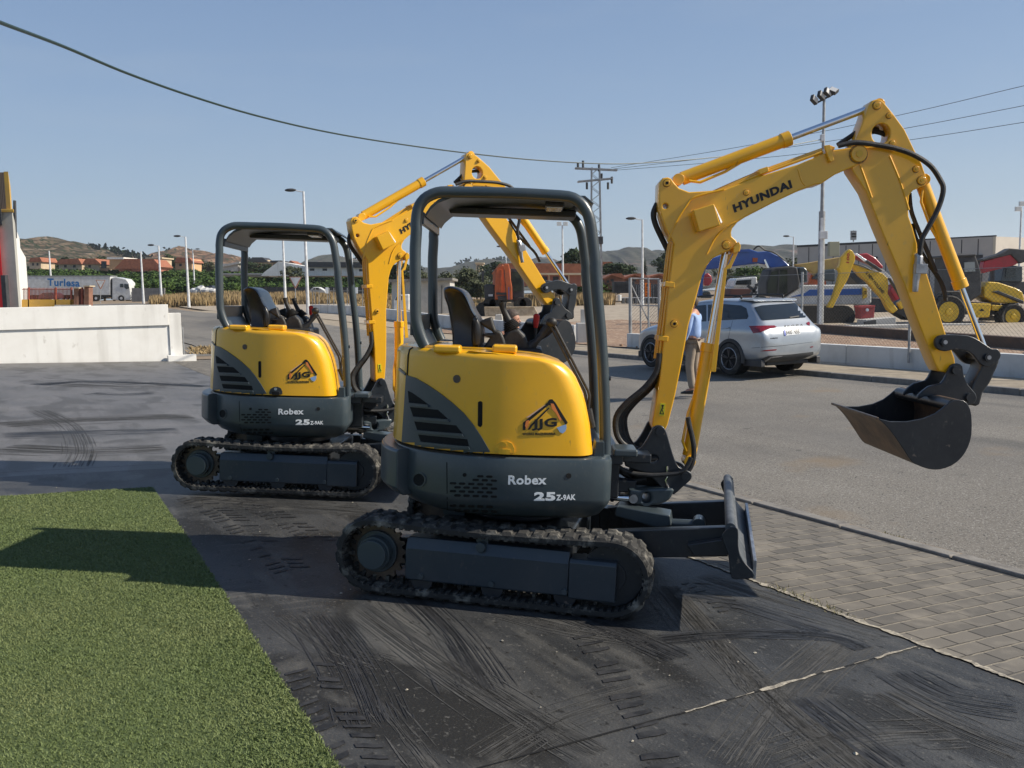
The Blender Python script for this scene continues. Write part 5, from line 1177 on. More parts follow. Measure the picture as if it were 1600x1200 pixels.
# ---- the silver car
def car():
    hd = V((-.487, .873, 0)); rg = V((.873, .487, 0)); wl = V((4.72, 18.95, 0)); zc = G(4.72, 18.95) - .035
    O = wl - hd * .95 + rg * .79; O.z = G(O.x, O.y)
    M_ = Matrix(((hd.x, -rg.x, 0, O.x), (hd.y, -rg.y, 0, O.y), (0, 0, 1, O.z), (0, 0, 0, 1)))      # local x forward, y to the car's left
    t = bpy.data.objects.new('parked_car', None); COL.objects.link(t); t.matrix_world = M_; tag(t, 'silver estate SUV parked with its tail towards us by the low wall', 'car')
    SIL = mat('silver_paint', (.36, .39, .42), (.41, .44, .47), rough=.28, metal=.5, coat=.8, scale=2)
    st = [  # s, half width at waist, half width at roof, z bottom, z shoulder, z top
        (.0, .62, .50, .42, .62, .66), (.03, .78, .58, .38, .78, .86), (.09, .86, .64, .33, .92, 1.00), (.16, .885, .66, .30, .96, 1.06), (.30, .905, .66, .28, .98, 1.22), (.45, .915, .655, .27, .985, 1.385), (.58, .92, .65, .26, .99, 1.52), (.64, .92, .65, .26, .99, 1.565), (.95, .92, .66, .25, .985, 1.60), (1.5, .92, .665, .25, .975, 1.615), (2.1, .92, .66, .25, .96, 1.60), (2.55, .92, .645, .25, .955, 1.54), (2.9, .92, .64, .25, .955, 1.36), (3.22, .915, .66, .25, .95, 1.12), (3.35, .91, .70, .25, .945, 1.06), (3.8, .895, .70, .25, .90, 1.00), (4.15, .86, .66, .27, .82, .90), (4.32, .76, .58, .30, .68, .76), (4.39, .58, .45, .36, .56, .60)]
    rings = []
    for s_, hw, hr, zb, zs, zt in st:
        k = [(0, zb), (hw * .80, zb), (hw * .97, zb + .08), (hw, zb + (zs - zb) * .35), (hw * .985, zb + (zs - zb) * .62), (hw * 1.0, zs - .03), (hw * .965, zs + .02), (hr + (hw * .96 - hr) * .5, zs + (zt - zs) * .5), (hr + (hw * .96 - hr) * .12, zs + (zt - zs) * .88), (hr * .86, zt - .012), (hr * .4, zt), (0, zt + .004)]
        rings.append([V((s_, y, z)) for y, z in k] + [V((s_, -y, z)) for y, z in reversed(k[1:-1])])
    m = MB(); m.loft(rings); body = m.build('body', SIL, t, sub=2, ang=180)
    # a finely subdivided copy of the skin to wrap the trim onto
    dg = bpy.context.evaluated_depsgraph_get(); dg.update(); me = body.evaluated_get(dg).to_mesh(); W_ = M_
    bv = BVHTree.FromPolygons([tuple(W_ @ v.co) for v in me.vertices], [tuple(p.vertices) for p in me.polygons]); inv = M_.inverted()
    z3 = lambda p: Z(p, 1000, 440, 5.3333)
    def D_(name, m2, m_, off=.002, th=.006, step=4, par=t): return decal(m2, bv, off, th, step).tf(inv).build(name, m_, par, smooth=True, fix=False, ang=60)
    D_('side_window', pix_poly(z3([(568, 194), (700, 188), (845, 200), (886, 222), (904, 288), (893, 311), (690, 322), (568, 330)])), DGL, .002, .005)
    D_('side_window', pix_poly(z3([(300, 250), (400, 206), (552, 195), (552, 331), (300, 340)])), DGL, .002, .005)
    rw = D_('rear_window', pix_poly(z3([(952, 216), (1010, 200), (1290, 180), (1330, 215), (1396, 288), (1376, 300), (1025, 325), (1010, 318)])), DGL, .002, .006)
    D_('rear_wiper', pix_poly(z3([(1240, 300), (1320, 288), (1322, 296), (1250, 308)])), INK, .012, .01)
    TL = mat('tail_lamp', (.16, .004, .008), (.24, .01, .012), rough=.12, coat=.8, scale=30)
    D_('tail_lamp', pix_poly(z3([(908, 371), (1118, 367), (1140, 382), (1060, 398), (1005, 424), (945, 431)])), TL, .002, .008)
    D_('tail_lamp', pix_poly(z3([(1384, 345), (1405, 335), (1415, 345), (1412, 368), (1390, 358)])), TL, .002, .008)
    pl = D_('number_plate', pix_poly(z3([(1191, 402), (1336, 388), (1331, 438), (1201, 452)])), WHT, .003, .008)
    D_('plate_band', pix_poly(z3([(1193, 403), (1207, 401.5), (1213, 450), (1202, 451)])), mat('plate_blue', (.02, .06, .4), rough=.4), .0115, .002)
    D_('plate_text', pix_text('8400 NBB', z3([(1214, 446)])[0], z3([(1328, 434)])[0], z3([(1212, 407)])[0], .02), INK, .0115, .002, 6)
    D_('badge_letters', pix_text('S K O D A', z3([(1202, 379)])[0], z3([(1356, 366)])[0], z3([(1202, 366)])[0], .02), INK, .002, .003, 6)
    D_('model_letters', pix_text('KAROQ', z3([(1088, 481)])[0], z3([(1146, 476)])[0], z3([(1088, 469)])[0], .02), INK, .002, .003, 6)
    D_('bumper_trim', pix_poly(z3([(985, 672), (1010, 645), (1070, 618), (1250, 606), (1440, 584), (1440, 606), (1350, 640), (1150, 664)])), DARK, .004, .012)
    D_('chrome_strip', pix_poly(z3([(1022, 664), (1085, 626), (1180, 617), (1182, 622), (1090, 634), (1040, 664)])), STL, .018, .004)
    D_('reflector', pix_poly(z3([(1000, 580), (1040, 570), (1140, 563), (1130, 573), (1040, 581)])), TL, .002, .006)
    D_('reflector', pix_poly(z3([(1418, 542), (1442, 538), (1440, 546), (1420, 550)])), TL, .002, .006)
    D_('door_handle', pix_poly(z3([(683, 380), (745, 378), (745, 390), (683, 392)])), SIL, .004, .02)
    D_('door_seam', pix_poly(z3([(772, 325), (774, 325), (752, 400), (736, 480), (734, 480), (750, 400)])), INK, .001, .001)
    D_('body_seam', pix_poly(z3([(930, 552), (1180, 533), (1440, 502), (1440, 504), (1180, 536), (930, 555)])), INK, .001, .001)
    # black sill and arches, rails, aerial, wheels
    for sy in (-1, 1):
        m = MB(); m.box(.1, 4.2, .80 * sy - .06, .80 * sy + .06, .21, .36); m.box(0.2, 4.1, -.6, .6, .22, .30) if sy > 0 else None; m.build('sill', DARK, t, bevel=.02)
        m = MB(); m.tube(crom([(.95, .60 * sy, 1.60), (1.0, .62 * sy, 1.66), (1.6, .635 * sy, 1.675), (2.2, .625 * sy, 1.66), (2.5, .60 * sy, 1.60), (2.6, .59 * sy, 1.545)], 4), .02, 8); m.build('roof_rail', INK, t)
        for xa in (.95, 3.60):
            m = MB(); ar = [(.415 * math.cos(a), .415 * math.sin(a)) for a in [math.pi * (k / 16) * 1.12 - .19 for k in range(17)]]
            rings = [[V((xa + x_ * f, y_ * sy, .345 + z_ * f)) for x_, z_ in ar] for f, y_ in ((.86, .70), (.86, .935), (1.0, .938), (1.04, .90))]
            vv = [p for r in rings for p in r]; n = 17; m.add(vv, [(i * n + k, i * n + k + 1, (i + 1) * n + k + 1, (i + 1) * n + k) for i in range(3) for k in range(16)]); m.build('wheel_arch', DARK, t)
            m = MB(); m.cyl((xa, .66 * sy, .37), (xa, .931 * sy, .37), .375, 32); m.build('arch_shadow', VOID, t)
            m = MB(); prf = [(.20, .72), (.30, .72), (.335, .735), (.345, .77), (.345, .88), (.335, .925), (.30, .945), (.235, .945), (.225, .92)]
            rr = []
            for r_, y_ in prf: rr.append([V((xa + r_ * math.cos(k * math.pi / 18), y_ * sy, .345 + r_ * math.sin(k * math.pi / 18))) for k in range(36)])
            m.loft(rr, False); wh = m.build('wheel', TYRE, t)
            m = MB(); m.cyl((xa, .90 * sy, .345), (xa, .915 * sy, .345), .228, 32); m.build('rim_disc', VOID, wh)
            m = MB(); rg_ = [[V((xa + r_ * math.cos(k * math.pi / 16), y_ * sy, .345 + r_ * math.sin(k * math.pi / 16))) for k in range(32)] for r_, y_ in ((.236, .945), (.226, .95), (.216, .94), (.216, .92))]; m.loft(rg_, False); m.build('rim', STL, wh)
            for k in range(5):
                a = 2 * math.pi * k / 5 + .3; m = MB()
                for da in (-.14, .14): m.bar((xa + .03 * math.cos(a), .935 * sy, .345 + .03 * math.sin(a)), (xa + .22 * math.cos(a + da), .942 * sy, .345 + .22 * math.sin(a + da)), .028, .02)
                m.build('rim_spoke', mat('dark_alloy', (.06, .06, .065), rough=.3, metal=.7) if k == 0 and sy < 0 and xa < 1 else bpy.data.materials['dark_alloy'], wh, bevel=.004)
    m = MB(); m.prism([(.55, 1.545), (.60, 1.585), (1.0, 1.60), (1.0, 1.57), (.62, 1.55)], -.62, .62); m.build('roof_spoiler', SIL, t, bevel=.006)
    m = MB(); m.add([(1.05, -.02, 1.615), (1.18, -.02, 1.615), (1.05, .02, 1.615), (1.18, .02, 1.615), (1.04, 0, 1.69)], [(0, 1, 4), (2, 4, 3), (0, 4, 2), (1, 3, 4), (0, 2, 3, 1)]); m.build('aerial_fin', INK, t)
car()

# ---- hills
def hills(name, prof, D, dep, base, m, seed, rough=.06):
    rnd = random.Random(seed); P = crom(prof, 8); rows = []; nr = 14
    ph = [rnd.uniform(0, 6.28) for _ in range(12)]
    for j in range(nr + 1):
        t = j / nr; row = []
        for i, (px_, py_) in enumerate(P):
            c = at(px_, py_, D); h = c.z - base
            f = sst(min(1, t * 1.25)) if t < .8 else 1 - .35 * ((t - .8) / .2)
            d_ = D - dep * (1 - min(1, t * 1.25)) + (dep * (t - .8) * 2 if t > .8 else 0)
            k = i * .35
            wob = (math.sin(k + ph[j % 12]) + .6 * math.sin(k * 2.7 + ph[(j + 3) % 12]) + .4 * math.sin(k * 5.1 + j)) * rough * h * (1 if 0 < t < .75 else .25)
            row.append((c.x * (d_ / D) ** .5 if False else c.x, d_, base - 2 + h * f + 2 * f + wob * (t > 0)))
        rows.append(row)
    mb = MB(); n = len(P); mb.add([p for r in rows for p in r], [(j * n + i, j * n + i + 1, (j + 1) * n + i + 1, (j + 1) * n + i) for j in range(nr) for i in range(n - 1)])
    o = mb.build(name, m, sub=1, ang=180, fix=False); return tag(o, kind='structure')
def hillmat(name, c1, c2, shrub, terr):
    m = mat(name, c1, c2, rough=1, scale=.05, mix=(.36, .64), detail=12, spec=.1)
    mix_layer(m, noise_mask(m, .35, .52, .64, (.12, .12, 1.6), 6), terr)
    mix_layer(m, noise_mask(m, .5, .48, .56, (.1, .1, 1.5), 5, 1), tuple(x * .55 for x in c2))
    mix_layer(m, noise_mask(m, .28, .53, .58, (1, 1, 1), 8), shrub); return m
HILL = hillmat('dry_hillside', (.125, .088, .06), (.085, .07, .045), (.022, .032, .016), (.20, .155, .115))
HILL2 = hillmat('red_hillside', (.20, .11, .065), (.13, .08, .05), (.03, .04, .02), (.26, .165, .11))
HILL3 = hillmat('wooded_hillside', (.05, .058, .045), (.085, .075, .058), (.022, .034, .018), (.12, .10, .08))
mix_layer(HILL3, noise_mask(HILL3, .012, .60, .70, detail=8), (.15, .10, .08))
hills('hills', [(-60, 440), (20, 402), (40, 387), (60, 377.5), (85, 374), (115, 376), (150, 383), (180, 392), (215, 400), (250, 408), (300, 425)], 720, 300, 5, HILL, 3)
hills('hills', [(180, 430), (230, 404), (270, 392), (300, 389.5), (335, 393), (365, 398), (400, 408), (450, 414), (520, 420)], 900, 300, 5, HILL2, 5)
hills('hills', [(440, 425), (500, 408), (530, 400), (570, 406), (620, 414), (690, 418), (730, 412), (770, 405), (820, 408), (850, 402), (880, 406), (930, 395), (950, 391), (985, 388.5), (1010, 390), (1040, 392), (1090, 396), (1120, 388), (1160, 384), (1200, 383.5), (1240, 388), (1290, 400), (1400, 420), (1700, 440)], 1500, 600, 6, HILL3, 8, .04)

# ---- trees: trunk + a crown of many leaf-sized faces in clumps
def leafmat(name, c1, c2): return mat(name, c1, c2, rough=.75, scale=1.3, mix=(.3, .7), detail=3, spec=.2)
LEAF = {'pine': leafmat('pine_needles', (.020, .036, .014), (.045, .065, .024)), 'orange': leafmat('citrus_leaves', (.030, .062, .012), (.075, .12, .026)),
        'olive': leafmat('olive_leaves', (.055, .066, .034), (.10, .11, .06)), 'cyp': leafmat('cypress_leaves', (.015, .028, .012), (.03, .045, .018)), 'palm': leafmat('palm_fronds', (.05, .06, .03), (.09, .09, .045))}
def crown_mesh(rx, rz, cz, kind, seed, n=900):
    rnd = random.Random(seed); vsx = []; fsx = []
    cl = []
    for _ in range(16):
        a = rnd.uniform(0, 6.283); r = rnd.random() ** .5; z = rnd.uniform(-.9, .9)
        rr = (1 - z * z) ** .5 if kind != 'pine' else (1 - max(0, z) ** 2) ** .5 * (1 if z > -.5 else .6)
        cl.append((rx * .72 * r * rr * math.cos(a), rx * .72 * r * rr * math.sin(a), cz + rz * .75 * z, rnd.uniform(.28, .48)))
    for i in range(n):
        c = cl[rnd.randrange(len(cl))]; d = V((rnd.gauss(0, 1), rnd.gauss(0, 1), rnd.gauss(0, 1))).normalized() * rnd.uniform(.5, 1.05)
        p = V((c[0] + d.x * c[3] * rx, c[1] + d.y * c[3] * rx, c[2] + d.z * c[3] * rz)); s_ = rx * rnd.uniform(.05, .10)
        a = V((rnd.gauss(0, 1), rnd.gauss(0, 1), rnd.gauss(0, 1))).normalized(); b = a.cross(d).normalized(); k = len(vsx)
        vsx += [p - a * s_, p + b * s_ * .7, p + a * s_, p - b * s_ * .7]; fsx.append((k, k + 1, k + 2, k + 3))
    me = bpy.data.meshes.new('crown'); me.from_pydata([tuple(v) for v in vsx], [], fsx); me.materials.append(LEAF[kind]); return me
def trunk_mesh(h, r, seed):
    rnd = random.Random(seed); m = MB(); m.tube([(0, 0, -.3), (rnd.uniform(-.05, .05) * h, 0, h * .35), (rnd.uniform(-.08, .08) * h, rnd.uniform(-.05, .05) * h, h * .75)], [r, r * .8, r * .35], 7)
    for _ in range(4):
        a = rnd.uniform(0, 6.28); m.tube([(0, 0, h * .35), (math.cos(a) * h * .12, math.sin(a) * h * .12, h * .55), (math.cos(a) * h * .22, math.sin(a) * h * .22, h * .75)], [r * .5, r * .35, r * .12], 5)
    me = bpy.data.meshes.new('trunk'); me.from_pydata([tuple(v) for v in m.v], [], m.f); me.materials.append(BARK); return me
PROTO = {}
for kind, nvar, (rx, rz, cz, h) in (('orange', 3, (.55, .48, .5, .8)), ('pine', 3, (.5, .34, .64, 1.0)), ('olive', 2, (.55, .46, .52, .9)), ('cyp', 1, (.14, .5, .5, .8)), ('palm', 1, (.35, .28, .7, .9))):
    PROTO[kind] = [(crown_mesh(rx, rz, cz, kind, 10 * i + len(kind), 1500 if kind == 'orange' else 1800), trunk_mesh(h, .035, i)) for i in range(nvar)]
NAMES = {'orange': 'citrus_tree', 'pine': 'pine_tree', 'olive': 'olive_tree', 'cyp': 'cypress_tree', 'palm': 'palm_tree'}
def tree(px_, ytop, ybase, D, kind, label, group, wide=1.0, var=None):
    b = at(px_, ybase, D); tp = at(px_, ytop, D); Hh = tp.z - b.z; cm, tm = PROTO[kind][(var if var is not None else int(px_)) % len(PROTO[kind])]
    t = empty(NAMES[kind], (b.x, D, b.z), 0, label, 'tree', group); t.scale = (Hh * wide, Hh * wide, Hh); t.rotation_euler = (0, 0, px_ * 1.7 % 6.28)
    for nm, me in (('crown', cm), ('trunk', tm)): o = bpy.data.objects.new(nm, me); COL.objects.link(o); o.parent = t
    return t
rnd = random.Random(21)
# citrus grove: rows behind the dry field
for D, y0, y1, xs in ((150, 436, 476, range(222, 610, 15)), (172, 430, 468, range(60, 600, 15)), (205, 423, 458, range(60, 600, 14)), (250, 419, 452, range(60, 620, 13))):
    for x in xs:
        if D == 150 and 300 < x < 345: continue
        tree(x + rnd.uniform(-3, 3), y0 + rnd.uniform(-2, 4) + (5 if x > 395 and D < 200 else 0), y1, D + rnd.uniform(-4, 4), 'orange', 'round green citrus tree in the grove rows left of centre', 'citrus trees of the grove', rnd.uniform(1.25, 1.6), rnd.randrange(3))
for x, yt, yb, D, k, w_, lb in ((262, 396, 440, 300, 'pine', .9, 'tall dark pine between the grove and the red-roofed house at left'), (160, 400, 432, 300, 'pine', 1.5, 'dark pine behind the lorry\'s cab, under the brown hill'), (72, 403, 440, 290, 'pine', 1.6, 'dark broad tree above the front of the lorry trailer at far left'),
    (132, 402, 430, 310, 'pine', 1.3, 'dark tree right of the first red-roofed villa'), (100, 400, 428, 320, 'pine', 1.2, 'dark tree above the lorry lettering'), (312, 404, 440, 280, 'palm', 1.6, 'spreading palm just left of the farther canopy'), (325, 408, 440, 285, 'palm', 1.4, 'second palm touching the farther canopy post'),
    (395, 408, 432, 240, 'pine', 1.8, 'dark round tree inside the farther canopy at its left'), (455, 414, 442, 170, 'olive', 1.3, 'small round tree in front of the white industrial shed'), (418, 412, 440, 235, 'pine', 1.2, 'dark tree left of the peach-coloured house'),
    (635, 409, 452, 150, 'pine', 1.4, 'round dark pine seen between the two posts of the nearer canopy'), (612, 416, 452, 150, 'pine', 1.2, 'dark tree just left of the nearer canopy rear post'), (655, 420, 452, 150, 'olive', 1.2, 'green tree above the concrete hut'),
    (728, 416, 466, 95, 'olive', 1.15, 'big grey-green olive tree right of the concrete hut'), (700, 424, 464, 98, 'olive', 1.1, 'smaller olive tree against the hut'), (752, 428, 466, 110, 'olive', 1.2, 'dusty olive tree left of the orange excavator'),
    (770, 408, 452, 230, 'pine', 1.3, 'dark tree behind the orange excavator boom'), (905, 386, 452, 135, 'pine', .85, 'tall spreading pine left of the nearer canopy front post'), (890, 405, 452, 140, 'pine', 1.3, 'lower dark pine beside the tall one near the red-roofed house'),
    (1050, 387, 440, 190, 'pine', .8, 'tall dark pine half hidden by the nearer boom'), (1036, 400, 440, 200, 'pine', 1.0, 'dark pine left of the one at the nearer boom'), (1008, 402, 440, 200, 'cyp', 1.0, 'slim cypress right of the lamp over the gate'),
    (957, 409, 446, 150, 'pine', 1.4, 'dark bushy tree above the brick sheds, left one'), (978, 412, 446, 155, 'pine', 1.3, 'dark bushy tree above the brick sheds, right one'), (1170, 414, 446, 130, 'orange', 1.6, 'light green tree under the blue boom, left'), (1215, 408, 446, 150, 'olive', 1.5, 'green tree under the blue boom, right'), (1130, 416, 446, 140, 'olive', 1.4, 'dull green tree behind the silver car near the boom'), (1252, 398, 440, 170, 'olive', 1.3, 'bushy tree left of the beige warehouse')):
    tree(x, yt, yb, D, k, lb, None, w_)
for i, x in enumerate(list(range(690, 790, 14)) + list(range(880, 960, 14))):
    tree(x, 440 + rnd.uniform(-2, 3), 466, 120 + rnd.uniform(-4, 6), 'orange', 'low green citrus tree behind the dry field beyond the yard', 'citrus trees behind the yard', 1.8, i)
for i in range(26):
    x = 45 + i * 21 + rnd.uniform(-6, 6); tree(x, 414 + rnd.uniform(-3, 4), 434, 330 + rnd.uniform(-20, 30), 'pine', 'small dark tree among the far houses', 'small far trees among the houses', rnd.uniform(1.2, 2.0), i)
# scrub on the ridges
m = MB(); 
for (lst, D) in (([(140 + i * 4.5, 380 + i * 1.1) for i in range(22)], 716), ([(235 + i * 9, 400 - 10 * math.sin(i * .35)) for i in range(18)], 895), ([(500 + i * 5, 402 + abs(i - 7) * .8) for i in range(18)], 1490), ([(720 + i * 11, 410 - 6 * math.sin(i * .3)) for i in range(45)], 1490)):
    for x, y in lst:
        p = at(x + rnd.uniform(-3, 3), y + rnd.uniform(0, 3), D - rnd.uniform(5, 30)); s_ = rnd.uniform(2.2, 5) * D / 900
        for k in range(14):
            q = p + V((rnd.gauss(0, 1) * s_ * .5, rnd.gauss(0, 1) * s_ * .3, rnd.gauss(0, .8) * s_ * .45)); a = V((rnd.gauss(0, 1), rnd.gauss(0, 1), rnd.gauss(0, 1))).normalized() * s_ * .45; b = a.cross(V((.3, .8, .5))).normalized() * s_ * .35
            m.add([q - a, q + b, q + a, q - b], [(0, 1, 2, 3)])
o = m.build('shrubs', LEAF['pine'], smooth=False, fix=False); tag(o, kind='stuff')
# dry grass
def drygrass(zones, N, seed):
    r = random.Random(seed); vsx = []; fsx = []
    for (x0, x1, D0, D1, h, dens) in zones:
        for _ in range(int(N * dens)):
            D = r.uniform(D0, D1); x = r.uniform(at(x0, 470, D).x, at(x1, 470, D).x); z = G(x, D) - .1; hh = h * r.uniform(.5, 1.2) * (1 + .3 * math.sin(x * .13) + .15 * math.sin(x * .41)); a = r.uniform(0, 6.28); wd = .05 + D * .0006
            n = len(vsx); vsx += [(x - wd * math.cos(a), D - wd * math.sin(a), z), (x + wd * math.cos(a), D + wd * math.sin(a), z), (x + r.uniform(-.25, .25), D + r.uniform(-.2, .2), z + hh)]; fsx.append((n, n + 1, n + 2))
    me = bpy.data.meshes.new('dry_grass'); me.from_pydata(vsx, [], fsx); me.materials.append(mat('dry_grass', (.36, .25, .12), (.24, .18, .09), rough=.9, scale=.6, mix=(.35, .65)))
    o = bpy.data.objects.new('dry_grass', me); COL.objects.link(o); tag(o, kind='stuff')
drygrass([(235, 640, 104, 135, 1.0, 1.3), (560, 640, 78, 104, .7, .25), (690, 960, 84, 112, 1.0, .5), (296, 345, 29.5, 33, .25, .05)], 26000, 4)

# ---- buildings
def house(name, label, D, body, roofp, mB, mR, th=8, wins=(), cat='house', gl=DARK, group=None, extra=None):
    c = at(body[0][0], body[0][1], D); t = empty(name, (c.x, D, c.z), 0, label, cat, group)
    m = MB(); PXP(m, body, D, th); w_ = put(m, 'wall', mB, t, smooth=False)
    if roofp: m = MB(); PXP(m, roofp, D - .6, th + 1.2); put(m, 'roof', mR, t, smooth=False)
    for (x0, y0, x1, y1) in wins:
        m = MB(); PXP(m, [(x0, y1), (x1, y1), (x1, y0), (x0, y0)], D - .05, .2); put(m, 'window', gl, t, smooth=False)
    if extra: extra(t)
    return t
R_ = lambda x0, y0, x1, y1: [(x0, y1), (x1, y1), (x1, y0), (x0, y0)]
house('villa', 'small villa with a red roof right of the far-left buildings', 262, R_(46, 408, 64, 420), [(44, 409), (66, 409), (62, 402), (48, 403)], CREAM, TILE, wins=((50, 411, 53, 415), (57, 411, 60, 415)))
house('villa', 'red-roofed villa with pale gables above the lorry lettering', 255, R_(92, 411, 128, 422), [(86, 413), (128, 413), (122, 404), (94, 405)], CREAM, TILE, wins=((100, 414, 104, 418), (114, 414, 118, 418)))
house('villa', 'red-roofed villa with a steep gable, second from the lorry cab', 250, R_(132, 411, 156, 423), [(128, 413), (158, 413), (148, 404), (134, 404)], CREAM, TILE, wins=((138, 414, 142, 418),))
house('modern_house', 'white and peach flat-roofed house above the lorry cab', 248, R_(171, 404, 196, 421), R_(167, 402, 193, 405), PEACH, WHITEW, wins=((158, 408, 166, 419),))
house('villa', 'big villa with a broad sloping red roof right of the lorry cab', 246, R_(186, 414, 248, 424), [(178, 420), (194, 404), (240, 405), (251, 417), (248, 420)], SALMON, TILE, wins=((196, 416, 200, 420), (212, 416, 216, 420), (228, 416, 232, 420)))
house('apartment_house', 'cream flat-roofed house peeping over the big red roof', 262, R_(228, 403, 252, 416), R_(227, 402, 253, 404), CREAM, CREAM, wins=((233, 407, 237, 411),))
house('villa', 'orange villa between the two left street lamps', 258, R_(274, 405, 300, 424), [(272, 410), (302, 410), (296, 403), (276, 402)], PEACH, TILE, wins=((280, 412, 284, 416), (290, 412, 294, 416)))
house('villa', 'peach house inside the farther canopy', 262, R_(424, 409, 438, 424), R_(422, 407, 440, 410), PEACH, DARK, wins=((427, 412, 430, 415), (433, 412, 436, 415)))
house('long_shed', 'pale long-roofed shed seen through the farther canopy', 240, R_(345, 412, 372, 424), [(342, 414), (374, 409), (374, 412), (342, 418)], GREYW, GREYW)
house('greenhouse', 'low grey shed roof across the grove', 190, R_(340, 428, 420, 432), R_(338, 427, 422, 429), GREYW, GREYW)
house('villa', 'dark-roofed house on the ridge inside the farther canopy', 330, R_(392, 406, 418, 414), [(386, 410), (420, 410), (410, 402), (394, 402)], CREAM, DARK)
house('red_house', 'small red house right of the peach one', 280, R_(446, 411, 460, 424), [(444, 413), (462, 412), (454, 407)], SALMON, TILE)
house('white_factory', 'white industrial shed with a dark roof behind the farther canopy', 180, [(408, 431), (412, 425.7), (435, 408.5), (479, 416.5), (479, 417), (600, 418), (600, 431)], [(479, 417.4), (600, 418.6), (600, 410), (479, 409)], WHITEW, DARK, 14, wins=((484, 419.5, 491, 423), (504, 419.5, 511, 423), (542, 420.5, 549, 424), (561, 420.5, 568, 424), (443, 419, 472, 423)), cat='factory', gl=DARK)
house('farmhouse', 'pale farmhouse on the slope left of the orange excavator', 300, R_(744, 411, 754, 424), R_(742, 410, 756, 412), CREAM, CREAM, wins=((746, 414, 748, 417),))
def porch(t):
    for x in (826, 843, 858, 876, 889, 909, 926):
        m = MB(); PXP(m, [(x - .8, 446), (x + .8, 446), (x + .8, 429), (x - .8, 429)], 81.5, .4); put(m, 'porch_column', CREAM, t)
    m = MB(); PXP(m, R_(812, 426.5, 929, 429.5), 81.2, 1); put(m, 'porch_beam', CREAM, t)
house('bungalow', 'bungalow with a wide red tiled roof and a columned porch behind the orange excavator', 86, R_(770, 428, 922, 447), [(768, 428), (932, 428), (912, 412), (800, 411), (780, 412)], SALMON, TILE, 8, wins=((846, 432, 855, 443), (864, 432, 873, 443), (880, 432, 887, 443)), extra=porch)
house('farmhouse', 'old ochre farmhouse above the brick sheds', 170, R_(940, 411, 957, 424), [(936, 413), (960, 412), (956, 409), (940, 409)], CREAM, TILE, wins=((950, 413, 954, 419),))
for i, (xa, xb, pk) in enumerate(((944, 975, 957), (974, 1012, 992), (1006, 1050, 1030))):
    house('brick_shed', ('leftmost', 'middle', 'rightmost')[i] + ' of three low brick sheds with red roofs above the black containers', 118 + i * 2, [(xa, 452), (xb, 452), (xb, 434), (pk, 428), (xa, 434)], [(xa - 2, 435), (pk, 427.5), (pk + 14, 427), (xb + 2, 434), (xb, 436), (pk, 429.8), (xa, 437)], BRICK, TILE, 10, wins=((xa + 4, 438, xa + 8, 442), (pk - 3, 436, pk + 2, 440)), cat='shed')
t = house('concrete_hut', 'pale block hut with a flat slab roof seen through the nearer canopy', 61, R_(612, 438, 703, 500), [(604, 441), (606, 436.5), (707, 434), (707, 438)], GREYW, CONC, 5, cat='hut', wins=())
m = MB(); PXP(m, R_(689.8, 446, 690.8, 500), 60.9, .1); put(m, 'wall_joint', DARK, t, smooth=False)
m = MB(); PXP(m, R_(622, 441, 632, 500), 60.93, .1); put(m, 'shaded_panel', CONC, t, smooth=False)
# warehouse on the right
t = thing('warehouse', 'long beige panelled warehouse across the yard at right', 'warehouse', at(1556, 450, 112).x, 112)
a, b, c = at(1556, 369.5, 112), at(1246, 385, 137), at(1700, 392, 160); m = MB()
def wallq(mb, p, q, zb, zt0, zt1, th=.5):
    p2, q2 = V((p.x, p.y)), V((q.x, q.y)); d = (q2 - p2).normalized(); n = V((-d.y, d.x)) * th
    if n.y < 0: n = -n
    P = [(p.x, p.y, zb), (q.x, q.y, zb), (q.x + n.x, q.y + n.y, zb), (p.x + n.x, p.y + n.y, zb), (p.x, p.y, zt0), (q.x, q.y, zt1), (q.x + n.x, q.y + n.y, zt1), (p.x + n.x, p.y + n.y, zt0)]
    mb.add(P, [(0, 3, 2, 1), (4, 5, 6, 7), (0, 1, 5, 4), (1, 2, 6, 5), (2, 3, 7, 6), (3, 0, 4, 7)])
wallq(m, a, b, 0, a.z, b.z, 20); put(m, 'front_wall', STEELB, t, smooth=False)
c = V((a.x + 14.5, a.y + 26, 0)); m = MB(); wallq(m, V((a.x + .02, a.y - .01, 0)), c, 0, a.z, a.z, .3); wr = put(m, 'side_wall', mat('cream_panels', (.60, .54, .41), (.55, .49, .37), rough=.8, scale=.2), t, smooth=False)
m = MB(); m.bar(a + V((.1, .08, .02)), b + V((0, .08, .02)), .2, .3); put(m, 'parapet', DARK, t, smooth=False)
for i in range(1, 14):
    p = a.lerp(b, i / 14); m = MB(); m.box(p.x - .06, p.x + .06, p.y - .02, p.y + .1, 0, p.z - .2); put(m, 'panel_joint', DARK, t, smooth=False)
for x0, y0, x1, y1 in ((1366, 401, 1400, 440), (1524, 398, 1548, 440)):
    f = (1556 - (x0 + x1) / 2) / (1556 - 1246); D = 112 + 25 * f; m = MB(); PXP(m, R_(x0, y0, x1, y1), D - .35, .3); put(m, 'roller_door', DARK, t, smooth=False)
m = MB()
for y_ in (0, 1, 2): p = at(1333.5, 372 - y_ * 4, 125); m.box(p.x - .35, p.x + .35, 124.8, 125.2, p.z - .25, p.z + .3)
m.cyl(at(1333.5, 378, 125), at(1333.5, 360, 125), .08, 6); put(m, 'roof_antenna', GALV, t)
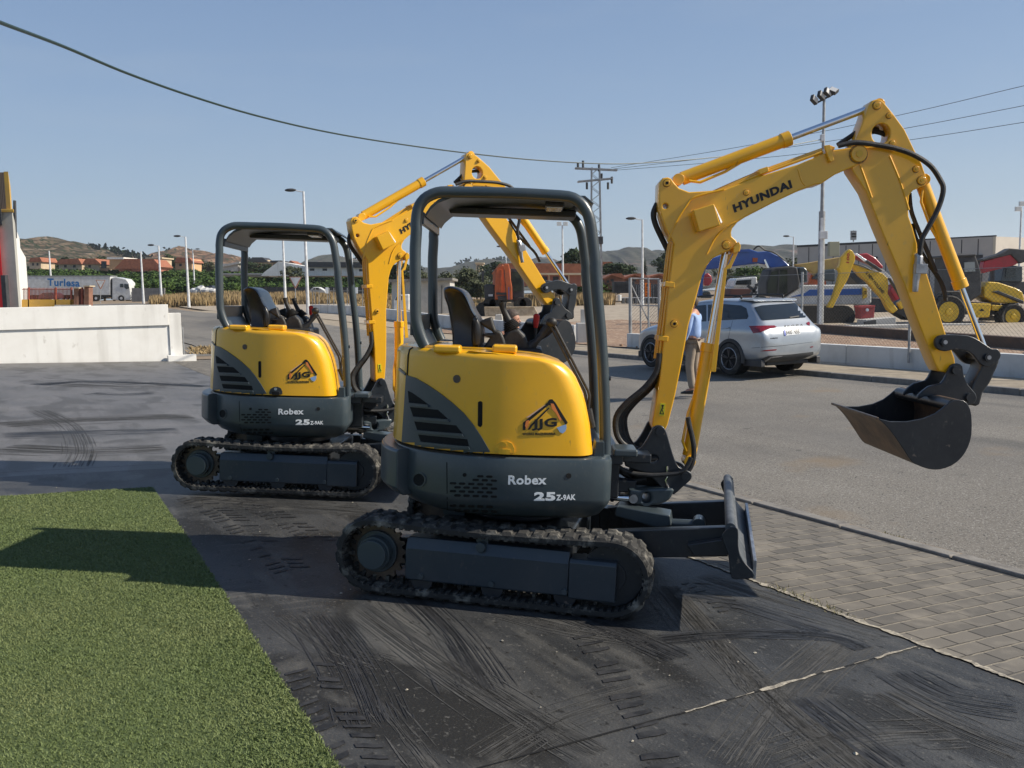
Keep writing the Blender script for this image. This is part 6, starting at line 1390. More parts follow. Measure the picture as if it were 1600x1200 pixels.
t = thing('building', 'pale taller building behind the warehouse at the right edge', 'building', at(1596, 440, 175).x, 175); m = MB(); PXP(m, R_(1582, 376, 1680, 440), 175, 12); put(m, 'wall', WHITEW, t, smooth=False); m = MB(); PXP(m, R_(1580, 373, 1682, 376.5), 174.8, 12.4); put(m, 'parapet', DARK, t, smooth=False)
# left-hand commercial building, stepping away
t = thing('commercial_building', 'tall building at the left edge with yellow cladding, pale panels and red fascia', 'building', at(10, 480, 44).x, 44)
def blk(name, xr, yt, yb, D, dep, m_, xl=-160):
    m = MB(); a, b, c = at(xl, yb, D), at(xr, yb, D), at(xr, yt, D); e = at(xr + dep * .45, yb, D + dep)
    m.prism([(a.x, D), (b.x, D), (e.x, D + dep), (at(xl, yb, D + dep).x, D + dep)], G(b.x, D) - .1 if yb > 470 else b.z, c.z, 'z'); return put(m, name, m_, t, bevel=.02)
blk('concrete_wing', 30, 329, 482, 46, 7, mat('pale_concrete_panels', (.46, .45, .40), (.38, .37, .33), rough=.85, scale=.8))
blk('cladding', 10, 269, 328.5, 46.2, 6, BROWN); 
m = MB(); a, b, c = at(10, 328.5, 46.1), at(17, 328.5, 46.1), at(14, 268, 46.1); m.prism([(a.x, 46.1), (b.x, 46.1), (at(19, 328, 52).x, 52), (at(12, 328, 52).x, 52)], a.z, c.z, 'z'); put(m, 'yellow_corner', OCHRE, t)
for k in range(4): m = MB(); p = at(1.5 + k * 2.6, 328, 46.1); q = at(1, 270, 46.1); m.box(p.x - .03, p.x + .03, 46.1, 46.2, p.z, q.z); put(m, 'cladding_rib', mat('lighter_brown', (.2, .15, .11), rough=.7) if k == 0 else bpy.data.materials['lighter_brown'], t)
blk('yellow_trim', 21.5, 326.5, 331, 45.9, .5, OCHRE); blk('red_fascia', 7.5, 352, 480, 45.8, .15, REDP); blk('dark_window', 3.5, 325, 351, 45.7, .5, DARK)
m = MB(); a, b = at(8, 482, 45.5), at(11, 430, 45.5); m.box(a.x, b.x, 45.3, 45.6, a.z, b.z); put(m, 'grille_door', DARK, t)
blk('rear_wing', 33, 353, 482, 58, 12, WHITEW, 20); blk('rear_wing', 36.5, 384, 476, 76, 20, WHITEW, 25)
m = MB(); a, b, c = at(20.5, 372, 55), at(24, 372, 55), at(21.5, 313, 55); m.prism([(a.x, a.z), (b.x, b.z), (c.x + .04, c.z), (c.x - .04, c.z)], 55, 55.2); put(m, 'corner_mast', DARK, t)
# railings with brick piers behind the white wall
t = thing('brick_railing', 'red railing on a yellow wall with brick piers behind the white wall at far left', 'railing', at(80, 478, 60).x, 60)
m = MB(); PXP(m, R_(34, 468, 112, 482), 60, .3); put(m, 'railing_wall', OCHRE, t)
for x0, y0, x1, y1 in ((115, 451, 122, 482), (131, 448, 139, 482)): m = MB(); PXP(m, R_(x0, y0, x1, y1), 59.9, .6); p = put(m, 'brick_pier', BRICK, t, bevel=.03); m = MB(); PXP(m, R_(x0 - 1, y0 - 1.8, x1 + 1, y0 - .1), 59.8, .8); put(m, 'pier_cap', CREAM, p) if False else put(m, 'pier_cap', CREAM, t)
m = MB(); PXP(m, R_(85, 476.5, 139, 479.2), 59.5, .3); put(m, 'wall_coping', WHITEW, t)
RR = mat('rust_red_rail', (.22, .045, .03), (.3, .09, .06), rough=.7, scale=4)
m = MB(); 
for i in range(36): x = 36 + i * 2.1; PXP(m, R_(x, 450, x + .5, 469), 60.1, .05)
PXP(m, R_(34, 452, 112, 452.8), 60.1, .06); put(m, 'rails', RR, t, smooth=False)
for x in (43.5, 85.5, 110, 127): m = MB(); PXP(m, R_(x, 449, x + 1.8, 480), 60.0, .15); put(m, 'rail_post', RR, t)
m = MB(); 
for i in range(8): x = 122.5 + i * 1.1; PXP(m, R_(x, 452, x + .4, 478), 60.1, .05)
put(m, 'gate_rails', RR, t, smooth=False)
# grey screen walls and mesh fence by the field
t = thing('screen_wall', 'grey block wall at the edge of the grove behind the lorry', 'wall', at(230, 472, 135).x, 135); m = MB(); PXP(m, R_(206, 450, 257, 474), 135, .3); put(m, 'wall_panel', mat('grey_blocks', (.22, .21, .2), (.17, .165, .16), rough=.9, scale=2), t)
t = thing('shade_net_fence', 'black shade-net fence between the grove and the dry grass', 'fence', at(500, 466, 128).x, 128); m = MB(); PXP(m, R_(392, 448.5, 600, 470), 128, .08); put(m, 'shade_net', DARK, t)
for x in range(398, 600, 17): m = MB(); PXP(m, R_(x, 446.5, x + .8, 470), 127.8, .1); put(m, 'fence_post', DARK, t)
# scrap under tarpaulins
t = thing('scrap_heap', 'white tarpaulin heap with a dark skip at the grass edge left of the farther canopy', 'heap', at(318, 462, 125).x, 125)
for (cx_, cy_, rx, rz, m_) in ((306, 456, 1.1, .5, CLOTHW), (322, 455, 1.3, .45, CLOTHW), (335, 456, .8, .45, CLOTHW), (314, 452, .7, .5, CLOTHW)):
    m = MB(); p = at(cx_, cy_, 125); m.ell(p, rx, .8, rz, 9, 5)
    m.v = [v + V((random.uniform(-.15, .15), 0, random.uniform(-.12, .12))) for v in m.v]; put(m, 'tarpaulin', m_, t, smooth=False)
m = MB(); PXP(m, [(321, 453), (333, 453), (331, 446), (322, 447)], 126, 1.2); put(m, 'skip', mat('navy', (.03, .04, .06), rough=.6), t)
t = thing('wrecked_car', 'pale dumped car body at the net fence inside the farther canopy', 'car', at(492, 455, 122).x, 122)
m = MB(); PXP(m, [(484, 456), (485, 452), (490, 448.5), (498, 448.5), (504, 452), (508, 455), (508, 458), (484, 458)], 122, 1.6); put(m, 'body', CLOTHW, t, bevel=.1); m = MB(); PXP(m, [(488, 452.5), (491, 449.8), (497, 449.8), (501, 452.5)], 121.9, 1.8); put(m, 'window', DARK, t)
# give-way signs
for i, (x, yt, wd, yb, D, lb) in enumerate(((157, 437.5, 15.5, 474, 84, 'small grey give-way sign seen from the back, in front of the lorry'), (461.5, 432.5, 20, 482, 63, 'give-way sign seen from the back through the farther canopy'))):
    t = thing('give_way_sign', lb, 'sign', at(x, 460, D).x, D, 'give-way signs'); m = MB(); a, b = at(x, yb, D + .05), at(x, yt, D + .05); m.cyl(a, b, .035, 8); put(m, 'sign_post', GALV, t)
    m = MB(); h_ = wd * .9; PXP(m, [(x - wd / 2, yt), (x + wd / 2, yt), (x + 1, yt + h_), (x - 1, yt + h_)], D, .04); f_ = put(m, 'sign_face', mat('sign_edge', (.4, .2, .14), rough=.6) if i == 0 else bpy.data.materials['sign_edge'], t)
    m = MB(); PXP(m, [(x - wd * .40, yt + 1), (x + wd * .40, yt + 1), (x, yt + h_ * .88)], D - .012, .01); put(m, 'sign_plate', LAMPW, t, smooth=False)
# small barriers and white panels beyond the low wall
t = thing('mesh_barrier', 'row of bare steel barrier posts with two white notices, seen through the farther canopy', 'barrier', at(520, 480, 76).x, 76)
for x in (488, 492, 498, 511, 514, 521, 542, 546, 556, 566): m = MB(); PXP(m, R_(x, 450, x + .9, 486), 76, .06); put(m, 'barrier_post', GALV, t)
m = MB(); PXP(m, R_(486, 454, 568, 454.8), 76, .05); put(m, 'barrier_rail', GALV, t)
for x in (508.5, 554.5): m = MB(); PXP(m, R_(x, 449, x + 4.5, 458.5), 75.9, .05); put(m, 'notice', WHT, t)
t = thing('utility_cabinet', 'white utility cabinet beside the farther front canopy post', 'cabinet', at(573, 480, 66).x, 66); m = MB(); PXP(m, R_(570, 470, 576, 487), 66, .5); put(m, 'cabinet', WHP, t, bevel=.03)
t = thing('parked_van', 'white van glimpsed behind the farther boom', 'van', at(622, 480, 60).x, 60); m = MB(); PXP(m, [(615, 486), (615, 470), (619, 461), (640, 459), (640, 486)], 60, 1.9); put(m, 'body', WHP, t, bevel=.12); m = MB(); PXP(m, [(617, 469), (620, 462.5), (628, 462), (628, 469)], 59.93, .1); put(m, 'window', DGL, t)

# ---- the lorry
D = 147; t = thing('lorry', 'white articulated lorry with a long curtain trailer lettered in blue at far left', 'lorry', at(120, 470, D).x, D)
m = MB(); PXP(m, R_(30, 431.5, 172, 461), D, 2.5); tr_ = put(m, 'trailer', WHP, t, bevel=.06)
m = MB(); PXP(m, R_(30, 430.6, 172.6, 432.2), D - .04, 2.58); put(m, 'trailer_edge', GALV, t)
m = MB(); PXP(m, R_(120, 461.3, 172, 463.5), D + .2, 2.1); put(m, 'chassis', DARK, t)
m = MB(); PXP(m, [(175, 469), (204, 469), (204, 458), (201.5, 442), (196, 436), (181, 433), (175, 434)], D, 2.5); cb = put(m, 'cab', WHP, t, bevel=.12)
m = MB(); PXP(m, R_(187.5, 443.5, 192.5, 449), D - .06, .08); put(m, 'window', DGL, cb) if False else put(m, 'window', DGL, t)
m = MB(); PXP(m, [(194, 443.5), (200.3, 444), (202, 450.5), (197, 452), (194, 449)], D - .06, .08); put(m, 'window', DGL, t)
m = MB(); PXP(m, R_(172.6, 435, 175.5, 463), D + .3, 1.9); put(m, 'gap', DARK, t)
for x in (143, 150, 190): 
    p = at(x if x < 180 else 189.5, 466.0, D); m = MB(); m.cyl((p.x, D - .03, p.z), (p.x, D + .35, p.z), .50, 20); wl_ = put(m, 'wheel', TYRE, t); m = MB(); m.cyl((p.x, D - .05, p.z), (p.x, D - .031, p.z), .22, 12); put(m, 'wheel_hub', LAMPW, t)
vs_, fs_ = pix_text('Turlesa', (74, 446.8), (124.5, 448.2), (74, 435), .03); m = MB(); P = [at(v.x, v.y, D - .03) for v in vs_]; m.add(P, fs_); put(m, 'trailer_lettering', mat('blue_lettering', (.02, .16, .42), rough=.5), t, smooth=False, fix=False)
t = thing('parked_van', 'white van nose just ahead of the lorry cab', 'van', at(208, 466, 152).x, 152); m = MB(); PXP(m, [(199, 468), (211.5, 468), (212, 459), (209, 454.5), (199, 454)], 152, 1.9); put(m, 'body', WHP, t, bevel=.15); m = MB(); PXP(m, [(206, 456), (209, 456), (210.5, 459.5), (206, 460)], 151.9, .1); put(m, 'window', DGL, t)
t = thing('parked_car', 'dark red car behind the railing at far left', 'car', at(72, 466, 82).x, 82); m = MB(); PXP(m, [(59, 467), (60, 461), (66, 457.5), (80, 457), (85, 459), (85, 467)], 82, 1.7); put(m, 'body', mat('maroon_paint', (.09, .035, .04), rough=.4), t, bevel=.1)
m = MB(); PXP(m, [(64, 461), (67.5, 458.3), (79, 458), (83, 461)], 81.95, .1); put(m, 'window', DGL, t)

# ---- orange wheeled excavator
D = 56; t = thing('orange_excavator', 'dusty orange wheeled excavator with a dozer blade seen through the nearer canopy', 'excavator', at(790, 500, D).x, D)
def zo(p): return Z(p, 740, 380, 7.2727)
def P1(name, poly, m_, d0, th, **k): m = MB(); PXP(m, poly, D + d0, th); return put(m, name, m_, t, **k)
P1('undercarriage', R_(760, 472, 820, 480), DUST, .2, 2.2, bevel=.05); P1('turntable', R_(775, 466, 812, 473), DARK, .3, 2.0)
P1('machine_body', zo([(120, 490), (135, 465), (240, 470), (250, 650), (125, 640)]), DARK, .3, 2.6, bevel=.08)
P1('side_panel', zo([(240, 300), (420, 290), (430, 640), (240, 650)]), mat('rusty_orange', (.42, .11, .04), (.20, .07, .04), rough=.7, scale=3, mix=(.35, .7)), .12, 2.0, bevel=.05)
P1('cab_frame', zo([(412, 300), (425, 288), (560, 290), (560, 320), (575, 480), (575, 625), (430, 625), (415, 600)]), DARK, .3, 1.6, bevel=.06)
P1('cab_glass', zo([(432, 325), (530, 325), (548, 450), (545, 545), (450, 545), (432, 480)]), GLASSY, .24, .08)
P1('cab_post', zo([(483, 160), (494, 160), (494, 280), (483, 280)]), LAMPW, .5, .1)
P1('boom', zo([(262, 285), (330, 240), (360, 300), (372, 480), (372, 640), (240, 640), (245, 420)]), ORGP, .0, .35, bevel=.04)
P1('arm', zo([(335, 262), (350, 232), (400, 236), (410, 300), (420, 400), (438, 500), (440, 640), (378, 640), (366, 500), (345, 380)]), ORGP, -.5, .35, bevel=.04)
P1('hose', zo([(345, 300), (352, 300), (374, 640), (366, 640)]), BLK, -.56, .06); P1('linkage', zo([(258, 560), (430, 560), (430, 585), (258, 585)]), DARK, -.08, .1)
P1('boom_cylinder', zo([(300, 300), (325, 300), (318, 560), (292, 560)]), ORGP, -.12, .12, bevel=.02); P1('hose', zo([(396, 500), (404, 500), (406, 640), (398, 640)]), BLUEP, -.58, .06)
P1('number_panel', zo([(168, 580), (218, 580), (218, 604), (168, 604)]), LAMPW, .22, .06)
P1('mirror', zo([(90, 320), (118, 320), (118, 440), (90, 440)]), DARK, .4, .1)
P1('lower_boom_pin', zo([(270, 600), (420, 600), (410, 650), (280, 650)]), DARK, -.2, .6, bevel=.05)
P1('dozer_blade', zo([(120, 728), (690, 724), (765, 862), (700, 905), (480, 910), (330, 850), (130, 850)]), DUST, -.6, .15, bevel=.03)
P1('blade_edge', zo([(120, 722), (692, 718), (695, 732), (120, 736)]), DUST, -.66, .08, bevel=.02)
for k, (x0, x1) in enumerate(((82, 140), (150, 215), (215, 275), (500, 560), (560, 620))):
    p = at(740 + (x0 + x1) / 2 / 7.27, 380 + (690 if k else 760) / 7.27, D); r_ = .42 if k else .5; m = MB(); m.cyl((p.x, D + .1, p.z), (p.x, D + .5, p.z), r_, 18); put(m, 'wheel', TYRE, t, bevel=.04)
t = thing('barrier_block', 'short pale concrete block beside the orange excavator blade', 'block', at(780, 500, 50).x, 50); m = MB(); PXP(m, [(773, 503), (774, 492), (784, 491), (786, 503)], 50, .6); put(m, 'block', GREYW, t, bevel=.03)

# black containers and pallets beyond the gate
for i, (x0, y0, x1, y1, D, lb, m_) in enumerate(((993, 444, 1052, 470, 92, 'black shipping container beyond the yard gate', DARK), (960, 440, 992, 458, 100, 'dark shed wall left of the black container', DARK), (1028, 446, 1046, 474, 88, 'dark cabinet right of the gate notice', DARK))):
    t = thing('container', lb, 'container', at((x0 + x1) / 2, y1, D).x, D); m = MB(); PXP(m, R_(x0, y0, x1, y1), D, 2.4); put(m, 'container_body', m_, t, bevel=.04)
    m = MB()
    for k in range(int((x1 - x0) / 3)): PXP(m, R_(x0 + 1 + k * 3, y0 + 1.5, x0 + 1.8 + k * 3, y1 - 1), D - .06, .05)
    put(m, 'ribs', GALV if i == 0 else DARK, t, smooth=False)
t = thing('pallet_row', 'row of grey stacked blocks on the gravel beyond the gate', 'blocks', at(1010, 474, 86).x, 86)
for k in range(10): x = 972 + k * 6.6; m = MB(); PXP(m, R_(x, 466, x + 4.6, 474), 86, .8); put(m, 'block', mat('grey_plastic', (.12, .125, .13), rough=.7) if k == 0 else bpy.data.materials['grey_plastic'], t, bevel=.03)
m = MB(); PXP(m, R_(966, 464.5, 1038, 465.6), 86, .9); put(m, 'shelf', LAMPW, t)
t = thing('water_butt', 'small white tank at the left end of the grey blocks', 'tank', at(968, 470, 84).x, 84); m = MB(); p = at(968, 465, 84); m.cyl((p.x, 84, p.z - .3), (p.x, 84, p.z + .25), .18, 14); put(m, 'tank', WHP, t, bevel=.04)

# ---- yard machines
def mach(name, label, D_, cx, cat): 
    global t, D; D = D_; t = thing(name, label, cat, at(cx, 500, D).x, D); return t
def track(x0, x1, yt, yb, d0, th=.5):
    m = MB(); r = (yb - yt) / 2; P = [(x0 + r - r * math.sin(a), (yt + yb) / 2 - r * math.cos(a)) for a in [math.pi * k / 8 for k in range(9)]] + [(x1 - r + r * math.sin(a), (yt + yb) / 2 + r * math.cos(a)) for a in [math.pi * k / 8 for k in range(9)]]
    PXP(m, P, D + d0, th); return put(m, 'crawler_track', TYRE, t, bevel=.03)
mach('white_excavator', 'white tracked excavator with blue stripe and raised blue boom behind the silver car', 43, 1240, 'excavator')
zj = lambda p: Z(p, 1080, 360, 6.1538)
P1('machine_body', zj([(905, 640), (1050, 540), (1060, 525), (1720, 520), (1735, 545), (1735, 700), (1700, 715), (1030, 715), (900, 655)]), WHP, .2, 2.6, bevel=.12)
P1('blue_stripe', zj([(960, 640), (1100, 600), (1140, 570), (1640, 560), (1640, 618), (1100, 630)]), mat('stripe_blue', (.02, .09, .34), rough=.4), .16, .06)
P1('maker_panel', zj([(1650, 545), (1690, 560), (1690, 645), (1650, 660)]), YELB, .15, .06)
P1('cab_frame', zj([(720, 500), (760, 380), (820, 352), (960, 342), (1020, 350), (1050, 500), (1040, 560), (870, 640), (720, 630)]), DARK, .0, 1.5, bevel=.08)
P1('cab_glass', zj([(735, 500), (775, 400), (850, 378), (925, 375), (925, 600), (860, 625), (735, 620)]), GLASSY, -.06, .08)
P1('cab_glass_bar', zj([(842, 375), (854, 375), (838, 625), (826, 625)]), DARK, -.1, .06)
P1('engine_cover', zj([(1030, 352), (1090, 350), (1120, 380), (1125, 500), (1050, 505)]), GRY, .5, 1.6, bevel=.08)
P1('boom', zj([(150, 380), (90, 300), (200, 270), (430, 190), (560, 178), (640, 205), (740, 200), (850, 250), (950, 340), (860, 352), (780, 370), (720, 330), (640, 318), (420, 345)]), BLUEP, 1.2, .5, bevel=.05)
P1('boom_badge', zj([(592, 264), (640, 264), (636, 304), (592, 304)]), ORGP, 1.12, .06)
P1('boom_cylinder', zj([(360, 188), (560, 180), (580, 205), (360, 205)]), BLUEP, 1.0, .15); P1('piston_rod', zj([(698, 285), (712, 275), (755, 365), (742, 375)]), CHR, 1.05, .1)
P1('bucket_arm', zj([(95, 330), (150, 330), (115, 500), (110, 640), (70, 640), (80, 480)]), mat('bright_blue', (.02, .12, .4), rough=.4), 1.3, .4, bevel=.05)
m = MB(); m.tube(crom([tuple(at(1080 + x / 6.1538, 360 + y / 6.1538, D + 1.1)) for x, y in ((600, 185), (650, 150), (710, 190), (800, 215), (900, 290))], 4), .04, 6); put(m, 'hose', BLK, t)
track(1215, 1337, 477, 511, .0, .6); track(1240, 1335, 478, 509, 2.4, .6)
vs_, fs_ = pix_text('JCB', (1349, 462.5), (1354, 461.5), (1349, 455), .04); m = MB(); m.add([at(v.x, v.y, D + .14) for v in vs_], fs_); put(m, 'maker_lettering', INK, t, smooth=False, fix=False)
mach('white_truck', 'white lorry cab beyond the silver car, under the blue boom', 62, 1168, 'lorry')
P1('cab', [(1146, 449), (1148, 437), (1152, 434.5), (1183, 432), (1184, 449)], WHP, 0, 2.2, bevel=.1); P1('window', [(1149, 445), (1151, 438.5), (1174, 436.5), (1174, 445)], DGL, -.06, .08); P1('front_panel', R_(1140, 449, 1190, 466), WHP, .1, 2.2, bevel=.05)
mach('tipper_body', 'rust brown tipper body behind the silver car', 50, 1158, 'tipper'); P1('tipper', [(1138, 466), (1142, 451), (1174, 451), (1176, 466)], mat('rusty_red', (.12, .045, .035), (.09, .04, .03), rough=.8, scale=2), 0, 2, bevel=.05)
mach('farm_implement', 'tangled dark attachment in front of the white excavator cab', 48, 1184, 'attachment')
for a, b in (((1168, 446), (1182, 458)), ((1182, 448), (1172, 462)), ((1180, 446), (1196, 440)), ((1176, 470), (1192, 446)), ((1184, 462), (1196, 466))): m = MB(); m.bar(at(*a, D), at(*b, D), .14, .14); put(m, 'frame_bar', DARK if a[0] != 1176 else LAMPW, t)
mach('yellow_backhoe', 'yellow backhoe loader with its lettered rear boom folded up', 41, 1500, 'backhoe loader')
zk = lambda p: Z(p, 1270, 360, 7.5); zl = lambda p: Z(p, 1440, 280, 5.0)
P1('backhoe_boom', zk([(430, 400), (480, 395), (560, 420), (700, 470), (820, 500), (880, 560), (890, 640), (880, 740), (930, 830), (1000, 930), (940, 975), (880, 920), (820, 800), (740, 720), (640, 600), (560, 540), (470, 440)]), YELB, 0, .35, bevel=.04)
P1('backhoe_arm', zk([(400, 240), (430, 218), (470, 240), (500, 300), (495, 360), (470, 420), (420, 560), (340, 700), (270, 840), (235, 910), (175, 900), (230, 800), (290, 620), (320, 500), (300, 440), (320, 400), (330, 330)]), YELB, -.4, .3, bevel=.04)
P1('arm_cylinder', zk([(490, 265), (510, 262), (640, 350), (620, 370)]), CHR, -.1, .12, bevel=.02); P1('arm_cylinder_barrel', zk([(610, 365), (640, 345), (760, 420), (820, 470), (800, 490), (720, 440)]), DARK, -.12, .16, bevel=.03)
P1('boom_cylinder', zk([(890, 560), (915, 555), (1075, 795), (1050, 820)]), DARK, -.12, .2, bevel=.03)
vs_, fs_ = pix_text('G NEW HOLLAND', zk([(615, 500)])[0], zk([(820, 745)])[0], zk([(640, 475)])[0], .03); m = MB(); m.add([at(v.x, v.y, D - .02) for v in vs_], fs_); put(m, 'boom_lettering', INK, t, smooth=False, fix=False)
vs_, fs_ = pix_text('100.', zk([(425, 385)])[0], zk([(436, 250)])[0], zk([(392, 380)])[0], .04); m = MB(); m.add([at(v.x, v.y, D - .42) for v in vs_], fs_); put(m, 'arm_lettering', mat('red_lettering', (.35, .03, .02), rough=.5), t, smooth=False, fix=False)
m = MB(); m.tube(crom([tuple(at(1270 + x / 7.5, 360 + y / 7.5, D - .1)) for x, y in ((350, 580), (355, 480), (380, 410), (470, 392), (590, 420), (680, 465))], 4), .03, 6); put(m, 'hose', BLK, t)
P1('cab_frame', zl([(235, 600), (300, 578), (420, 590), (440, 640), (470, 740), (470, 900), (380, 960), (230, 940)]), DARK, .2, 1.7, bevel=.06); P1('cab_roof', zl([(225, 590), (425, 582), (430, 600), (225, 612)]), DARK, .1, 1.9, bevel=.04)
P1('cab_glass', zl([(335, 650), (415, 645), (420, 720), (335, 725)]), mat('pale_glass', (.22, .24, .24), rough=.1, coat=.5), .14, .1)
P1('hood', zl([(490, 840), (520, 800), (600, 805), (740, 850), (790, 880), (810, 960), (700, 975), (560, 960), (490, 920)]), YELB, .3, 1.2, bevel=.06)
P1('chassis', zl([(400, 960), (620, 970), (620, 1060), (400, 1060)]), DARK, .5, 1.0, bevel=.04)
P1('loader_arm', zl([(560, 880), (600, 870), (800, 950), (800, 975), (690, 930)]), DARK, .05, .2, bevel=.03)
P1('side_box', zl([(385, 968), (548, 972), (530, 1080), (415, 1082), (400, 1060)]), YELB, .0, .5, bevel=.05); P1('lower_frame', zl([(548, 980), (640, 985), (620, 1030), (548, 1025)]), YELB, .3, .6, bevel=.04)
P1('side_box_mark', zl([(450, 1030), (470, 1010), (492, 1030)]), INK, -.03, .02)
def wheel(px_, py_, rpx, name='wheel', th=.45, rim=YELB, rr=.56):
    p = at(px_, py_, D); r_ = rpx * D / FPX; m = MB(); prf = [(r_ * .55, D - th * .5 + .3), (r_ * .88, D - th * .5 + .22), (r_ * .97, D - th * .5 + .30), (r_, D + .3), (r_ * .97, D + .6), (r_ * .5, D + .62)]
    rings = [[V((p.x + q * math.cos(k * math.pi / 20), y_, p.z + q * math.sin(k * math.pi / 20))) for k in range(40)] for q, y_ in prf]; m.loft(rings)
    for k in range(22): a = k * 2 * math.pi / 22; m.box(-.02, .02, D + .12, D + .6, 0, .05, Matrix.Translation((p.x + (r_ - .02) * math.cos(a), 0, p.z + (r_ - .02) * math.sin(a))) @ Matrix.Rotation(math.pi / 2 - a, 4, 'Y'))
    w_ = put(m, name, TYRE, t); m = MB(); m.cyl((p.x, D + .05, p.z), (p.x, D + .16, p.z), r_ * rr, 26); m.cyl((p.x, D + .0, p.z), (p.x, D + .1, p.z), r_ * rr * .35, 14); put(m, 'wheel_rim', rim, t, bevel=.02)
wheel(1483.5, 487.5, 27, rr=.60); wheel(1584, 494.5, 20.5, rr=.58); m = MB(); p = at(1546, 503, D + 1.8); m.cyl((p.x, D + 1.8, p.z), (p.x, D + 2.2, p.z), .35, 18); put(m, 'wheel', TYRE, t)
m = MB(); pts = crom([tuple(at(1440 + x / 5, 280 + y / 5, D + .1)) for x, y in ((110, 920), (150, 885), (240, 880), (320, 890), (375, 960))], 4); m.tube(pts, .05, 6); put(m, 'mudguard', DARK, t)
P1('rear_frame', zk([(940, 930), (1060, 830), (1130, 800), (1180, 1000), (1150, 1060), (1040, 1000)]), DARK, .4, 1.0, bevel=.05); P1('stabiliser', zk([(1000, 850), (1070, 800), (1100, 870), (1040, 930)]), YELB, .2, .3, bevel=.04)
mach('red_telehandler', 'dark red telescopic boom reaching in from the right edge', 55, 1570, 'telehandler')
P1('boom', zl([(480, 690), (490, 640), (700, 580), (760, 640), (740, 668), (480, 735)]), REDB, 0, .5, bevel=.05); P1('boom_end', zl([(620, 580), (690, 540), (820, 550), (830, 640), (770, 660), (700, 590), (480, 640), (470, 625)]), DARK, -.1, .7, bevel=.06)
P1('mast', zl([(553, 620), (572, 620), (572, 800), (553, 800)]), DARK, .2, .3, bevel=.03); P1('cab', zl([(640, 700), (680, 670), (790, 680), (790, 800), (620, 800)]), GRY, .3, 1.6, bevel=.06); P1('cab_glass', zl([(665, 700), (700, 685), (735, 690), (735, 760), (655, 765)]), DGL, .24, .08)
P1('chassis', zl([(480, 800), (830, 800), (830, 900), (480, 900)]), DARK, .4, 1.6, bevel=.05)
mach('yellow_crane_arm', 'dull yellow machine boom lying level behind the tall mast', 60, 1290, 'machine')
P1('boom', [(1242, 413), (1266, 410), (1310, 402), (1330, 404), (1330, 416), (1300, 424), (1272, 432), (1268, 424)], mat('faded_yellow', (.36, .26, .08), (.3, .2, .08), rough=.7, scale=2), 0, .6, bevel=.05); P1('machine_body', [(1262, 445), (1268, 426), (1288, 424), (1292, 446)], ORGP, .2, 1.6, bevel=.06); P1('grey_cover', [(1270, 436), (1282, 422), (1306, 420), (1306, 440)], GRY, -.2, 1.0, bevel=.1); P1('undercarriage', R_(1258, 445, 1340, 470), DARK, .2, 2, bevel=.05)
mach('red_machine', 'dark red machine hump behind the lettered yellow boom', 52, 1370, 'machine')
P1('boom', zk([(480, 310), (540, 275), (640, 265), (740, 320), (830, 420), (820, 450), (700, 400), (560, 340)]), REDB, 0, .8, bevel=.08); P1('machine_body', zk([(900, 700), (960, 600), (1060, 700), (1100, 800), (1000, 850)]), REDB, .2, 1.5, bevel=.08); P1('cab_frame', zk([(440, 540), (480, 460), (640, 560), (720, 640), (700, 720), (600, 700)]), DARK, .4, 1.6, bevel=.06); P1('undercarriage', zk([(620, 790), (860, 800), (960, 980), (640, 1000)]), DARK, .5, 2, bevel=.06)
P1('white_door', zk([(700, 450), (820, 450), (940, 560), (940, 640), (860, 640)]), WHP, .6, .2)
mach('plastic_crate', 'red plastic crate with a white disc by the fence, right of the white excavator', 40, 1355, 'crate')
P1('crate', [(1343.5, 479), (1367, 478), (1366, 497), (1344, 498.5)], mat('faded_red_plastic', (.34, .05, .05), (.28, .05, .05), rough=.7, scale=3), 0, .6, bevel=.03); P1('crate_rim', [(1343, 478.2), (1367.5, 477), (1367.5, 480), (1343, 481)], mat('faded_red_plastic_rim', (.4, .07, .07), rough=.7), -.05, .7); m = MB(); p = at(1355.3, 484.2, D - .03); m.cyl((p.x, D - .03, p.z), (p.x, D, p.z), .07, 14); put(m, 'disc', WHT, t)
t = thing('concrete_beams', 'pale concrete slabs stacked on the gravel left of the yellow loader', 'slabs', at(1390, 500, 39).x, 39); D = 39
P1('slab', [(1352, 511), (1353, 500), (1400, 495.5), (1400, 506)], GREYW, 0, 1, bevel=.02); P1('slab', [(1352, 503), (1369, 499.5), (1369, 510), (1352, 512)], DARK, -.2, .18); P1('slab', [(1330, 516), (1330, 509), (1432, 507), (1432, 512)], GREYW, -1, .8, bevel=.02); P1('slab', [(1436, 512), (1436, 506), (1540, 506), (1540, 511)], GREYW, .5, .8, bevel=.02)
# edging beam in front of the yard
t = thing('edging_beam', 'long rusty brown beam on the ground inside the fence', 'beam', 13.2, 29)
m = MB(); P = [(11.6, 38.5), (11.9, 38.6), (14.9, 20.1), (14.6, 20.0)]; m.prism(P, -.05, .36, 'z'); put(m, 'beam', mat('brown_beam', (.12, .075, .05), (.085, .06, .045), rough=.85, scale=3), t, bevel=.02)
# far machinery, half hidden: red one by the blue arm
mach('red_cultivator', 'small red farm machine left of the white lorry cab', 64, 1106, 'farm machine'); P1('machine_body', [(1100, 446), (1100, 430), (1106, 426), (1112, 431), (1113, 440), (1108, 447)], REDB, 0, 1.2, bevel=.1)
mach('grey_car', 'small grey car nose at the blue arm, over the silver car roof', 46, 1101, 'car'); P1('body', [(1094, 466), (1096, 459), (1101, 455), (1110, 455), (1114, 466)], GRY, 0, 1.6, bevel=.1); P1('window', [(1097, 460), (1102, 456.3), (1109, 456.3), (1110, 460)], DGL, -.05, .08)

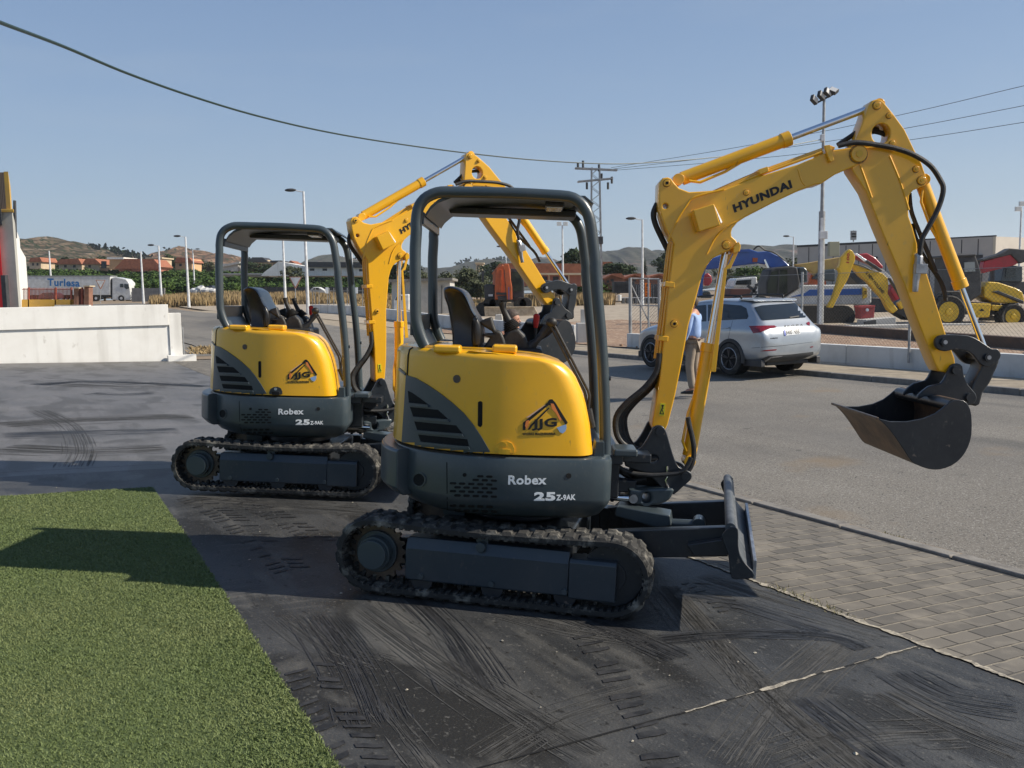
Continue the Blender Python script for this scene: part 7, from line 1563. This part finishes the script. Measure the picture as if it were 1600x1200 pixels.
# ---- people
SKIN = mat('skin', (.46, .235, .155), (.40, .2, .13), rough=.5, scale=20); HAIR = mat('brown_hair', (.045, .03, .022), (.09, .065, .05), rough=.7, scale=60)
SHIRT = mat('light_blue_shirt', (.30, .42, .68), (.25, .36, .6), rough=.85, scale=6, bump=.3, bscale=12); CHINO = mat('khaki_cloth', (.30, .245, .185), (.25, .2, .15), rough=.9, scale=5, bump=.3, bscale=12)
SHOE = mat('dark_shoes', (.02, .018, .016), rough=.5); BELT = mat('brown_belt', (.05, .02, .015), rough=.5)
def skin_obj(name, verts, edges, radii, m, parent, sub=2, root=0):
    me = bpy.data.meshes.new(name); me.from_pydata(verts, edges, []); me.materials.append(m); o = bpy.data.objects.new(name, me); COL.objects.link(o); o.parent = parent
    me.skin_vertices.new() if hasattr(me.skin_vertices, 'new') and not me.skin_vertices else None
    sk = o.modifiers.new('skin', 'SKIN'); sk.use_smooth_shade = True
    for i, r_ in enumerate(radii): me.skin_vertices[0].data[i].radius = r_ if isinstance(r_, tuple) else (r_, r_)
    me.skin_vertices[0].data[root].use_root = True
    s_ = o.modifiers.new('subdivision', 'SUBSURF'); s_.levels = sub; s_.render_levels = sub; return o
def person(x, y, h, face, label, shirt, trousers, lean=0.0):
    z = G(x, y) if y > 12 else G(x, y) - .02
    t = empty('person', (x, y, z), face, label, 'person', None); t.scale = (h / 1.75,) * 3          # local +x is the way the person faces
    L = lean
    V_ = [(0, 0, .96), (L * .2, 0, 1.12), (L * .5, 0, 1.30), (L * .8, 0, 1.44), (L, 0, 1.53),                       # 0-4 spine, neck
          (L * .75, .17, 1.42), (L * .6 + .01, .25, 1.17), (L * .6 + .10, .23, .93), (L * .75, -.17, 1.42), (L * .6 + .01, -.25, 1.17), (L * .6 + .10, -.23, .93),   # arms
          (0, .10, .88), (.03, .12, .50), (-.03, .13, .10), (.10, .14, .04), (0, -.10, .88), (.02, -.12, .50), (-.05, -.13, .10), (.08, -.15, .04)]
    E_ = [(0, 1), (1, 2), (2, 3), (3, 4), (3, 5), (5, 6), (6, 7), (3, 8), (8, 9), (9, 10), (0, 11), (11, 12), (12, 13), (13, 14), (0, 15), (15, 16), (16, 17), (17, 18)]
    R0 = [(.13, .15), (.12, .14), (.13, .155), (.10, .10), .055, .065, .045, .03, .065, .045, .03, .085, .06, .042, .04, .085, .06, .042, .04]
    body = skin_obj('body', V_, E_, R0, SKIN, t)
    # head with face
    m = MB(); hc = V((L * 1.08 + .025, 0, 1.645))
    prof = [(-.118, .03, .035, .0), (-.105, .055, .05, .012), (-.07, .075, .062, .012), (-.03, .088, .071, .006), (.01, .095, .076, .0), (.05, .092, .075, -.004), (.085, .075, .062, -.008), (.108, .045, .04, -.01), (.116, .015, .015, -.01)]
    m.loft([[hc + V((dx + rx * math.cos(a), ry * math.sin(a), z_)) for a in [k * 2 * math.pi / 20 for k in range(20)]] for z_, rx, ry, dx in prof])
    m.loft([[hc + V((.085 + d, w_ * math.cos(a) * .5, zz + w_ * .5 * math.sin(a))) for a in [k * math.pi / 4 for k in range(8)]] for d, w_, zz in ((-.02, .03, .01), (.018, .032, -.022), (.026, .02, -.026))])
    for s_ in (-1, 1): m.ell(hc + V((-.005, s_ * .078, -.015)), .018, .009, .032, 10, 6)
    m.ell(hc + V((.075, 0, -.062)), .016, .026, .009, 10, 5); m.ell(hc + V((.07, 0, -.1)), .02, .025, .018, 10, 5)
    hd_ = m.build('head', SKIN, t, ang=180, sub=1)
    m = MB()
    for s_ in (-1, 1): m.ell(hc + V((.084, s_ * .031, .008)), .010, .013, .006, 8, 5)
    m.build('eyes', INK, hd_)
    m = MB(); rnd_ = random.Random(3)
    rings = []
    for z_, rx, ry, dx in ((-.075, .06, .068, -.035), (-.03, .082, .082, -.028), (.01, .094, .086, -.022), (.05, .104, .085, -.012), (.085, .092, .074, -.008), (.115, .06, .05, -.01), (.13, .02, .02, -.012)):
        rings.append([hc + V((dx + rx * math.cos(a) * (.72 if math.cos(a) > 0 and z_ < .05 else 1) + rnd_.uniform(-.004, .004), ry * math.sin(a) + rnd_.uniform(-.003, .003), z_ + rnd_.uniform(-.004, .004))) for a in [k * 2 * math.pi / 24 for k in range(24)]])
    m.loft(rings); m.build('hair', HAIR, t, ang=180, sub=1)
    sv = V_[:4] + [(L * .9, 0, 1.475)] + V_[5:10] + [V_[10]]; se = [(0, 1), (1, 2), (2, 3), (3, 4), (3, 5), (5, 6), (6, 7), (3, 8), (8, 9), (9, 10)]
    sv[7] = (L * .6 + .09, .232, .96); sv[10] = (L * .6 + .09, -.232, .96)
    skin_obj('shirt', sv, se, [(.148, .17), (.145, .165), (.15, .178), (.118, .12), .066, .078, .058, .043, .078, .058, .043], shirt, t)
    tv = [(0, 0, .97)] + [V_[i] for i in (11, 12)] + [(-.03, .13, .09)] + [V_[i] for i in (15, 16)] + [(-.05, -.13, .09)]
    skin_obj('trousers', tv, [(0, 1), (1, 2), (2, 3), (0, 4), (4, 5), (5, 6)], [(.14, .162), .104, .079, .068, .104, .079, .068], trousers, t)
    m = MB(); m.tube([(.151 * math.cos(a), .178 * math.sin(a), 1.0) for a in [k * 2 * math.pi / 20 for k in range(21)]], .016, 6); m.build('belt', BELT, t)
    for s_ in (-1, 1):
        m = MB(); f0 = V_[13 if s_ > 0 else 17]; m.loft([[V((f0[0] - .06 + q * .27, f0[1] + w_ * math.cos(a), .005 + hh * (1 + math.sin(a)) / 2)) for a in [k * math.pi / 6 for k in range(12)]] for q, w_, hh in ((0, .03, .06), (.15, .045, .09), (.45, .05, .085), (.8, .05, .055), (1, .03, .035))]); m.build('shoe', SHOE, t, ang=180)
        # hand: palm and five separate fingers
        w0 = V(V_[7 if s_ > 0 else 10]); m = MB()
        m.tube([w0 + V((0, 0, .01)), w0 + V((.004, 0, -.03)), w0 + V((.008, 0, -.07)), w0 + V((.010, 0, -.095))], [.024, .034, .038, .030], 10)
        for k in range(4):
            b = w0 + V((-.020 + k * .0165, 0, -.085)); ln = (.058, .07, .075, .066)[k]
            m.tube([b, b + V((.002, -s_ * .004, -ln * .45)), b + V((.004, -s_ * .014, -ln * .8)), b + V((.005, -s_ * .022, -ln))], [.0095, .009, .008, .006], 8)
        b = w0 + V((.028, 0, -.035)); m.tube([b, b + V((.022, -s_ * .006, -.028)), b + V((.030, -s_ * .010, -.058))], [.012, .0105, .008], 8)
        m.build('hand', SKIN, t, ang=180)
    return t
p = gnd(1083, 611); person(p.x, p.y, 1.74, R(150), 'man in a light blue shirt and khaki trousers standing behind the nearer boom', SHIRT, CHINO)
p = at(786, 620, 11.0); person(p.x, 11.0, 1.74, R(-12), 'dark-haired man in a pale blue shirt behind the nearer seat, facing right', mat('pale_blue_shirt', (.50, .58, .74), (.42, .5, .68), rough=.85, scale=6), mat('pale_trousers', (.5, .5, .48), rough=.9), .10)

# ---- summer haze over everything
mh = bpy.data.materials.new('haze'); mh.use_nodes = True; n_ = mh.node_tree.nodes; n_.remove(n_['Principled BSDF'])
pv = n_.new('ShaderNodeVolumePrincipled'); pv.inputs['Color'].default_value = (.80, .88, .97, 1); pv.inputs['Density'].default_value = .00015; pv.inputs['Anisotropy'].default_value = .2
mh.node_tree.links.new(pv.outputs[0], n_['Material Output'].inputs['Volume'])
m = MB(); m.box(-2600, 2600, -600, 4600, -12, 220); o = m.build('haze', mh, smooth=False); tag(o, kind='stuff')
